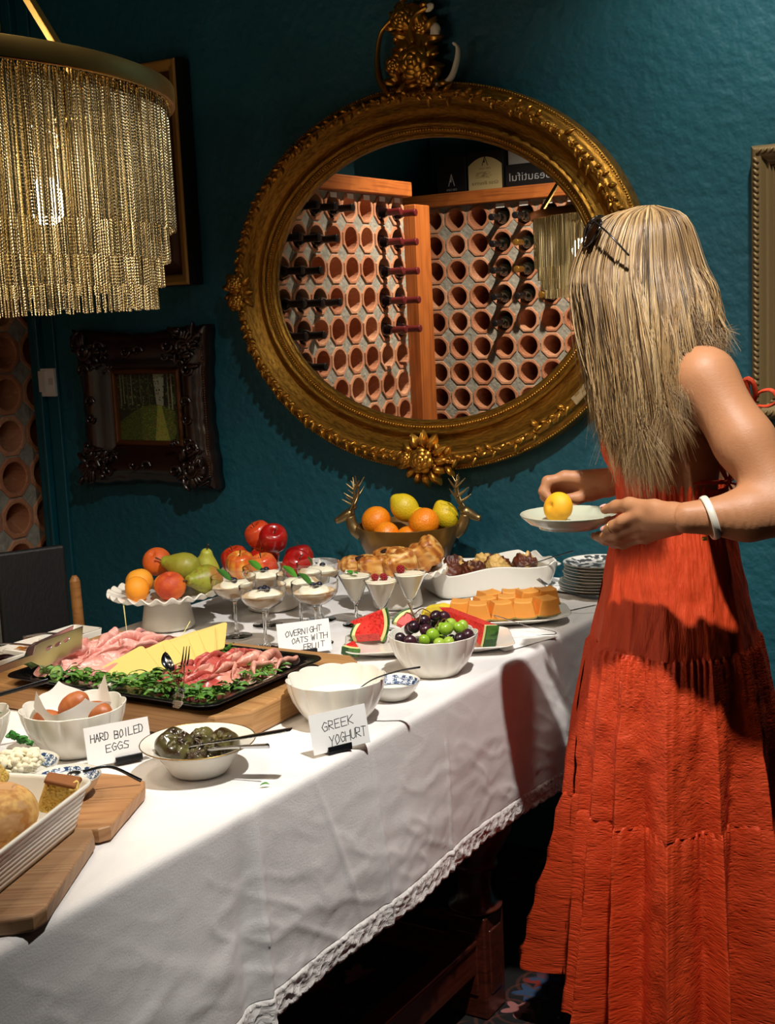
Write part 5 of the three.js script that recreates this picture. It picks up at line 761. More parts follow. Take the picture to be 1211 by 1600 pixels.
  [[[-1.765, floorY + 0.045, 1.205], [0.75, 0.6, 0.35], 'long pale pick stuck in the ham beside the left cake stand'], [[-1.665, floorY + 0.026, 1.168], [0.5, -1.2, 0.3], 'short pale pick stuck behind the cheese fan']].forEach(([p, r, l]) => { const t = thing('cocktail_pick', l, 'pick', p, 0, 'wooden picks on the tray'); t.rotation.set(r[0] - 1.2, r[1], r[2]); part('stick', cyl(0.0012, 0.0006, 0.06, 8, 0, 0.022, 0), mat(0xd8d08a, 0.6), t); part('tip', ball(0.0019, 8, 6).translate(0, 0.052, 0), mat(0x6f7f3a, 0.5), t); });
}
// flat-bladed steel tongs across the left end of the tray
{
  const t = thing('serving_tongs', 'steel serving tongs with broad flat blades lying over the left end of the tray', 'tongs', [-1.805, 0.844, 1.43], 0.06);
  const shp = () => { const s = poly([[-0.16, 0.0], [-0.012, 0.004], [0.004, -0.006], [0.012, -0.014], [0.115, -0.002], [0.128, 0.040], [0.018, 0.034], [0.004, 0.030], [-0.004, 0.016], [-0.16, 0.012]]); for (const [a, b] of [[0.035, 0.019], [0.058, 0.021], [0.081, 0.024]]) { const h = new THREE.Path(); h.absellipse(a, b, 0.008, 0.003, 0, TAU, true, 0.3); s.holes.push(h); } return s; };
  for (const s of [0, 1]) part('arm', extrude(shp(), 0.0016, 0.0005, 8, 1).rotateY(PI / 2), M.steel, t, [s * 0.024, s * 0.004, 0], [0.02 - s * 0.03, s * -0.06, s ? 0.12 : -0.12]);
  part('spring_end', rbox(0.034, 0.012, 0.03, 0.004, 0.013, 0.007, 0.155), M.steel, t);
}
{
  const t = thing('salad_server', 'small steel spoon and fork server with a clear plastic grip leaning on the tray', 'server', [-1.402, 0.840, 1.476]);
  const clear = phys(0xffffff, 0.05, { transmission: 1, thickness: 0.01, ior: 1.49 });
  const grip = part('grip', join([rbox(0.024, 0.03, 0.012, 0.002, 0, 0, 0), rbox(0.020, 0.004, 0.016, 0.001, 0, -0.008, 0), rbox(0.020, 0.004, 0.016, 0.001, 0, 0.004, 0)]), clear, t, [0, 0, 0], [-0.5, -0.75, 0.1]);
  const bowl = (w, l) => surf((u, v) => { const a = (u - 0.5) * 2, b = Math.sin(Math.min(1, 0.06 + v * 0.94) * PI) ** 0.6; return [a * w * b, 0.006 * (a * a + (2 * v - 1) ** 2 - 1), v * l]; }, 12, 14);
  const M2 = mat(0x9a9ca0, 0.15, { metalness: 1, side: THREE.DoubleSide });
  part('spoon', join([xf(bowl(0.011, 0.042), [-0.075, 0.018, -0.068], [0.9, -2.4, 0.9]), limb([[0, 0.012, -0.004, 0.0028], [-0.04, 0.016, -0.038, 0.0022], [-0.078, 0.018, -0.07, 0.002]], 12, 8, 0.5)]), M2, t);
  const tines = [-1, 0, 1].map((k) => limb([[-0.070 + k * 0.004, 0.022, -0.098 - k * 0.003, 0.0016], [-0.086 + k * 0.004, 0.030, -0.122 - k * 0.003, 0.0014], [-0.096 + k * 0.004, 0.044, -0.138 - k * 0.003, 0.0007]], 8, 6));
  part('fork', join([limb([[0.006, 0.012, -0.004, 0.0028], [-0.03, 0.016, -0.05, 0.0022], [-0.070, 0.022, -0.098, 0.005]], 14, 8, 0.35), ...tines]), M2, t);
}

// ------------------------------------------------------------------ yoghurt, olives, eggs and the cards
const thickLiquid = (r, y, f, a, s) => lathe([[r * 0.86, y - 0.014], [r * 0.95, y - 0.007], [r, y], [r * 0.985, y + 0.0007], [r * 0.6, y + 0.001], [0.0005, y + 0.001]], 60, (q, yy, an, t) => [q, yy + (t > 0.45 && q < r * 0.95 ? a * (n3(q * Math.cos(an) * f + 9, q * Math.sin(an) * f + 9, s, s) - 0.4) : 0)]);
{
  const x = -1.239, z = 1.258; bowlAt('fluted white bowl of plain white yoghurt behind its card', x, z, 0.2);
  one('yoghurt', thickLiquid(0.0685, 0.043, 60, 0.006, 4), mat(0xf4f1e6, 0.4), 'thick white yoghurt in the bowl behind the yoghurt card', 'yoghurt', [x, TT, z]);
  const t = thing('spoon', 'long dark handled spoon resting in the yoghurt bowl', 'spoon', [x, TT, z]);
  part('handle', limb([[0.035, 0.052, -0.002, 0.0022], [0.070, 0.077, -0.006, 0.0024], [0.12, 0.096, -0.014, 0.0032], [0.155, 0.104, -0.022, 0.0036]], 24, 8, 0.5), M.darkSteel, t); part('bowl', xf(ball(0.016, 14, 10), [0.022, 0.045, 0.0], [0, 0, 0.5], [1.3, 0.3, 0.9]), M.steel, t);
  card('handwritten white card reading GREEK YOGHURT in front of the yoghurt bowl', [['GREEK', 130, 190, 60, 92, 16, -0.07], ['YOGHURT', 190, 345, 52, 100, 10, -0.07]], -1.140, 1.392, 63.7 * D2R, 0.104, 0.063, 0.44);
}
const blueTex = tex(512, 128, (u, v) => { const w = Math.sin((u * 26 + 0.5 * Math.sin(u * TAU * 9) + v * 2) * TAU), n = fbm(u, v, 40, 8, 3, 4), k = sstep(-0.5, -0.1, Math.sin(u * TAU * 18 + 4 * Math.sin(v * 9 + w)) + (n - 0.5) * 2.4); return mixc(hx(0xdfe4e8), hx(0x1f3a64), k * 0.92); });
const blueM = phys(0xffffff, 0.25, { map: blueTex, clearcoat: 0.5, side: THREE.DoubleSide });
function blueDish(label, x, y, z, r, h) {
  const t = thing('patterned_dish', label, 'dish', [x, y, z], 0, 'blue and white patterned dishes');
  part('porcelain', lathe([[0.001, 0.0015], [r * 0.5, 0.0015], [r * 0.52, 0], [r * 0.56, 0], [r * 0.6, 0.004], [r * 0.85, h * 0.55], [r, h], [r * 0.985, h + 0.0015], [r * 0.83, h * 0.6], [r * 0.58, 0.007], [0.001, 0.006]], 64), M.porcelain, t);
  part('blue_band', lathe([[r * 0.975, h * 1.005], [r * 0.84, h * 0.69], [r * 0.70, h * 0.48]], 96, null), blueM, t);
  return t;
}
blueDish('small blue and white patterned dish behind the yoghurt bowl', -1.220, TT, 1.106, 0.050, 0.030);
{
  const x = -1.295, z = 1.560;
  const t = thing('rimmed_bowl', 'shallow white bowl with a gold rim line holding the pickles', 'bowl', [x, TT, z]);
  part('porcelain', lathe([[0.001, 0.002], [0.036, 0.002], [0.039, 0], [0.043, 0], [0.046, 0.004], [0.056, 0.020], [0.066, 0.036], [0.075, 0.042], [0.089, 0.0475], [0.0885, 0.049], [0.074, 0.0445], [0.063, 0.037], [0.052, 0.020], [0.040, 0.009], [0.001, 0.008]], 80), M.porcelain, t);
  part('gold_rim', new THREE.TorusGeometry(0.0888, 0.0009, 6, 96).rotateX(PI / 2).translate(0, 0.0487, 0), M.brass, t);
  const pk = phys(0xffffff, 0.25, { vertexColors: true, clearcoat: 0.4, clearcoatRoughness: 0.25 });
  const pick = (r, s, cut) => { const g = warp(ball(r, 44, 30), (a, b, c) => { const an = Math.atan2(c, a), q = b / r; let k = 1 + 0.06 * Math.sin(an * 5 + s) * (1 - q * q); let y = b * 1.08; if (q > cut) { k *= 0.9 + 0.22 * Math.sin(an * 7 + s) * sstep(cut, 1, q) + 0.12 * n3(a * 300, b * 300, c * 300, s); y = b * (1.02 - 0.35 * sstep(cut, 1, q) * (0.4 + n3(a * 200, c * 200, s))); } return [a * k, y, c * k]; });
    return paint(g, (a, b, c) => mixc(mixc([98, 92, 50], [66, 60, 32], n3(a * 50, b * 50, c * 50, s)), [52, 36, 20], sstep(0.45, 0.65, n3(a * 120, b * 60, c * 120, s + 3)) * (b > r * cut ? 1 : 0.35))); };
  [['large green pickle with a ragged top at the left of the rimmed bowl', -0.034, 0.046, 0.016, 0.029, 1, 0.45, [0.35, 0, -0.75]], ['round brownish pickle facing front at the right of the rimmed bowl', 0.040, 0.043, 0.006, 0.025, 2, 0.2, [1.1, 0.6, 0.2]], ['dark pickle at the back of the rimmed bowl', 0.002, 0.038, -0.024, 0.024, 3, 0.3, [0.6, 1, 0.3]], ['small crumpled pickle at the front of the rimmed bowl', 0.002, 0.034, 0.032, 0.018, 4, -0.2, [0.8, 0.2, 0]], ['small pickle between the two round ones in the rimmed bowl', 0.022, 0.031, 0.022, 0.018, 5, -0.1, [0.3, 2, 0.4]]].forEach(([l, a, y, b, r, s, cut, rot]) => { const c = Math.cos(0.56), q = Math.sin(0.56); one('pickle', pick(r, s, cut), pk, l, 'pickle', [x + a * c + b * q, TT + y, z - a * q + b * c], rot, 'pickles in the rimmed bowl'); });
  const f = thing('fork', 'steel fork with a broad flat handle resting in the pickle bowl', 'fork', [x, TT, z]);
  part('handle', surf((u, v) => { const a = u * TAU, w = mix(0.004, 0.0105, sstep(0.1, 0.8, v)) * (v > 0.985 ? 0.8 : 1), e = mix(-0.02, 0.152, v); const d = [0.94, -0.34]; return [0.015 + e * d[0] + Math.cos(a) * w * 0.34, 0.046 + (e + 0.02) * 0.19 + Math.sin(a) * 0.0014, 0.022 + e * d[1] + Math.cos(a) * w * 0.94]; }, 14, 24, true), M.steel, f);
  part('tines', join([-1, 0, 1].map((k) => limb([[0.0, 0.045, 0.030 + k * 0.004, 0.0012], [-0.012, 0.040, 0.034 + k * 0.004, 0.0012], [-0.024, 0.041, 0.039 + k * 0.004, 0.0006]], 8, 6))), M.steel, f).userData.kind = 'stuff';
  const c2 = thing('serving_spoon', 'steel spoon handle lying beside the fork in the pickle bowl', 'spoon', [x, TT, z]);
  part('handle', limb([[0.035, 0.045, 0.02, 0.0028], [0.075, 0.0515, 0.010, 0.0026], [0.135, 0.058, -0.004, 0.0042]], 20, 10, 0.45), M.steel, c2);
  one('herb_scrap', xf(mintGeo(0.016, 0.003, 0), [0, 0, 0], [0, 2, 0]), leafM, 'tiny green herb scrap on the cloth beside the pickle bowl', 'leaf', [-1.168, TT + 0.0008, 1.575]);
}
{
  const x = -1.550, z = 1.568; bowlAt('fluted white bowl of boiled eggs lined with a paper napkin', x, z, 0.3);
  const t = one('paper_napkin', flip(surf((u, v) => { const a = (u - 0.5) * 2, b = (v - 0.5) * 2, m = Math.max(Math.abs(a), Math.abs(b)), r = Math.hypot(a, b), an = Math.atan2(b, a), q = r / 0.74, corner = Math.max(0, q - 1.0) / 0.91; const R = 0.056 * Math.min(1, q) ** 0.9 + 0.010 * corner; const y = 0.0125 + 0.050 * Math.min(1, q) ** 2.2 + corner * 0.046 + 0.004 * Math.sin(an * 6) * r + 0.003 * (n3(a * 3, b * 3, 1) - 0.5); return [Math.cos(an) * R * (1 + 0.05 * Math.sin(an * 4 + 1)) + 0.006 * corner * Math.cos(an * 3), y, Math.sin(an) * R * (1 + 0.04 * Math.sin(an * 5))]; }, 60, 60)), mat(0xf3f1ec, 0.9, { side: THREE.DoubleSide }), 'white paper napkin with pointed corners folded into the egg bowl', 'napkin', [x, TT, z], [0, 0.42, 0]);
  const eggM = mat(0xffffff, 0.45, { map: tex(128, 128, (u, v) => mixc(hx(0xa4582a), hx(0xb26a3a), fbm(u, v, 20, 20, 3, 3))) });
  const eg = lathe([[0.0004, -0.0265], [0.010, -0.0245], [0.0185, -0.0165], [0.0218, -0.004], [0.0205, 0.010], [0.0145, 0.0235], [0.0065, 0.0305], [0.0004, 0.0318]], 36, null, 40);
  [['large brown egg on top in the middle of the egg bowl', [-1.536, TT + 0.078, 1.580], [0.4, 0.6, -1.0]], ['brown egg at the right in the egg bowl', [-1.503, TT + 0.066, 1.566], [0.3, 0.2, -1.4]], ['brown egg low at the left, mostly behind the napkin', [-1.566, TT + 0.054, 1.604], [0.8, 0, 1.2]]].forEach(([l, p, r]) => one('egg', eg, eggM, l, 'egg', p, r, 'brown eggs in the bowl'));
  card('handwritten white card reading HARD BOILED EGGS in front of the egg bowl', [['HARD', 55, 165, 42, 80, 9, -0.06], ['BOILED', 290, 160, 42, 82, 8, -0.06], ['EGGS', 190, 285, 50, 78, 10, -0.05]], -1.432, 1.588, 60 * D2R, 0.105, 0.062, 0.62);
}
card('handwritten white card reading OVERNIGHT OATS WITH FRUIT behind the tray', [['OVERNIGHT', 95, 175, 44, 72, 5, -0.09], ['OATS', 165, 270, 44, 68, 6, -0.08], ['WITH', 405, 250, 44, 72, 6, -0.08], ['FRUIT', 300, 360, 44, 70, 8, -0.08]], -1.540, 0.925, 51 * D2R, 0.112, 0.066, 0.5);

// ------------------------------------------------------------------ jams, green leaves, soft cheese, bread
{
  const x = -2.034, z = 1.195;
  const t = thing('jam_dish', 'white three compartment dish of jams at the far left of the table', 'dish', [x, TT, z]);
  part('dish_body', dish([[0.070, 0.290, 0.01, 0.001], [0.074, 0.294, 0.012, 0], [0.084, 0.306, 0.012, 0.020], [0.090, 0.312, 0.012, 0.042], [0.090, 0.312, 0.012, 0.044], [0.084, 0.306, 0.010, 0.044], [0.078, 0.30, 0.010, 0.022], [0.066, 0.286, 0.008, 0.006]], 64), M.porcelain, t);
  for (const s of [-0.5, 0.5]) part('divider', rbox(0.080, 0.034, 0.007, 0.003, 0, 0.024, s * 0.1), M.porcelain, t);
  [['dark red berry jam in the far compartment of the jam dish', 0x3c0a10, -0.1], ['amber apricot jam in the middle compartment of the jam dish', 0x9a5a12, 0], ['dark plum jam in the near compartment of the jam dish', 0x1e0c10, 0.1]].forEach(([l, c, dz], i) => one('jam', warp(new THREE.BoxGeometry(0.072, 0.024, 0.082, 24, 1, 24), (a, b, d) => [a * (b < 0 ? 0.9 : 1), b + (b > 0 ? 0.006 * (n3(a * 90, d * 90, i, 4) - 0.5) : 0), d]), phys(c, 0.12, { clearcoat: 1, clearcoatRoughness: 0.05 }), l, 'jam', [x, TT + 0.0215, z + dz * 0.99], [0, 0, 0], 'jams in the compartment dish'));
  [['steel spoon standing in the red jam of the jam dish', -0.1, 0.5], ['steel spoon standing in the apricot jam of the jam dish', 0.0, 0.25]].forEach(([l, dz, a]) => { const s = thing('jam_spoon', l, 'spoon', [x, TT + 0.034, z + dz], a, 'spoons in the jam dish'); part('handle', limb([[0, 0.004, 0, 0.002], [-0.035, 0.020, 0.05, 0.0022], [-0.06, 0.030, 0.12, 0.0045]], 18, 8, 0.4), M.steel, s); part('bowl', xf(ball(0.012, 12, 8), [0.006, 0.002, -0.008], [0, 0, 0.3], [1, 0.35, 1.4]), M.steel, s); });
}
{
  const x = -1.690, z = 1.690; bowlAt('fluted white bowl of green leaves cut off at the left edge', x, z, 0.15);
  const gs = []; for (let k = 0; k < 90; k++) { const a = rr(0, TAU), r = Math.sqrt(rnd()) * 0.038; gs.push(xf(mintGeo(rr(0.035, 0.055), rr(0.007, 0.011), rr(0, 0.012)), [x + Math.cos(a) * r, TT + rr(0.045, 0.078), z + Math.sin(a) * r], [rr(-0.35, 0.2), rr(0, TAU), rr(-0.5, 0.5)])); }
  const g = join(gs); paint(g, (a, b, c) => mixc([24, 72, 24], [70, 128, 44], n3(a * 70, b * 70, c * 70, 5)));
  one('salad_leaves', g, mat(0xffffff, 0.45, { vertexColors: true, side: THREE.DoubleSide }), 'heap of green herb leaves in the bowl at the left edge', 'salad').userData.kind = 'stuff';
  const s = thing('salad_tongs', 'dark slim tongs resting across the bowl of green leaves', 'tongs', [x, TT + 0.083, z], 0); for (const k of [0, 1]) part('arm', limb([[-0.05, 0.0, 0.03 + k * 0.012, 0.003], [0.02, 0.012, -0.04 + k * 0.006, 0.0035], [0.085, 0.028, -0.125, 0.004]], 18, 8, 0.5), M.darkSteel, s);
}
{
  const x = -1.520, z = 1.716; blueDish('blue and white patterned dish of crumbled white cheese', x, TT, z, 0.060, 0.030);
  const gs = []; for (let k = 0; k < 240; k++) { const a = rr(0, TAU), r = Math.sqrt(rnd()) * 0.032, r2 = rr(0.003, 0.0075); gs.push(xf(new THREE.IcosahedronGeometry(r2, 1), [x + Math.cos(a) * r, TT + 0.016 + rr(0, 0.030) * (1 - (r / 0.045) ** 2) + r * 0.3, z + Math.sin(a) * r], [rr(0, 3), rr(0, 3), 0], [rr(0.8, 1.5), rr(0.6, 1), 1])); }
  one('crumbled_cheese', join(gs), mat(0xe6dfc2, 0.65), 'heap of crumbled white cheese in the blue and white dish', 'cheese').userData.kind = 'stuff';
  one('parsley_sprig', join([0, 1, 2, 3, 4].map((k) => xf(surf((u, v) => { const a = (u - 0.5) * 2, b = Math.sin(v * PI) ** 0.5 * (0.7 + 0.3 * Math.cos(v * 16)); return [a * 0.009 * b, 0.004 * Math.sin(a * 6 + v * 7), v * 0.026]; }, 8, 12), [x - 0.035, TT + 0.056, z - 0.032], [-0.7, k * 1.1 + 0.3, 0]))), mat(0x2f7a28, 0.5, { side: THREE.DoubleSide }), 'green parsley sprig on the crumbled white cheese', 'herb');
  const bx = -1.362, bz = 1.772, by = TT + 0.022; blueDish('blue and white patterned dish of white cream behind the bread dish', bx, by, bz, 0.050, 0.030);
  one('soft_cheese', warp(ball(0.030, 36, 18), (a, b, c) => { const n = n3(a * 110, b * 110, c * 110, 5); return [a * (0.85 + 0.2 * n), b * 0.36 * (0.7 + 0.6 * n), c * (0.85 + 0.2 * n)]; }), mat(0xf3efdf, 0.5), 'white soft cheese heaped in the dish behind the bread', 'cheese', [bx, by + 0.020, bz]);
  const s = thing('butter_spoon', 'small spoon lying from the cream dish onto the wooden board', 'spoon', [-1.335, by, 1.745]); part('handle', limb([[-0.01, 0.034, 0.01, 0.0022], [0.012, 0.0345, -0.02, 0.0022], [0.040, 0.006, -0.055, 0.0028]], 18, 8, 0.6), M.darkSteel, s); part('bowl', xf(ball(0.009, 10, 8), [-0.018, 0.033, 0.02], [0, 0, 0], [1, 0.35, 1.3]), M.steel, s);
}
const board = (label, pts, m, h = 0.021) => one('cutting_board', setUV(extrude(poly(pts.map(([x, z]) => [x, -z])), h, 0.004, 6, 3).rotateX(-PI / 2), (x, y, z, a, b, c) => { const p = x * 0.55 + z * 0.85, q = x * 0.85 - z * 0.55; return Math.abs(b) > 0.6 ? [q * 2.2, p * 3] : [q * 2.2 + y * 3, p * 3 + y * 6]; }), m, label, 'board', [0, TT, 0], [0, 0, 0], 'wooden cutting boards');
board('rounded wooden cutting board under the cream dish, behind the other board', [[-1.425, 1.680], [-1.335, 1.664], [-1.305, 1.672], [-1.288, 1.692], [-1.228, 1.826], [-1.235, 1.842], [-1.385, 1.925], [-1.41, 1.92]], M.board);
board('wooden cutting board nearest the camera under the ribbed bread dish', [[-1.262, 1.848], [-1.242, 1.846], [-1.225, 1.860], [-1.122, 2.045], [-1.120, 2.068], [-1.135, 2.085], [-1.285, 2.195], [-1.305, 2.185], [-1.40, 1.965], [-1.392, 1.945]], M.boardPale);
{
  const x = -1.284, z = 1.992, ry = 17.6 * D2R, t = thing('bread_dish', 'white rectangular ribbed baking dish holding bread rolls', 'dish', [x, TT + 0.0212, z], ry);
  const lv = [[0.120, 0.250, 0.02, 0.001], [0.126, 0.256, 0.022, 0]]; for (let k = 0; k < 7; k++) { const y = 0.006 + k * 0.0072, g = y * 0.55; lv.push([0.130 + g, 0.260 + g, 0.024, y], [0.1318 + g, 0.2618 + g, 0.024, y + 0.0014], [0.1330 + g, 0.2630 + g, 0.024, y + 0.0034], [0.1322 + g, 0.2622 + g, 0.024, y + 0.0054], [0.1312 + g, 0.2612 + g, 0.024, y + 0.0064]); }
  lv.push([0.168, 0.298, 0.026, 0.0585], [0.172, 0.302, 0.027, 0.062], [0.171, 0.301, 0.027, 0.0645], [0.164, 0.294, 0.024, 0.0650], [0.158, 0.288, 0.022, 0.060], [0.130, 0.260, 0.02, 0.010], [0.11, 0.24, 0.018, 0.006]);
  part('dish_body', dish(lv, 112), M.porcelain, t);
  const crust = mat(0xffffff, 0.75, { vertexColors: true }), C = (a, b, s = 1) => [x + a * Math.cos(ry) + b * Math.sin(ry), z - a * Math.sin(ry) + b * Math.cos(ry)];
  const ck = (a, b, c, s) => b < -0.01 ? 0 : Math.exp(-(((n3(a * 48, b * 48, c * 48, s + 20) - 0.5) / 0.018) ** 2)) * sstep(0.4, 0.6, n3(a * 30, b * 30, c * 30, s + 31));
  const roll = (r, s, sy) => paint(warp(mergeVertices(new THREE.IcosahedronGeometry(r, 40).deleteAttribute('uv').deleteAttribute('normal')), (a, b, c) => { const n = n3(a * 30, b * 30, c * 30, s), cr = Math.exp(-(((a * 0.8 + c * 0.6 + 0.014 + 0.012 * Math.sin(c * 60)) / 0.0032) ** 2)) * (b > 0 ? 1 : 0); const k = 0.94 + 0.1 * n + 0.016 * n3(a * 200, b * 200, c * 200, s) - 0.085 * cr - 0.030 * ck(a, b, c, s); return [a * k, b * sy * k, c * k]; }), (a, b, c) => { const n = 0.5 * n3(a * 34, b * 34, c * 34, s + 3) + 0.3 * n3(a * 110, b * 110, c * 110, s) + 0.2 * n3(a * 320, b * 320, c * 320, s); let q = mixc([222, 178, 106], [182, 124, 62], sstep(0.32, 0.7, n)); q = mixc(q, [112, 62, 28], 0.6 * ck(a, b, c, s)); q = mixc(q, [228, 196, 140], 0.7 * sstep(0.5, 0.75, n3(a * 16, b * 16, c * 16, s + 5))); return mixc(q, [196, 152, 106], 0.8 * sstep(0.64, 0.68, 0.7 * n3(a * 40, b * 40, c * 40, s + 9) + 0.3 * n3(a * 160, b * 160, c * 160, s))); });
  const p1 = C(0.010, -0.014), p2 = C(0.0, 0.085);
  one('bread_roll', roll(0.0555, 2, 0.80), crust, 'large round crusty bread roll in the middle of the ribbed dish', 'bread', [p1[0], TT + 0.078, p1[1]], [0, 0.6, 0.15], 'bread in the ribbed dish');
  one('bread_roll', roll(0.046, 6, 0.78), crust, 'dark crusted bread roll nearest the camera in the ribbed dish', 'bread', [p2[0], TT + 0.070, p2[1]], [0, 2, 0.1], 'bread in the ribbed dish');
  const crumb = mat(0xffffff, 0.85, { map: tex(256, 256, (u, v) => mixc(mixc(hx(0xd9b04a), hx(0xe8cf86), fbm(u, v, 10, 10, 4, 5)), hx(0xa8842e), sstep(0.6, 0.75, fbm(u, v, 26, 26, 3, 2)))), bumpMap: bump((u, v) => fbm(u, v, 20, 20, 4, 7), 128, 128), bumpScale: 0.003 });
  const piece = (label, w, h, d, p, r) => { const q = thing('bread_piece', label, 'bread', p, 0, 'bread in the ribbed dish'); q.rotation.set(...r); const g = warp(mergeVertices(new RoundedBoxGeometry(w, h, d, 10, 0.009)), (a, b, c) => { const n = n3(a * 120, b * 120, c * 120, 4) - 0.5, m = n3(a * 40, b * 40, c * 40, 7) - 0.5; return [a + n * 0.005 + m * 0.008 + 0.12 * b, b + n * 0.003, c + n * 0.005 + m * 0.008]; }); part('crumb', boxUV(g, 14), crumb, q); part('crust', paint(warp(mergeVertices(new RoundedBoxGeometry(w * 1.04, 0.007, d * 1.06, 8, 0.0034)), (a, b, c) => { const m = n3(a * 60, c * 60, 2) - 0.5; return [a + 0.12 * h / 2 + m * 0.006, b + 0.006 * m + h / 2 - 0.001 - 6 * a * a, c + m * 0.006]; }), (a, b, c) => mixc([150, 92, 40], [120, 68, 30], n3(a * 60, b * 60, c * 60, 2))), crust, q); };
  const p3 = C(0.046, -0.112), p4 = C(-0.050, -0.085), p5 = C(-0.040, 0.030);
  piece('wedge of yellow bread with brown crust standing at the far end of the dish', 0.044, 0.052, 0.026, [p3[0], TT + 0.072, p3[1]], [0.12, 0.5, -0.28]);
  piece('yellow crumbly bread piece at the left behind the large roll', 0.06, 0.05, 0.045, [p4[0], TT + 0.098, p4[1]], [0.5, 0.2, 0.35]);
}

// ------------------------------------------------------------------ paper napkins and serving cutlery near the plates
const sheet = (label, pts, y) => one('paper_napkin', warp(extrude(poly(pts.map(([x, z]) => [x, -z])), 0.0008, 0, 4).rotateX(-PI / 2), (a, b, c) => [a, b, c]), M.paper, label, 'napkin', [0, TT + 0.0002 + y, 0], [0, 0, 0], 'flat paper napkins');
sheet('white folded paper napkin between the melon and watermelon platters', [[-1.275, 0.69], [-1.175, 0.745], [-1.125, 0.60], [-1.215, 0.565]], 0);
sheet('white folded paper napkin between the melon platter and the plates', [[-1.29, 0.33], [-1.21, 0.39], [-1.165, 0.29], [-1.235, 0.27]], 0.0);
{
  const t = thing('fork', 'steel fork stuck in the melon with its dark handle over the table edge', 'fork', [0, 0, 0]);
  part('handle', limb([[-1.222, 0.806, 0.39, 0.0022], [-1.17, 0.800, 0.38, 0.0026], [-1.115, 0.795, 0.372, 0.0042]], 18, 8, 0.5), M.darkSteel, t);
  part('tines', join([-1.5, -0.5, 0.5, 1.5].map((k) => limb([[-1.222, 0.806, 0.39 + k * 0.001, 0.0016], [-1.245, 0.820, 0.392 + k * 0.0042, 0.0016], [-1.268, 0.832, 0.388 + k * 0.0046, 0.0008]], 10, 6))), M.steel, t).userData.kind = 'stuff';
  const s = thing('serving_spoon', 'dark handled spoon resting in the wavy baking dish', 'spoon', [0, 0, 0]);
  part('handle', limb([[-1.40, 0.815, 0.22, 0.002], [-1.325, 0.842, 0.205, 0.0026], [-1.265, 0.862, 0.195, 0.0036]], 18, 8, 0.5), M.darkSteel, s); part('bowl', xf(ball(0.015, 12, 8), [-1.42, 0.806, 0.224], [0, 0, 0.3], [1.4, 0.35, 0.9]), M.steel, s);
  const w = thing('wire_tongs', 'thin wire serving tongs lying before the melon platter', 'tongs', [0, 0, 0]);
  part('wire', tube([[-1.335, 0.792, 0.575], [-1.28, 0.788, 0.580], [-1.20, 0.775, 0.590], [-1.135, 0.768, 0.592], [-1.128, 0.767, 0.602], [-1.16, 0.766, 0.620], [-1.225, 0.7655, 0.655]], 0.0011, 60, 8), M.steel, w);
}
// ------------------------------------------------------------------ the woman
// smooth union of tapered capsules [ax,ay,az,ra, bx,by,bz,rb], meshed on a grid over the box lo..hi
function flesh(bones, lo, hi, n, k, smooth = 3) {
  const mc = new MarchingCubes(n, new THREE.MeshBasicMaterial(), false, false, 260000), h = [0, 1, 2].map((i) => (hi[i] - lo[i]) / 2), c = [0, 1, 2].map((i) => (hi[i] + lo[i]) / 2);
  const B = bones.map((b) => { const d = [b[4] - b[0], b[5] - b[1], b[6] - b[2]]; return { b, d, l2: d[0] * d[0] + d[1] * d[1] + d[2] * d[2] || 1e-9 }; });
  for (let iz = 0; iz < n; iz++) for (let iy = 0; iy < n; iy++) for (let ix = 0; ix < n; ix++) {
    const x = c[0] + h[0] * (ix - n / 2) / (n / 2), y = c[1] + h[1] * (iy - n / 2) / (n / 2), z = c[2] + h[2] * (iz - n / 2) / (n / 2);
    let m = 1e9, s = 0;
    for (const { b, d, l2 } of B) { const px = x - b[0], py = y - b[1], pz = z - b[2]; const t = clamp((px * d[0] + py * d[1] + pz * d[2]) / l2); const q = Math.hypot(px - t * d[0], py - t * d[1], pz - t * d[2]) - (b[3] + (b[7] - b[3]) * t); if (q < m) m = q; if (q < 0.12) s += Math.exp(-q / k); }
    mc.field[ix + iy * n + iz * n * n] = s > 0 ? k * Math.log(s) : -m;
  }
  mc.isolation = 0; mc.update();
  const cnt = mc.count, P = new Float32Array(cnt * 3); for (let i = 0; i < cnt; i++) for (let a = 0; a < 3; a++) P[i * 3 + a] = c[a] + mc.positionArray[i * 3 + a] * h[a];
  let g = new THREE.BufferGeometry(); g.setAttribute('position', new THREE.BufferAttribute(P, 3)); g = mergeVertices(g, 2e-5);
  const A = g.attributes.position.array, J = g.index.array, nv = A.length / 3, sum = new Float32Array(nv * 3), num = new Float32Array(nv);
  for (let it = 0; it < smooth * 2; it++) { sum.fill(0); num.fill(0); for (let i = 0; i < J.length; i += 3) for (let e = 0; e < 3; e++) { const p = J[i + e], q = J[i + (e + 1) % 3]; for (let c2 = 0; c2 < 3; c2++) { sum[p * 3 + c2] += A[q * 3 + c2]; sum[q * 3 + c2] += A[p * 3 + c2]; } num[p]++; num[q]++; }
    const w = it % 2 ? -0.52 : 0.5; for (let i = 0; i < nv; i++) if (num[i]) for (let c2 = 0; c2 < 3; c2++) A[i * 3 + c2] += w * (sum[i * 3 + c2] / num[i] - A[i * 3 + c2]); }
  g.computeVertexNormals(); return g;
}
const chain = (pts) => pts.slice(1).map((p, i) => [...pts[i], ...p]);
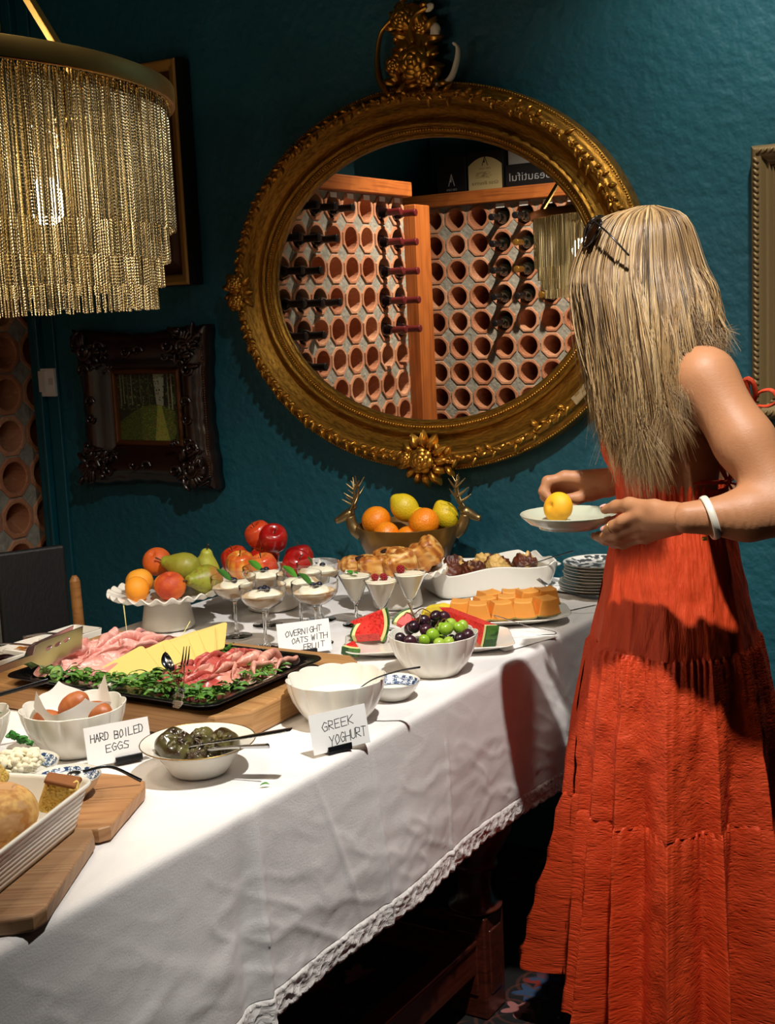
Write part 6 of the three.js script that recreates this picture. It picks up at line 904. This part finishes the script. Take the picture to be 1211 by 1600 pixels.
{
  const person = thing('person', 'blonde woman in a long orange tiered dress leaning towards the table with a plate', 'person', [-0.815, 0, 0.76]);
  const O = V(-0.815, 0, 0.76), f = [-0.917, 0, 0.4], l = [0.4, 0, 0.917];
  const at = (x, y, z, a = 0, b = 0) => [x + l[0] * a + f[0] * b, y, z + l[2] * a + f[2] * b];
  const S1 = [-0.712, 1.312, 0.885], S2 = [-0.885, 1.305, 0.635], E1 = [-0.560, 1.105, 0.935], W1 = [-0.700, 1.098, 1.018], E2 = [-0.79, 1.07, 0.60], W2 = [-0.920, 1.118, 0.775];
  const Hc = [-0.868, 1.508, 0.785];
  const torso = [];
  for (const k of [-1, 1]) torso.push(...chain([[...at(-0.80, 0.90, 0.76, k * 0.055), 0.076], [...at(-0.815, 1.06, 0.76, k * 0.042), 0.070], [...at(-0.815, 1.18, 0.76, k * 0.06), 0.074], [...at(-0.82, 1.27, 0.765, k * 0.075), 0.060]]));
  for (const k of [-1, 1]) { torso.push([...at(-0.82, 1.185, 0.76, k * 0.055, 0.050), 0.045, ...at(-0.82, 1.20, 0.76, k * 0.05, 0.045), 0.045]); torso.push(...chain([[...at(-0.80, 0.86, 0.76, k * 0.052), 0.072], [...at(-0.815, 0.48, 0.76, k * 0.06, 0.02), 0.052], [...at(-0.80, 0.085, 0.76, k * 0.06, -0.01), 0.036]])); torso.push([...at(-0.80, 0.035, 0.76, k * 0.06, -0.02), 0.030, ...at(-0.80, 0.024, 0.76, k * 0.065, 0.13), 0.022]); }
  torso.push([-0.83, 1.33, 0.765, 0.062, ...S1, 0.046], [-0.83, 1.33, 0.765, 0.058, ...S2, 0.048], [-0.838, 1.34, 0.768, 0.055, -0.865, 1.45, 0.785, 0.047]);
  torso.push(...chain([[...S1, 0.050], [mix(S1[0], E1[0], 0.5), mix(S1[1], E1[1], 0.5), mix(S1[2], E1[2], 0.5), 0.0445], [...E1, 0.035]]), ...chain([[...E1, 0.036], [mix(E1[0], W1[0], 0.4), mix(E1[1], W1[1], 0.4) - 0.004, mix(E1[2], W1[2], 0.4), 0.036], [...W1, 0.0255]]));
  torso.push(...chain([[...S2, 0.048], [...E2, 0.036], [mix(E2[0], W2[0], 0.4), mix(E2[1], W2[1], 0.4), mix(E2[2], W2[2], 0.4), 0.034], [...W2, 0.024]]));
  const fh = [-0.80, -0.46, 0.36];
  const hp = (u, d, s = 0) => [Hc[0] + fh[0] * u, Hc[1] + fh[1] * u + d, Hc[2] + fh[2] * u + s];
  const head = [[...Hc, 0.088, ...hp(0.02, 0.005), 0.088], [...hp(0.045, -0.03), 0.062, ...hp(0.055, -0.05), 0.055], [...hp(0.062, -0.075), 0.034, ...hp(0.070, -0.088), 0.026], [...hp(0.098, -0.005), 0.008, ...hp(0.118, -0.034), 0.011], [...hp(0.094, -0.056, -0.012), 0.008, ...hp(0.094, -0.056, 0.012), 0.008], [...hp(-0.005, -0.02, 0.084), 0.010, ...hp(-0.008, -0.045, 0.080), 0.008], [...hp(-0.005, -0.02, -0.084), 0.010, ...hp(-0.008, -0.045, -0.080), 0.008], [-0.865, 1.44, 0.785, 0.046, -0.866, 1.47, 0.785, 0.05]];
  const bodyG = flesh(torso, [-1.06, -0.02, 0.50], [-0.47, 1.50, 1.10], 150, 0.012, 10);
  const headG = flesh(head, [-1.03, 1.37, 0.65], [-0.74, 1.64, 0.93], 80, 0.010);
  const fin = (p, r0, r1) => chain(p.map((q, i) => [...q, mix(r0, r1, i / (p.length - 1))]));
  const palmN = [[...W1, 0.024, -0.765, 1.088, 1.004, 0.017], [-0.725, 1.098, 1.012, 0.021, -0.781, 1.098, 1.008, 0.0115], [-0.725, 1.095, 1.010, 0.021, -0.787, 1.081, 0.998, 0.0115], [-0.725, 1.090, 1.005, 0.020, -0.790, 1.066, 0.985, 0.011], [-0.725, 1.085, 1.0, 0.019, -0.788, 1.053, 0.971, 0.010],
    ...fin([[-0.722, 1.104, 1.016], [-0.757, 1.110, 1.010], [-0.805, 1.112, 0.998], [-0.834, 1.106, 0.985], [-0.858, 1.0985, 0.976]], 0.0150, 0.0078),
    ...fin([[-0.781, 1.098, 1.010], [-0.815, 1.085, 1.006], [-0.834, 1.075, 0.999], [-0.853, 1.066, 0.988]], 0.0098, 0.0072), ...fin([[-0.787, 1.081, 0.998], [-0.832, 1.058, 0.985], [-0.856, 1.051, 0.974], [-0.878, 1.050, 0.962]], 0.0098, 0.0070), ...fin([[-0.790, 1.066, 0.985], [-0.842, 1.045, 0.966], [-0.866, 1.042, 0.957], [-0.890, 1.046, 0.948]], 0.0094, 0.0068), ...fin([[-0.788, 1.053, 0.971], [-0.836, 1.036, 0.952], [-0.856, 1.034, 0.942], [-0.874, 1.038, 0.934]], 0.0086, 0.0062)];
  const handN = flesh(palmN, [-0.91, 1.0, 0.90], [-0.675, 1.14, 1.06], 84, 0.0034);
  const palmF = [[...W2, 0.024, -0.965, 1.118, 0.795, 0.018], [-0.935, 1.122, 0.785, 0.020, -1.000, 1.130, 0.823, 0.0115], [-0.935, 1.118, 0.782, 0.020, -1.008, 1.124, 0.812, 0.0115], [-0.935, 1.113, 0.780, 0.019, -1.004, 1.115, 0.801, 0.011], [-0.935, 1.108, 0.778, 0.018, -0.996, 1.107, 0.791, 0.010],
    ...fin([[-1.000, 1.130, 0.823], [-1.026, 1.124, 0.842], [-1.031, 1.106, 0.850], [-1.018, 1.095, 0.853]], 0.0098, 0.0072), ...fin([[-1.008, 1.124, 0.812], [-1.036, 1.112, 0.826], [-1.036, 1.094, 0.833], [-1.022, 1.084, 0.836]], 0.0098, 0.0070), ...fin([[-1.004, 1.115, 0.801], [-1.026, 1.098, 0.808], [-1.022, 1.084, 0.813], [-1.008, 1.078, 0.816]], 0.0094, 0.0068), ...fin([[-0.996, 1.107, 0.791], [-1.010, 1.091, 0.793], [-1.006, 1.080, 0.796], [-0.994, 1.075, 0.799]], 0.0086, 0.0062),
    ...fin([[-0.930, 1.106, 0.790], [-0.955, 1.098, 0.806], [-0.974, 1.092, 0.824], [-0.992, 1.094, 0.842]], 0.0140, 0.0076)];
  const handF = flesh(palmF, [-1.07, 1.04, 0.72], [-0.88, 1.17, 0.89], 84, 0.0034);
  const skinM = phys(0xae7852, 0.55, { sheen: 0.15, sheenRoughness: 0.5, bumpMap: bump((u, v) => fbm(u, v, 60, 60, 3, 2), 256, 256), bumpScale: 0.0002 });
  const rel = (g) => g.translate(-O.x, -O.y, -O.z);
  part('body', setUV(rel(join([bodyG, headG, handN, handF])), (x, y, z) => [x * 8 + z * 5, y * 8]), skinM, person);
  const nailM = phys(0xe0a9a0, 0.25, { clearcoat: 0.6 });
  const nail = (p, q, s) => part('fingernail', xf(ball(0.0052, 12, 8), [p[0] - O.x, p[1], p[2] - O.z], q, [1.25, 0.35, s]), nailM, person);
  nail([-0.861, 1.1055, 0.978], [0.2, 0.4, 0.3], 0.9); nail([-0.855, 1.069, 0.994], [1.2, 0.4, 0.3], 0.8);

  // dress: bodice, three gathered tiers, straps and ties
  const crinkle = (a, b, s) => bump((u, v) => { const n = fbm(u, v, a, b, 4, s), m = fbm(u, v, Math.max(2, a >> 1), Math.max(2, b >> 1), 3, s + 7); return clamp(0.6 * Math.abs(2 * n - 1) + 0.5 * m); }, 512, 512);
  const cVert = crinkle(44, 8, 11), cHor = crinkle(20, 34, 13);
  const dressTone = tex(256, 256, (u, v) => mixc(hx(0xcf3d10), hx(0xd94a1c), fbm(u, v, 8, 8, 3, 3)));
  const dm = (b, s) => mat(0xffffff, 0.6, { map: dressTone, bumpMap: b, bumpScale: s, side: THREE.DoubleSide });
  const dressUp = dm(cVert, 0.0020), dressLow = dm(cHor, 0.0018);
  const L = [[1.125, 0.094, 0.122], [1.085, 0.096, 0.124], [1.0, 0.116, 0.140], [0.90, 0.137, 0.158], [0.83, 0.152, 0.170], [0.68, 0.182, 0.192], [0.52, 0.195, 0.202], [0.30, 0.220, 0.226], [0.09, 0.243, 0.250]];
  const rad = (y) => { for (let i = 0; i < L.length - 1; i++) if (y >= L[i + 1][0]) { const t = clamp((L[i][0] - y) / (L[i][0] - L[i + 1][0])); return [mix(L[i][1], L[i + 1][1], t), mix(L[i][2], L[i + 1][2], t)]; } return [L[8][1], L[8][2]]; };
  const rd = (a, k, p) => { const q = Math.abs(Math.sin((a * k + p) / 2)); return 1 - 2 * q ** 0.7; };
  const tier = (y0, y1, bulge, n) => surf((u, v) => {
    const a = u * TAU, y = mix(y0, y1, v), [A, B] = rad(y), fall = y0 - y, d = 1.095 - y, sw = 0.5 * Math.sin(a * 2 + 1) * d + 0.9 * Math.sin(a * 3 + 2) * d * d;
    const amp = 0.001 + 0.082 * sstep(0.0, 1.15, d) ** 1.25;
    const fold = 0.50 * rd(a, 13, 0.6 + sw) + 0.36 * rd(a, 7, 2.1 - sw) + 0.20 * Math.sin(a * 19 + 1 + 2 * d) + 0.10 * Math.sin(a * 4 + 2);
    const pl = (0.0032 * Math.sin(a * 62 + 4 * Math.sin(a * 7)) + 0.002 * Math.sin(a * 97)) * Math.exp(-fall / 0.05);
    const bl = bulge * (1 - Math.exp(-fall / 0.012)) * Math.exp(-fall / 0.16);
    const k = amp * fold + pl * (fall > 0.004 ? 1 : 0.4) + bl + 0.007 * (n3(a * 6, y * 14, 3, 5) - 0.5) * sstep(0, 0.12, fall) + 0.003 * (n3(a * 16, y * 40, 4, 5) - 0.5) * sstep(0, 0.1, fall);
    const hem = y1 < 0.2 ? 0.055 * v * Math.max(0, 0.917 * Math.cos(a) - 0.4 * Math.sin(a)) + 0.016 * Math.sin(a * 4 + 1) * v + 0.010 * Math.sin(a * 9) * v : 0;
    const c = Math.cos(a) * (A + k), s = Math.sin(a) * (B + k); return [f[0] * c + l[0] * s, y + hem, f[2] * c + l[2] * s]; }, n, 90, true, [8, (y0 - y1) * 6]);
  const dress = part('dress', tier(1.095, 0.826, 0, 420), dressUp, person);
  part('middle_tier', tier(0.831, 0.516, 0.005, 480), dressLow, dress);
  part('lower_tier', tier(0.521, 0.085, 0.005, 560), dressLow, dress);
  const bod = surf((u, v) => { const a = u * TAU, fr = Math.cos(a), sd = Math.abs(Math.sin(a)); const top = fr > 0 ? mix(1.172, 1.245, fr ** 1.5) : mix(1.172, 1.115, Math.min(1, -fr * 1.6)); const y = mix(1.087, top, v); const bust = fr > 0 ? 0.020 * Math.exp(-(((y - 1.185) / 0.045) ** 2)) * fr ** 0.6 : 0; const t = sstep(1.087, 1.2, y);
    const g = 0.0028 * Math.sin(a * 60 + 3 * Math.sin(a * 5)) * Math.exp(-Math.abs(y - 1.092) / 0.018) + 0.0016 * Math.sin(a * 43) * (1 - t) + 0.003 * (n3(a * 8, y * 30, 2, 6) - 0.5), A = mix(0.098, 0.106, t) + bust + g, B = mix(0.126, 0.138, t) + g; const c = fr * A, s = Math.sin(a) * B; return [f[0] * c + l[0] * s - 0.002 * t, y, f[2] * c + l[2] * s]; }, 360, 40, true, [5, 0.7]);
  part('bodice', bod, dressUp, dress);
  const w2 = (p) => [p[0] - O.x, p[1], p[2] - O.z, p[3]];
  for (const [p, q] of [[[[-0.898, 1.238, 0.855, 0.004], [-0.832, 1.33, 0.865, 0.0045], [-0.768, 1.374, 0.855, 0.005], [-0.718, 1.350, 0.845, 0.005], [-0.672, 1.290, 0.835, 0.0045]], 1], [[[-0.95, 1.238, 0.73, 0.004], [-0.925, 1.33, 0.69, 0.0045], [-0.885, 1.368, 0.675, 0.005], [-0.835, 1.345, 0.67, 0.005], [-0.775, 1.25, 0.68, 0.0045]], 2]]) part('strap', limb(p.map(w2), 30, 10, 0.7), dressUp, dress);
  const bow = (x, y, z, s) => { const q = (p) => p.map((k) => [x + k[0] * s - O.x, y + k[1] * s, z + k[2] * s - O.z, k[3]]); return join([limb(q([[0, 0, 0, 0.003], [0.016, 0.020, 0.006, 0.006], [0.036, 0.022, 0.008, 0.007], [0.044, 0.006, 0.006, 0.006], [0.028, -0.004, 0.002, 0.006], [0.002, -0.002, 0, 0.003]]), 40, 10, 0.45), limb(q([[0, 0, 0, 0.003], [-0.006, 0.024, 0.010, 0.006], [-0.004, 0.042, 0.016, 0.007], [0.006, 0.036, 0.016, 0.006], [0.008, 0.014, 0.008, 0.005], [0.001, 0, 0, 0.003]]), 40, 10, 0.45), limb(q([[0, 0, 0, 0.004], [0.016, -0.03, 0.004, 0.006], [0.012, -0.07, 0.008, 0.006]]), 16, 10, 0.4), ball(0.007, 12, 8).translate(x - O.x, y, z - O.z)]); };
  part('shoulder_bow', bow(-0.645, 1.268, 0.84, 1.0), dressUp, dress);
  part('back_bow', bow(-0.700, 1.128, 0.80, 1.0), dressUp, dress);
  part('back_tie', limb([[-0.775, 1.135, 0.885, 0.004], [-0.722, 1.132, 0.848, 0.004], [-0.700, 1.128, 0.80, 0.004], [-0.715, 1.132, 0.70, 0.004]].map(w2), 24, 8, 0.7), dressUp, dress);

  // hair: a crown cap and locks of single strands hanging over the near shoulder
  const K = [[-70, -0.805, 1.36, 0.690], [-25, -0.735, 1.352, 0.730], [0, -0.712, 1.352, 0.800], [22, -0.712, 1.330, 0.880], [45, -0.738, 1.225, 0.945], [70, -0.775, 1.150, 0.955], [95, -0.812, 1.135, 0.945], [120, -0.850, 1.165, 0.925], [150, -0.885, 1.220, 0.890], [180, -0.908, 1.265, 0.845], [215, -0.925, 1.27, 0.80], [240, -0.93, 1.30, 0.72]];
  const endAt = (p) => { for (let i = 0; i < K.length - 1; i++) if (p <= K[i + 1][0]) { const t = sstep(0, 1, (p - K[i][0]) / (K[i + 1][0] - K[i][0])); return [1, 2, 3].map((k) => mix(K[i][k], K[i + 1][k], t)); } return K[K.length - 1].slice(1); };
  const path = (psi, s, jit = 0) => { const c = Math.cos(psi * D2R), q = Math.sin(psi * D2R), e = endAt(psi), sc = s, H = Hc; const m = sstep(-40, 30, psi) * (1 - sstep(170, 215, psi));
    const p2 = [H[0] + 0.004 + 0.106 * c * sc, 1.505, H[2] + 0.108 * q * sc], mid = [mix(p2[0], e[0], 0.55) + 0.008 * c, mix(1.46, e[1], 0.45), mix(p2[2], e[2], 0.62) + 0.012 * q];
    return [[H[0] + 0.022 + 0.014 * c, 1.606 + 0.006 * sc, H[2] + 0.012 * q], [H[0] + 0.012 + 0.070 * c * sc, 1.590, H[2] + 0.068 * q * sc], p2, [mix(p2[0], mid[0], 0.5) + 0.006 * c, mix(1.505, mid[1], 0.5), mix(p2[2], mid[2], 0.5) + 0.006 * q], mid, [mix(mid[0], e[0], 0.55), mix(mid[1], e[1], 0.55), mix(mid[2], e[2], 0.55)], e]; };
  const P = [], N = [], I = [], C = [], col = new THREE.Color(), tones = [[138, 106, 70], [176, 143, 98], [208, 180, 134], [102, 78, 52], [160, 126, 83], [82, 62, 42], [190, 158, 110]];
  function strand(pts, w, rgb) {
    const cv = new THREE.CatmullRomCurve3(pts), seg = 24, rs = 3, b0 = P.length / 3; col.setRGB(rgb[0] / 255, rgb[1] / 255, rgb[2] / 255, THREE.SRGBColorSpace);
    const up = V(rr(-1, 1), 0.1, rr(-1, 1)).normalize(), A = V(0, 0, 0), T = V(0, 0, 0), X = V(0, 0, 0), Y = V(0, 0, 0);
    for (let i = 0; i <= seg; i++) { const t = i / seg; cv.getPoint(t, A); cv.getTangent(t, T); X.crossVectors(T, up).normalize(); Y.crossVectors(T, X); const r = w * (t > 0.6 ? mix(1, 0.12, (t - 0.6) / 0.4) : 1); for (let j = 0; j < rs; j++) { const an = j / rs * TAU, cx = Math.cos(an), sy = Math.sin(an) * 0.6; P.push(A.x + (X.x * cx + Y.x * sy) * r - O.x, A.y + (X.y * cx + Y.y * sy) * r, A.z + (X.z * cx + Y.z * sy) * r - O.z); N.push(X.x * cx + Y.x * sy, X.y * cx + Y.y * sy, X.z * cx + Y.z * sy); C.push(col.r, col.g, col.b); } }
    for (let i = 0; i < seg; i++) for (let j = 0; j < rs; j++) { const a = b0 + i * rs + j, b = b0 + i * rs + (j + 1) % rs; I.push(a, b, a + rs, a + rs, b, b + rs); }
  }
  for (let k = 0; k < 400; k++) {
    const psi = k < 330 ? rr(-12, 195) : rr(-70, 240), sc = rr(0.96, 1.06), base = path(psi, sc), tone = tones[Math.floor(rnd() * 7)], ph = rnd() * 6, fr = rr(1.6, 3.4), am = rr(0.005, 0.019), len = rr(0.86, 1.05), curlr = rnd() < 0.5 ? rr(0.012, 0.034) : 0.004;
    for (let s = 0; s < 16; s++) { const ox = rr(-1, 1), oz = rr(-1, 1), oy = rr(-0.025, 0.03), tn = tones[Math.floor(rnd() * 7)], fly = rnd() < 0.05 ? 2.6 : 1;
      const pts = base.map((p, i) => { const t = i / 6, sp = (0.0022 + 0.0062 * t) * fly, w = am * t * Math.sin(fr * t * 3 + ph); const dy = i === 6 ? oy : 0; return V(p[0] + ox * sp + w + (i === 6 ? curlr * Math.sin(ph) : 0), mix(1.5, p[1], i > 2 ? len : 1) + (i > 2 ? 0 : p[1] - 1.5 - (p[1] - 1.5)) + dy, p[2] + oz * sp * 0.8 + w * 0.5 * Math.cos(ph) + (i === 6 ? curlr * 0.6 * Math.cos(ph) : 0)); });
      strand(pts, rr(0.00055, 0.0011), mixc(tone, tn, 0.22)); }
  }
  const hg = new THREE.BufferGeometry(); hg.setAttribute('position', new THREE.Float32BufferAttribute(P, 3)); hg.setAttribute('normal', new THREE.Float32BufferAttribute(N, 3)); hg.setAttribute('color', new THREE.Float32BufferAttribute(C, 3)); hg.setIndex(I);
  const hairM = mat(0xffffff, 0.36, { vertexColors: true });
  const hair = part('hair', hg, hairM, person); hair.userData = { kind: 'stuff' };
  const under = surf((u, v) => { const psi = mix(-75, 245, u), p = path(psi, 0.93).map((q) => V(q[0], q[1], q[2])), q = new THREE.CatmullRomCurve3(p).getPoint(v * 0.86), sh = 0.93; return [q.x - O.x - 0.003 * Math.cos(psi * D2R) + 0.003 * Math.sin(u * 180), q.y - 0.006 * (1 - v), q.z - O.z - 0.010 * Math.sin(psi * D2R) * v]; }, 180, 40);
  part('under_hair', paint(under, (x, y, z) => mixc([140, 106, 66], [170, 134, 88], n3(x * 160, y * 14, z * 160, 3))), mat(0xffffff, 0.5, { vertexColors: true, side: THREE.DoubleSide }), person);

  // bracelets and ring
  const band = (c, dir, R, r, m, name, flat = 1) => { const g = new THREE.TorusGeometry(R, r, 10, 40); g.scale(1, 1, flat); const o = part(name, g, m, person, [c[0] - O.x, c[1], c[2] - O.z]); o.quaternion.setFromUnitVectors(V(0, 0, 1), V(...dir).normalize()); return o; };
  const fd = [E1[0] - W1[0], E1[1] - W1[1], E1[2] - W1[2]];
  band([-0.668, 1.0965, 0.999], [fd[0], fd[1] + 0.04, fd[2]], 0.0345, 0.0028, mat(0xe9e2d2, 0.35, { metalness: 0.2 }), 'bracelet', 2.2);
  part('bracelet_clasp', rbox(0.009, 0.006, 0.007, 0.002), mat(0xc9a24a, 0.35, { metalness: 0.4 }), person, [-0.672 - O.x, 1.064, 1.012 - O.z], [0, 0.5, 0]);
  band([-0.904, 1.114, 0.752], [E2[0] - W2[0], E2[1] - W2[1], E2[2] - W2[2]], 0.0275, 0.0016, mat(0xd8502a, 0.7), 'string_bracelet');
  band([-0.838, 1.073, 0.997], [0.6, 0.3, 0.3], 0.0094, 0.0012, mat(0xd6b050, 0.25, { metalness: 1 }), 'ring');

  // sunglasses pushed up into the hair
  const sg = thing('sunglasses', 'dark sunglasses pushed up on top of the blonde hair', 'sunglasses', [-0.916, 1.574, 0.816]);
  const sm = phys(0x140e0c, 0.2, { clearcoat: 0.8 }), lens = phys(0x2a1a10, 0.05, { clearcoat: 1, transmission: 0.5, thickness: 0.002 });
  const u = V(-0.62, 0.70, 0.36).normalize();
  for (const s of [1, -1]) { const gr = new THREE.TorusGeometry(0.026, 0.0030, 10, 36); gr.scale(1.1, 0.95, 1); const fr2 = part('rim', gr, sm, sg, [s * 0.012 - 0.012, s > 0 ? -0.006 : 0.004, s * 0.036 + 0.016]); fr2.quaternion.setFromUnitVectors(V(0, 0, 1), V(-0.72, 0.52, 0.42 * s + 0.2).normalize()); part('lens', xf(cyl(0.026, 0.026, 0.0016, 30).rotateX(PI / 2), [0, 0, 0], [0, 0, 0], [1.1, 0.95, 1]), lens, fr2);
    part('temple', limb([[s * 0.012 + 0.004, 0.012, s * 0.066 + 0.014, 0.0026], [0.05, -0.012, s * 0.092 + 0.006, 0.0028], [0.085, -0.05, s * 0.098, 0.0030]], 16, 8, 0.6), sm, sg); }
  part('bridge', limb([[-0.016, 0.004, 0.026, 0.0028], [-0.022, 0.010, 0.016, 0.0028], [-0.02, 0.010, 0.004, 0.0028]], 10, 8), sm, sg);
}
{
  one('side_plate', lathe([[0.001, 0.002], [0.045, 0.002], [0.047, 0], [0.052, 0], [0.054, 0.004], [0.070, 0.010], [0.083, 0.021], [0.0855, 0.025], [0.0845, 0.0265], [0.081, 0.0235], [0.066, 0.0135], [0.05, 0.0095], [0.001, 0.009]], 80), phys(0xb9bda8, 0.25, { clearcoat: 0.5 }), 'pale green side plate held in the woman\'s near hand', 'plate', [-0.937, 1.0595, 0.950], [0.0, 0, 0.0]);
  fruit('apricot', 'yellow apricot lying on the plate in the woman\'s hand', 'apricot', paint(warp(ball(0.0275, 40, 28), (x, y, z) => { const a = Math.atan2(x, z), ax = Math.hypot(x, z) / 0.0275; const g = 0.07 * Math.exp(-((a / 0.16) ** 2)) * ax; return [x * 1.02 * (1 - g), y * 0.82 * (1 - 0.25 * Math.exp(-((ax / 0.2) ** 2)) * (y > 0 ? 1 : 0)), z * (1 - g)]; }), (x, y, z) => mixc([226, 172, 18], [216, 152, 16], n3(x * 50, y * 50, z * 50, 3))), peachM, [-0.957, 1.0595 + 0.0345, 0.950], [1.0, 0.7, 0.4], 'fruit on the hand held plate');
}
scene.traverse((o) => { if (o.isMesh) { o.castShadow = true; o.receiveShadow = true; } });
renderer.render(scene, camera);
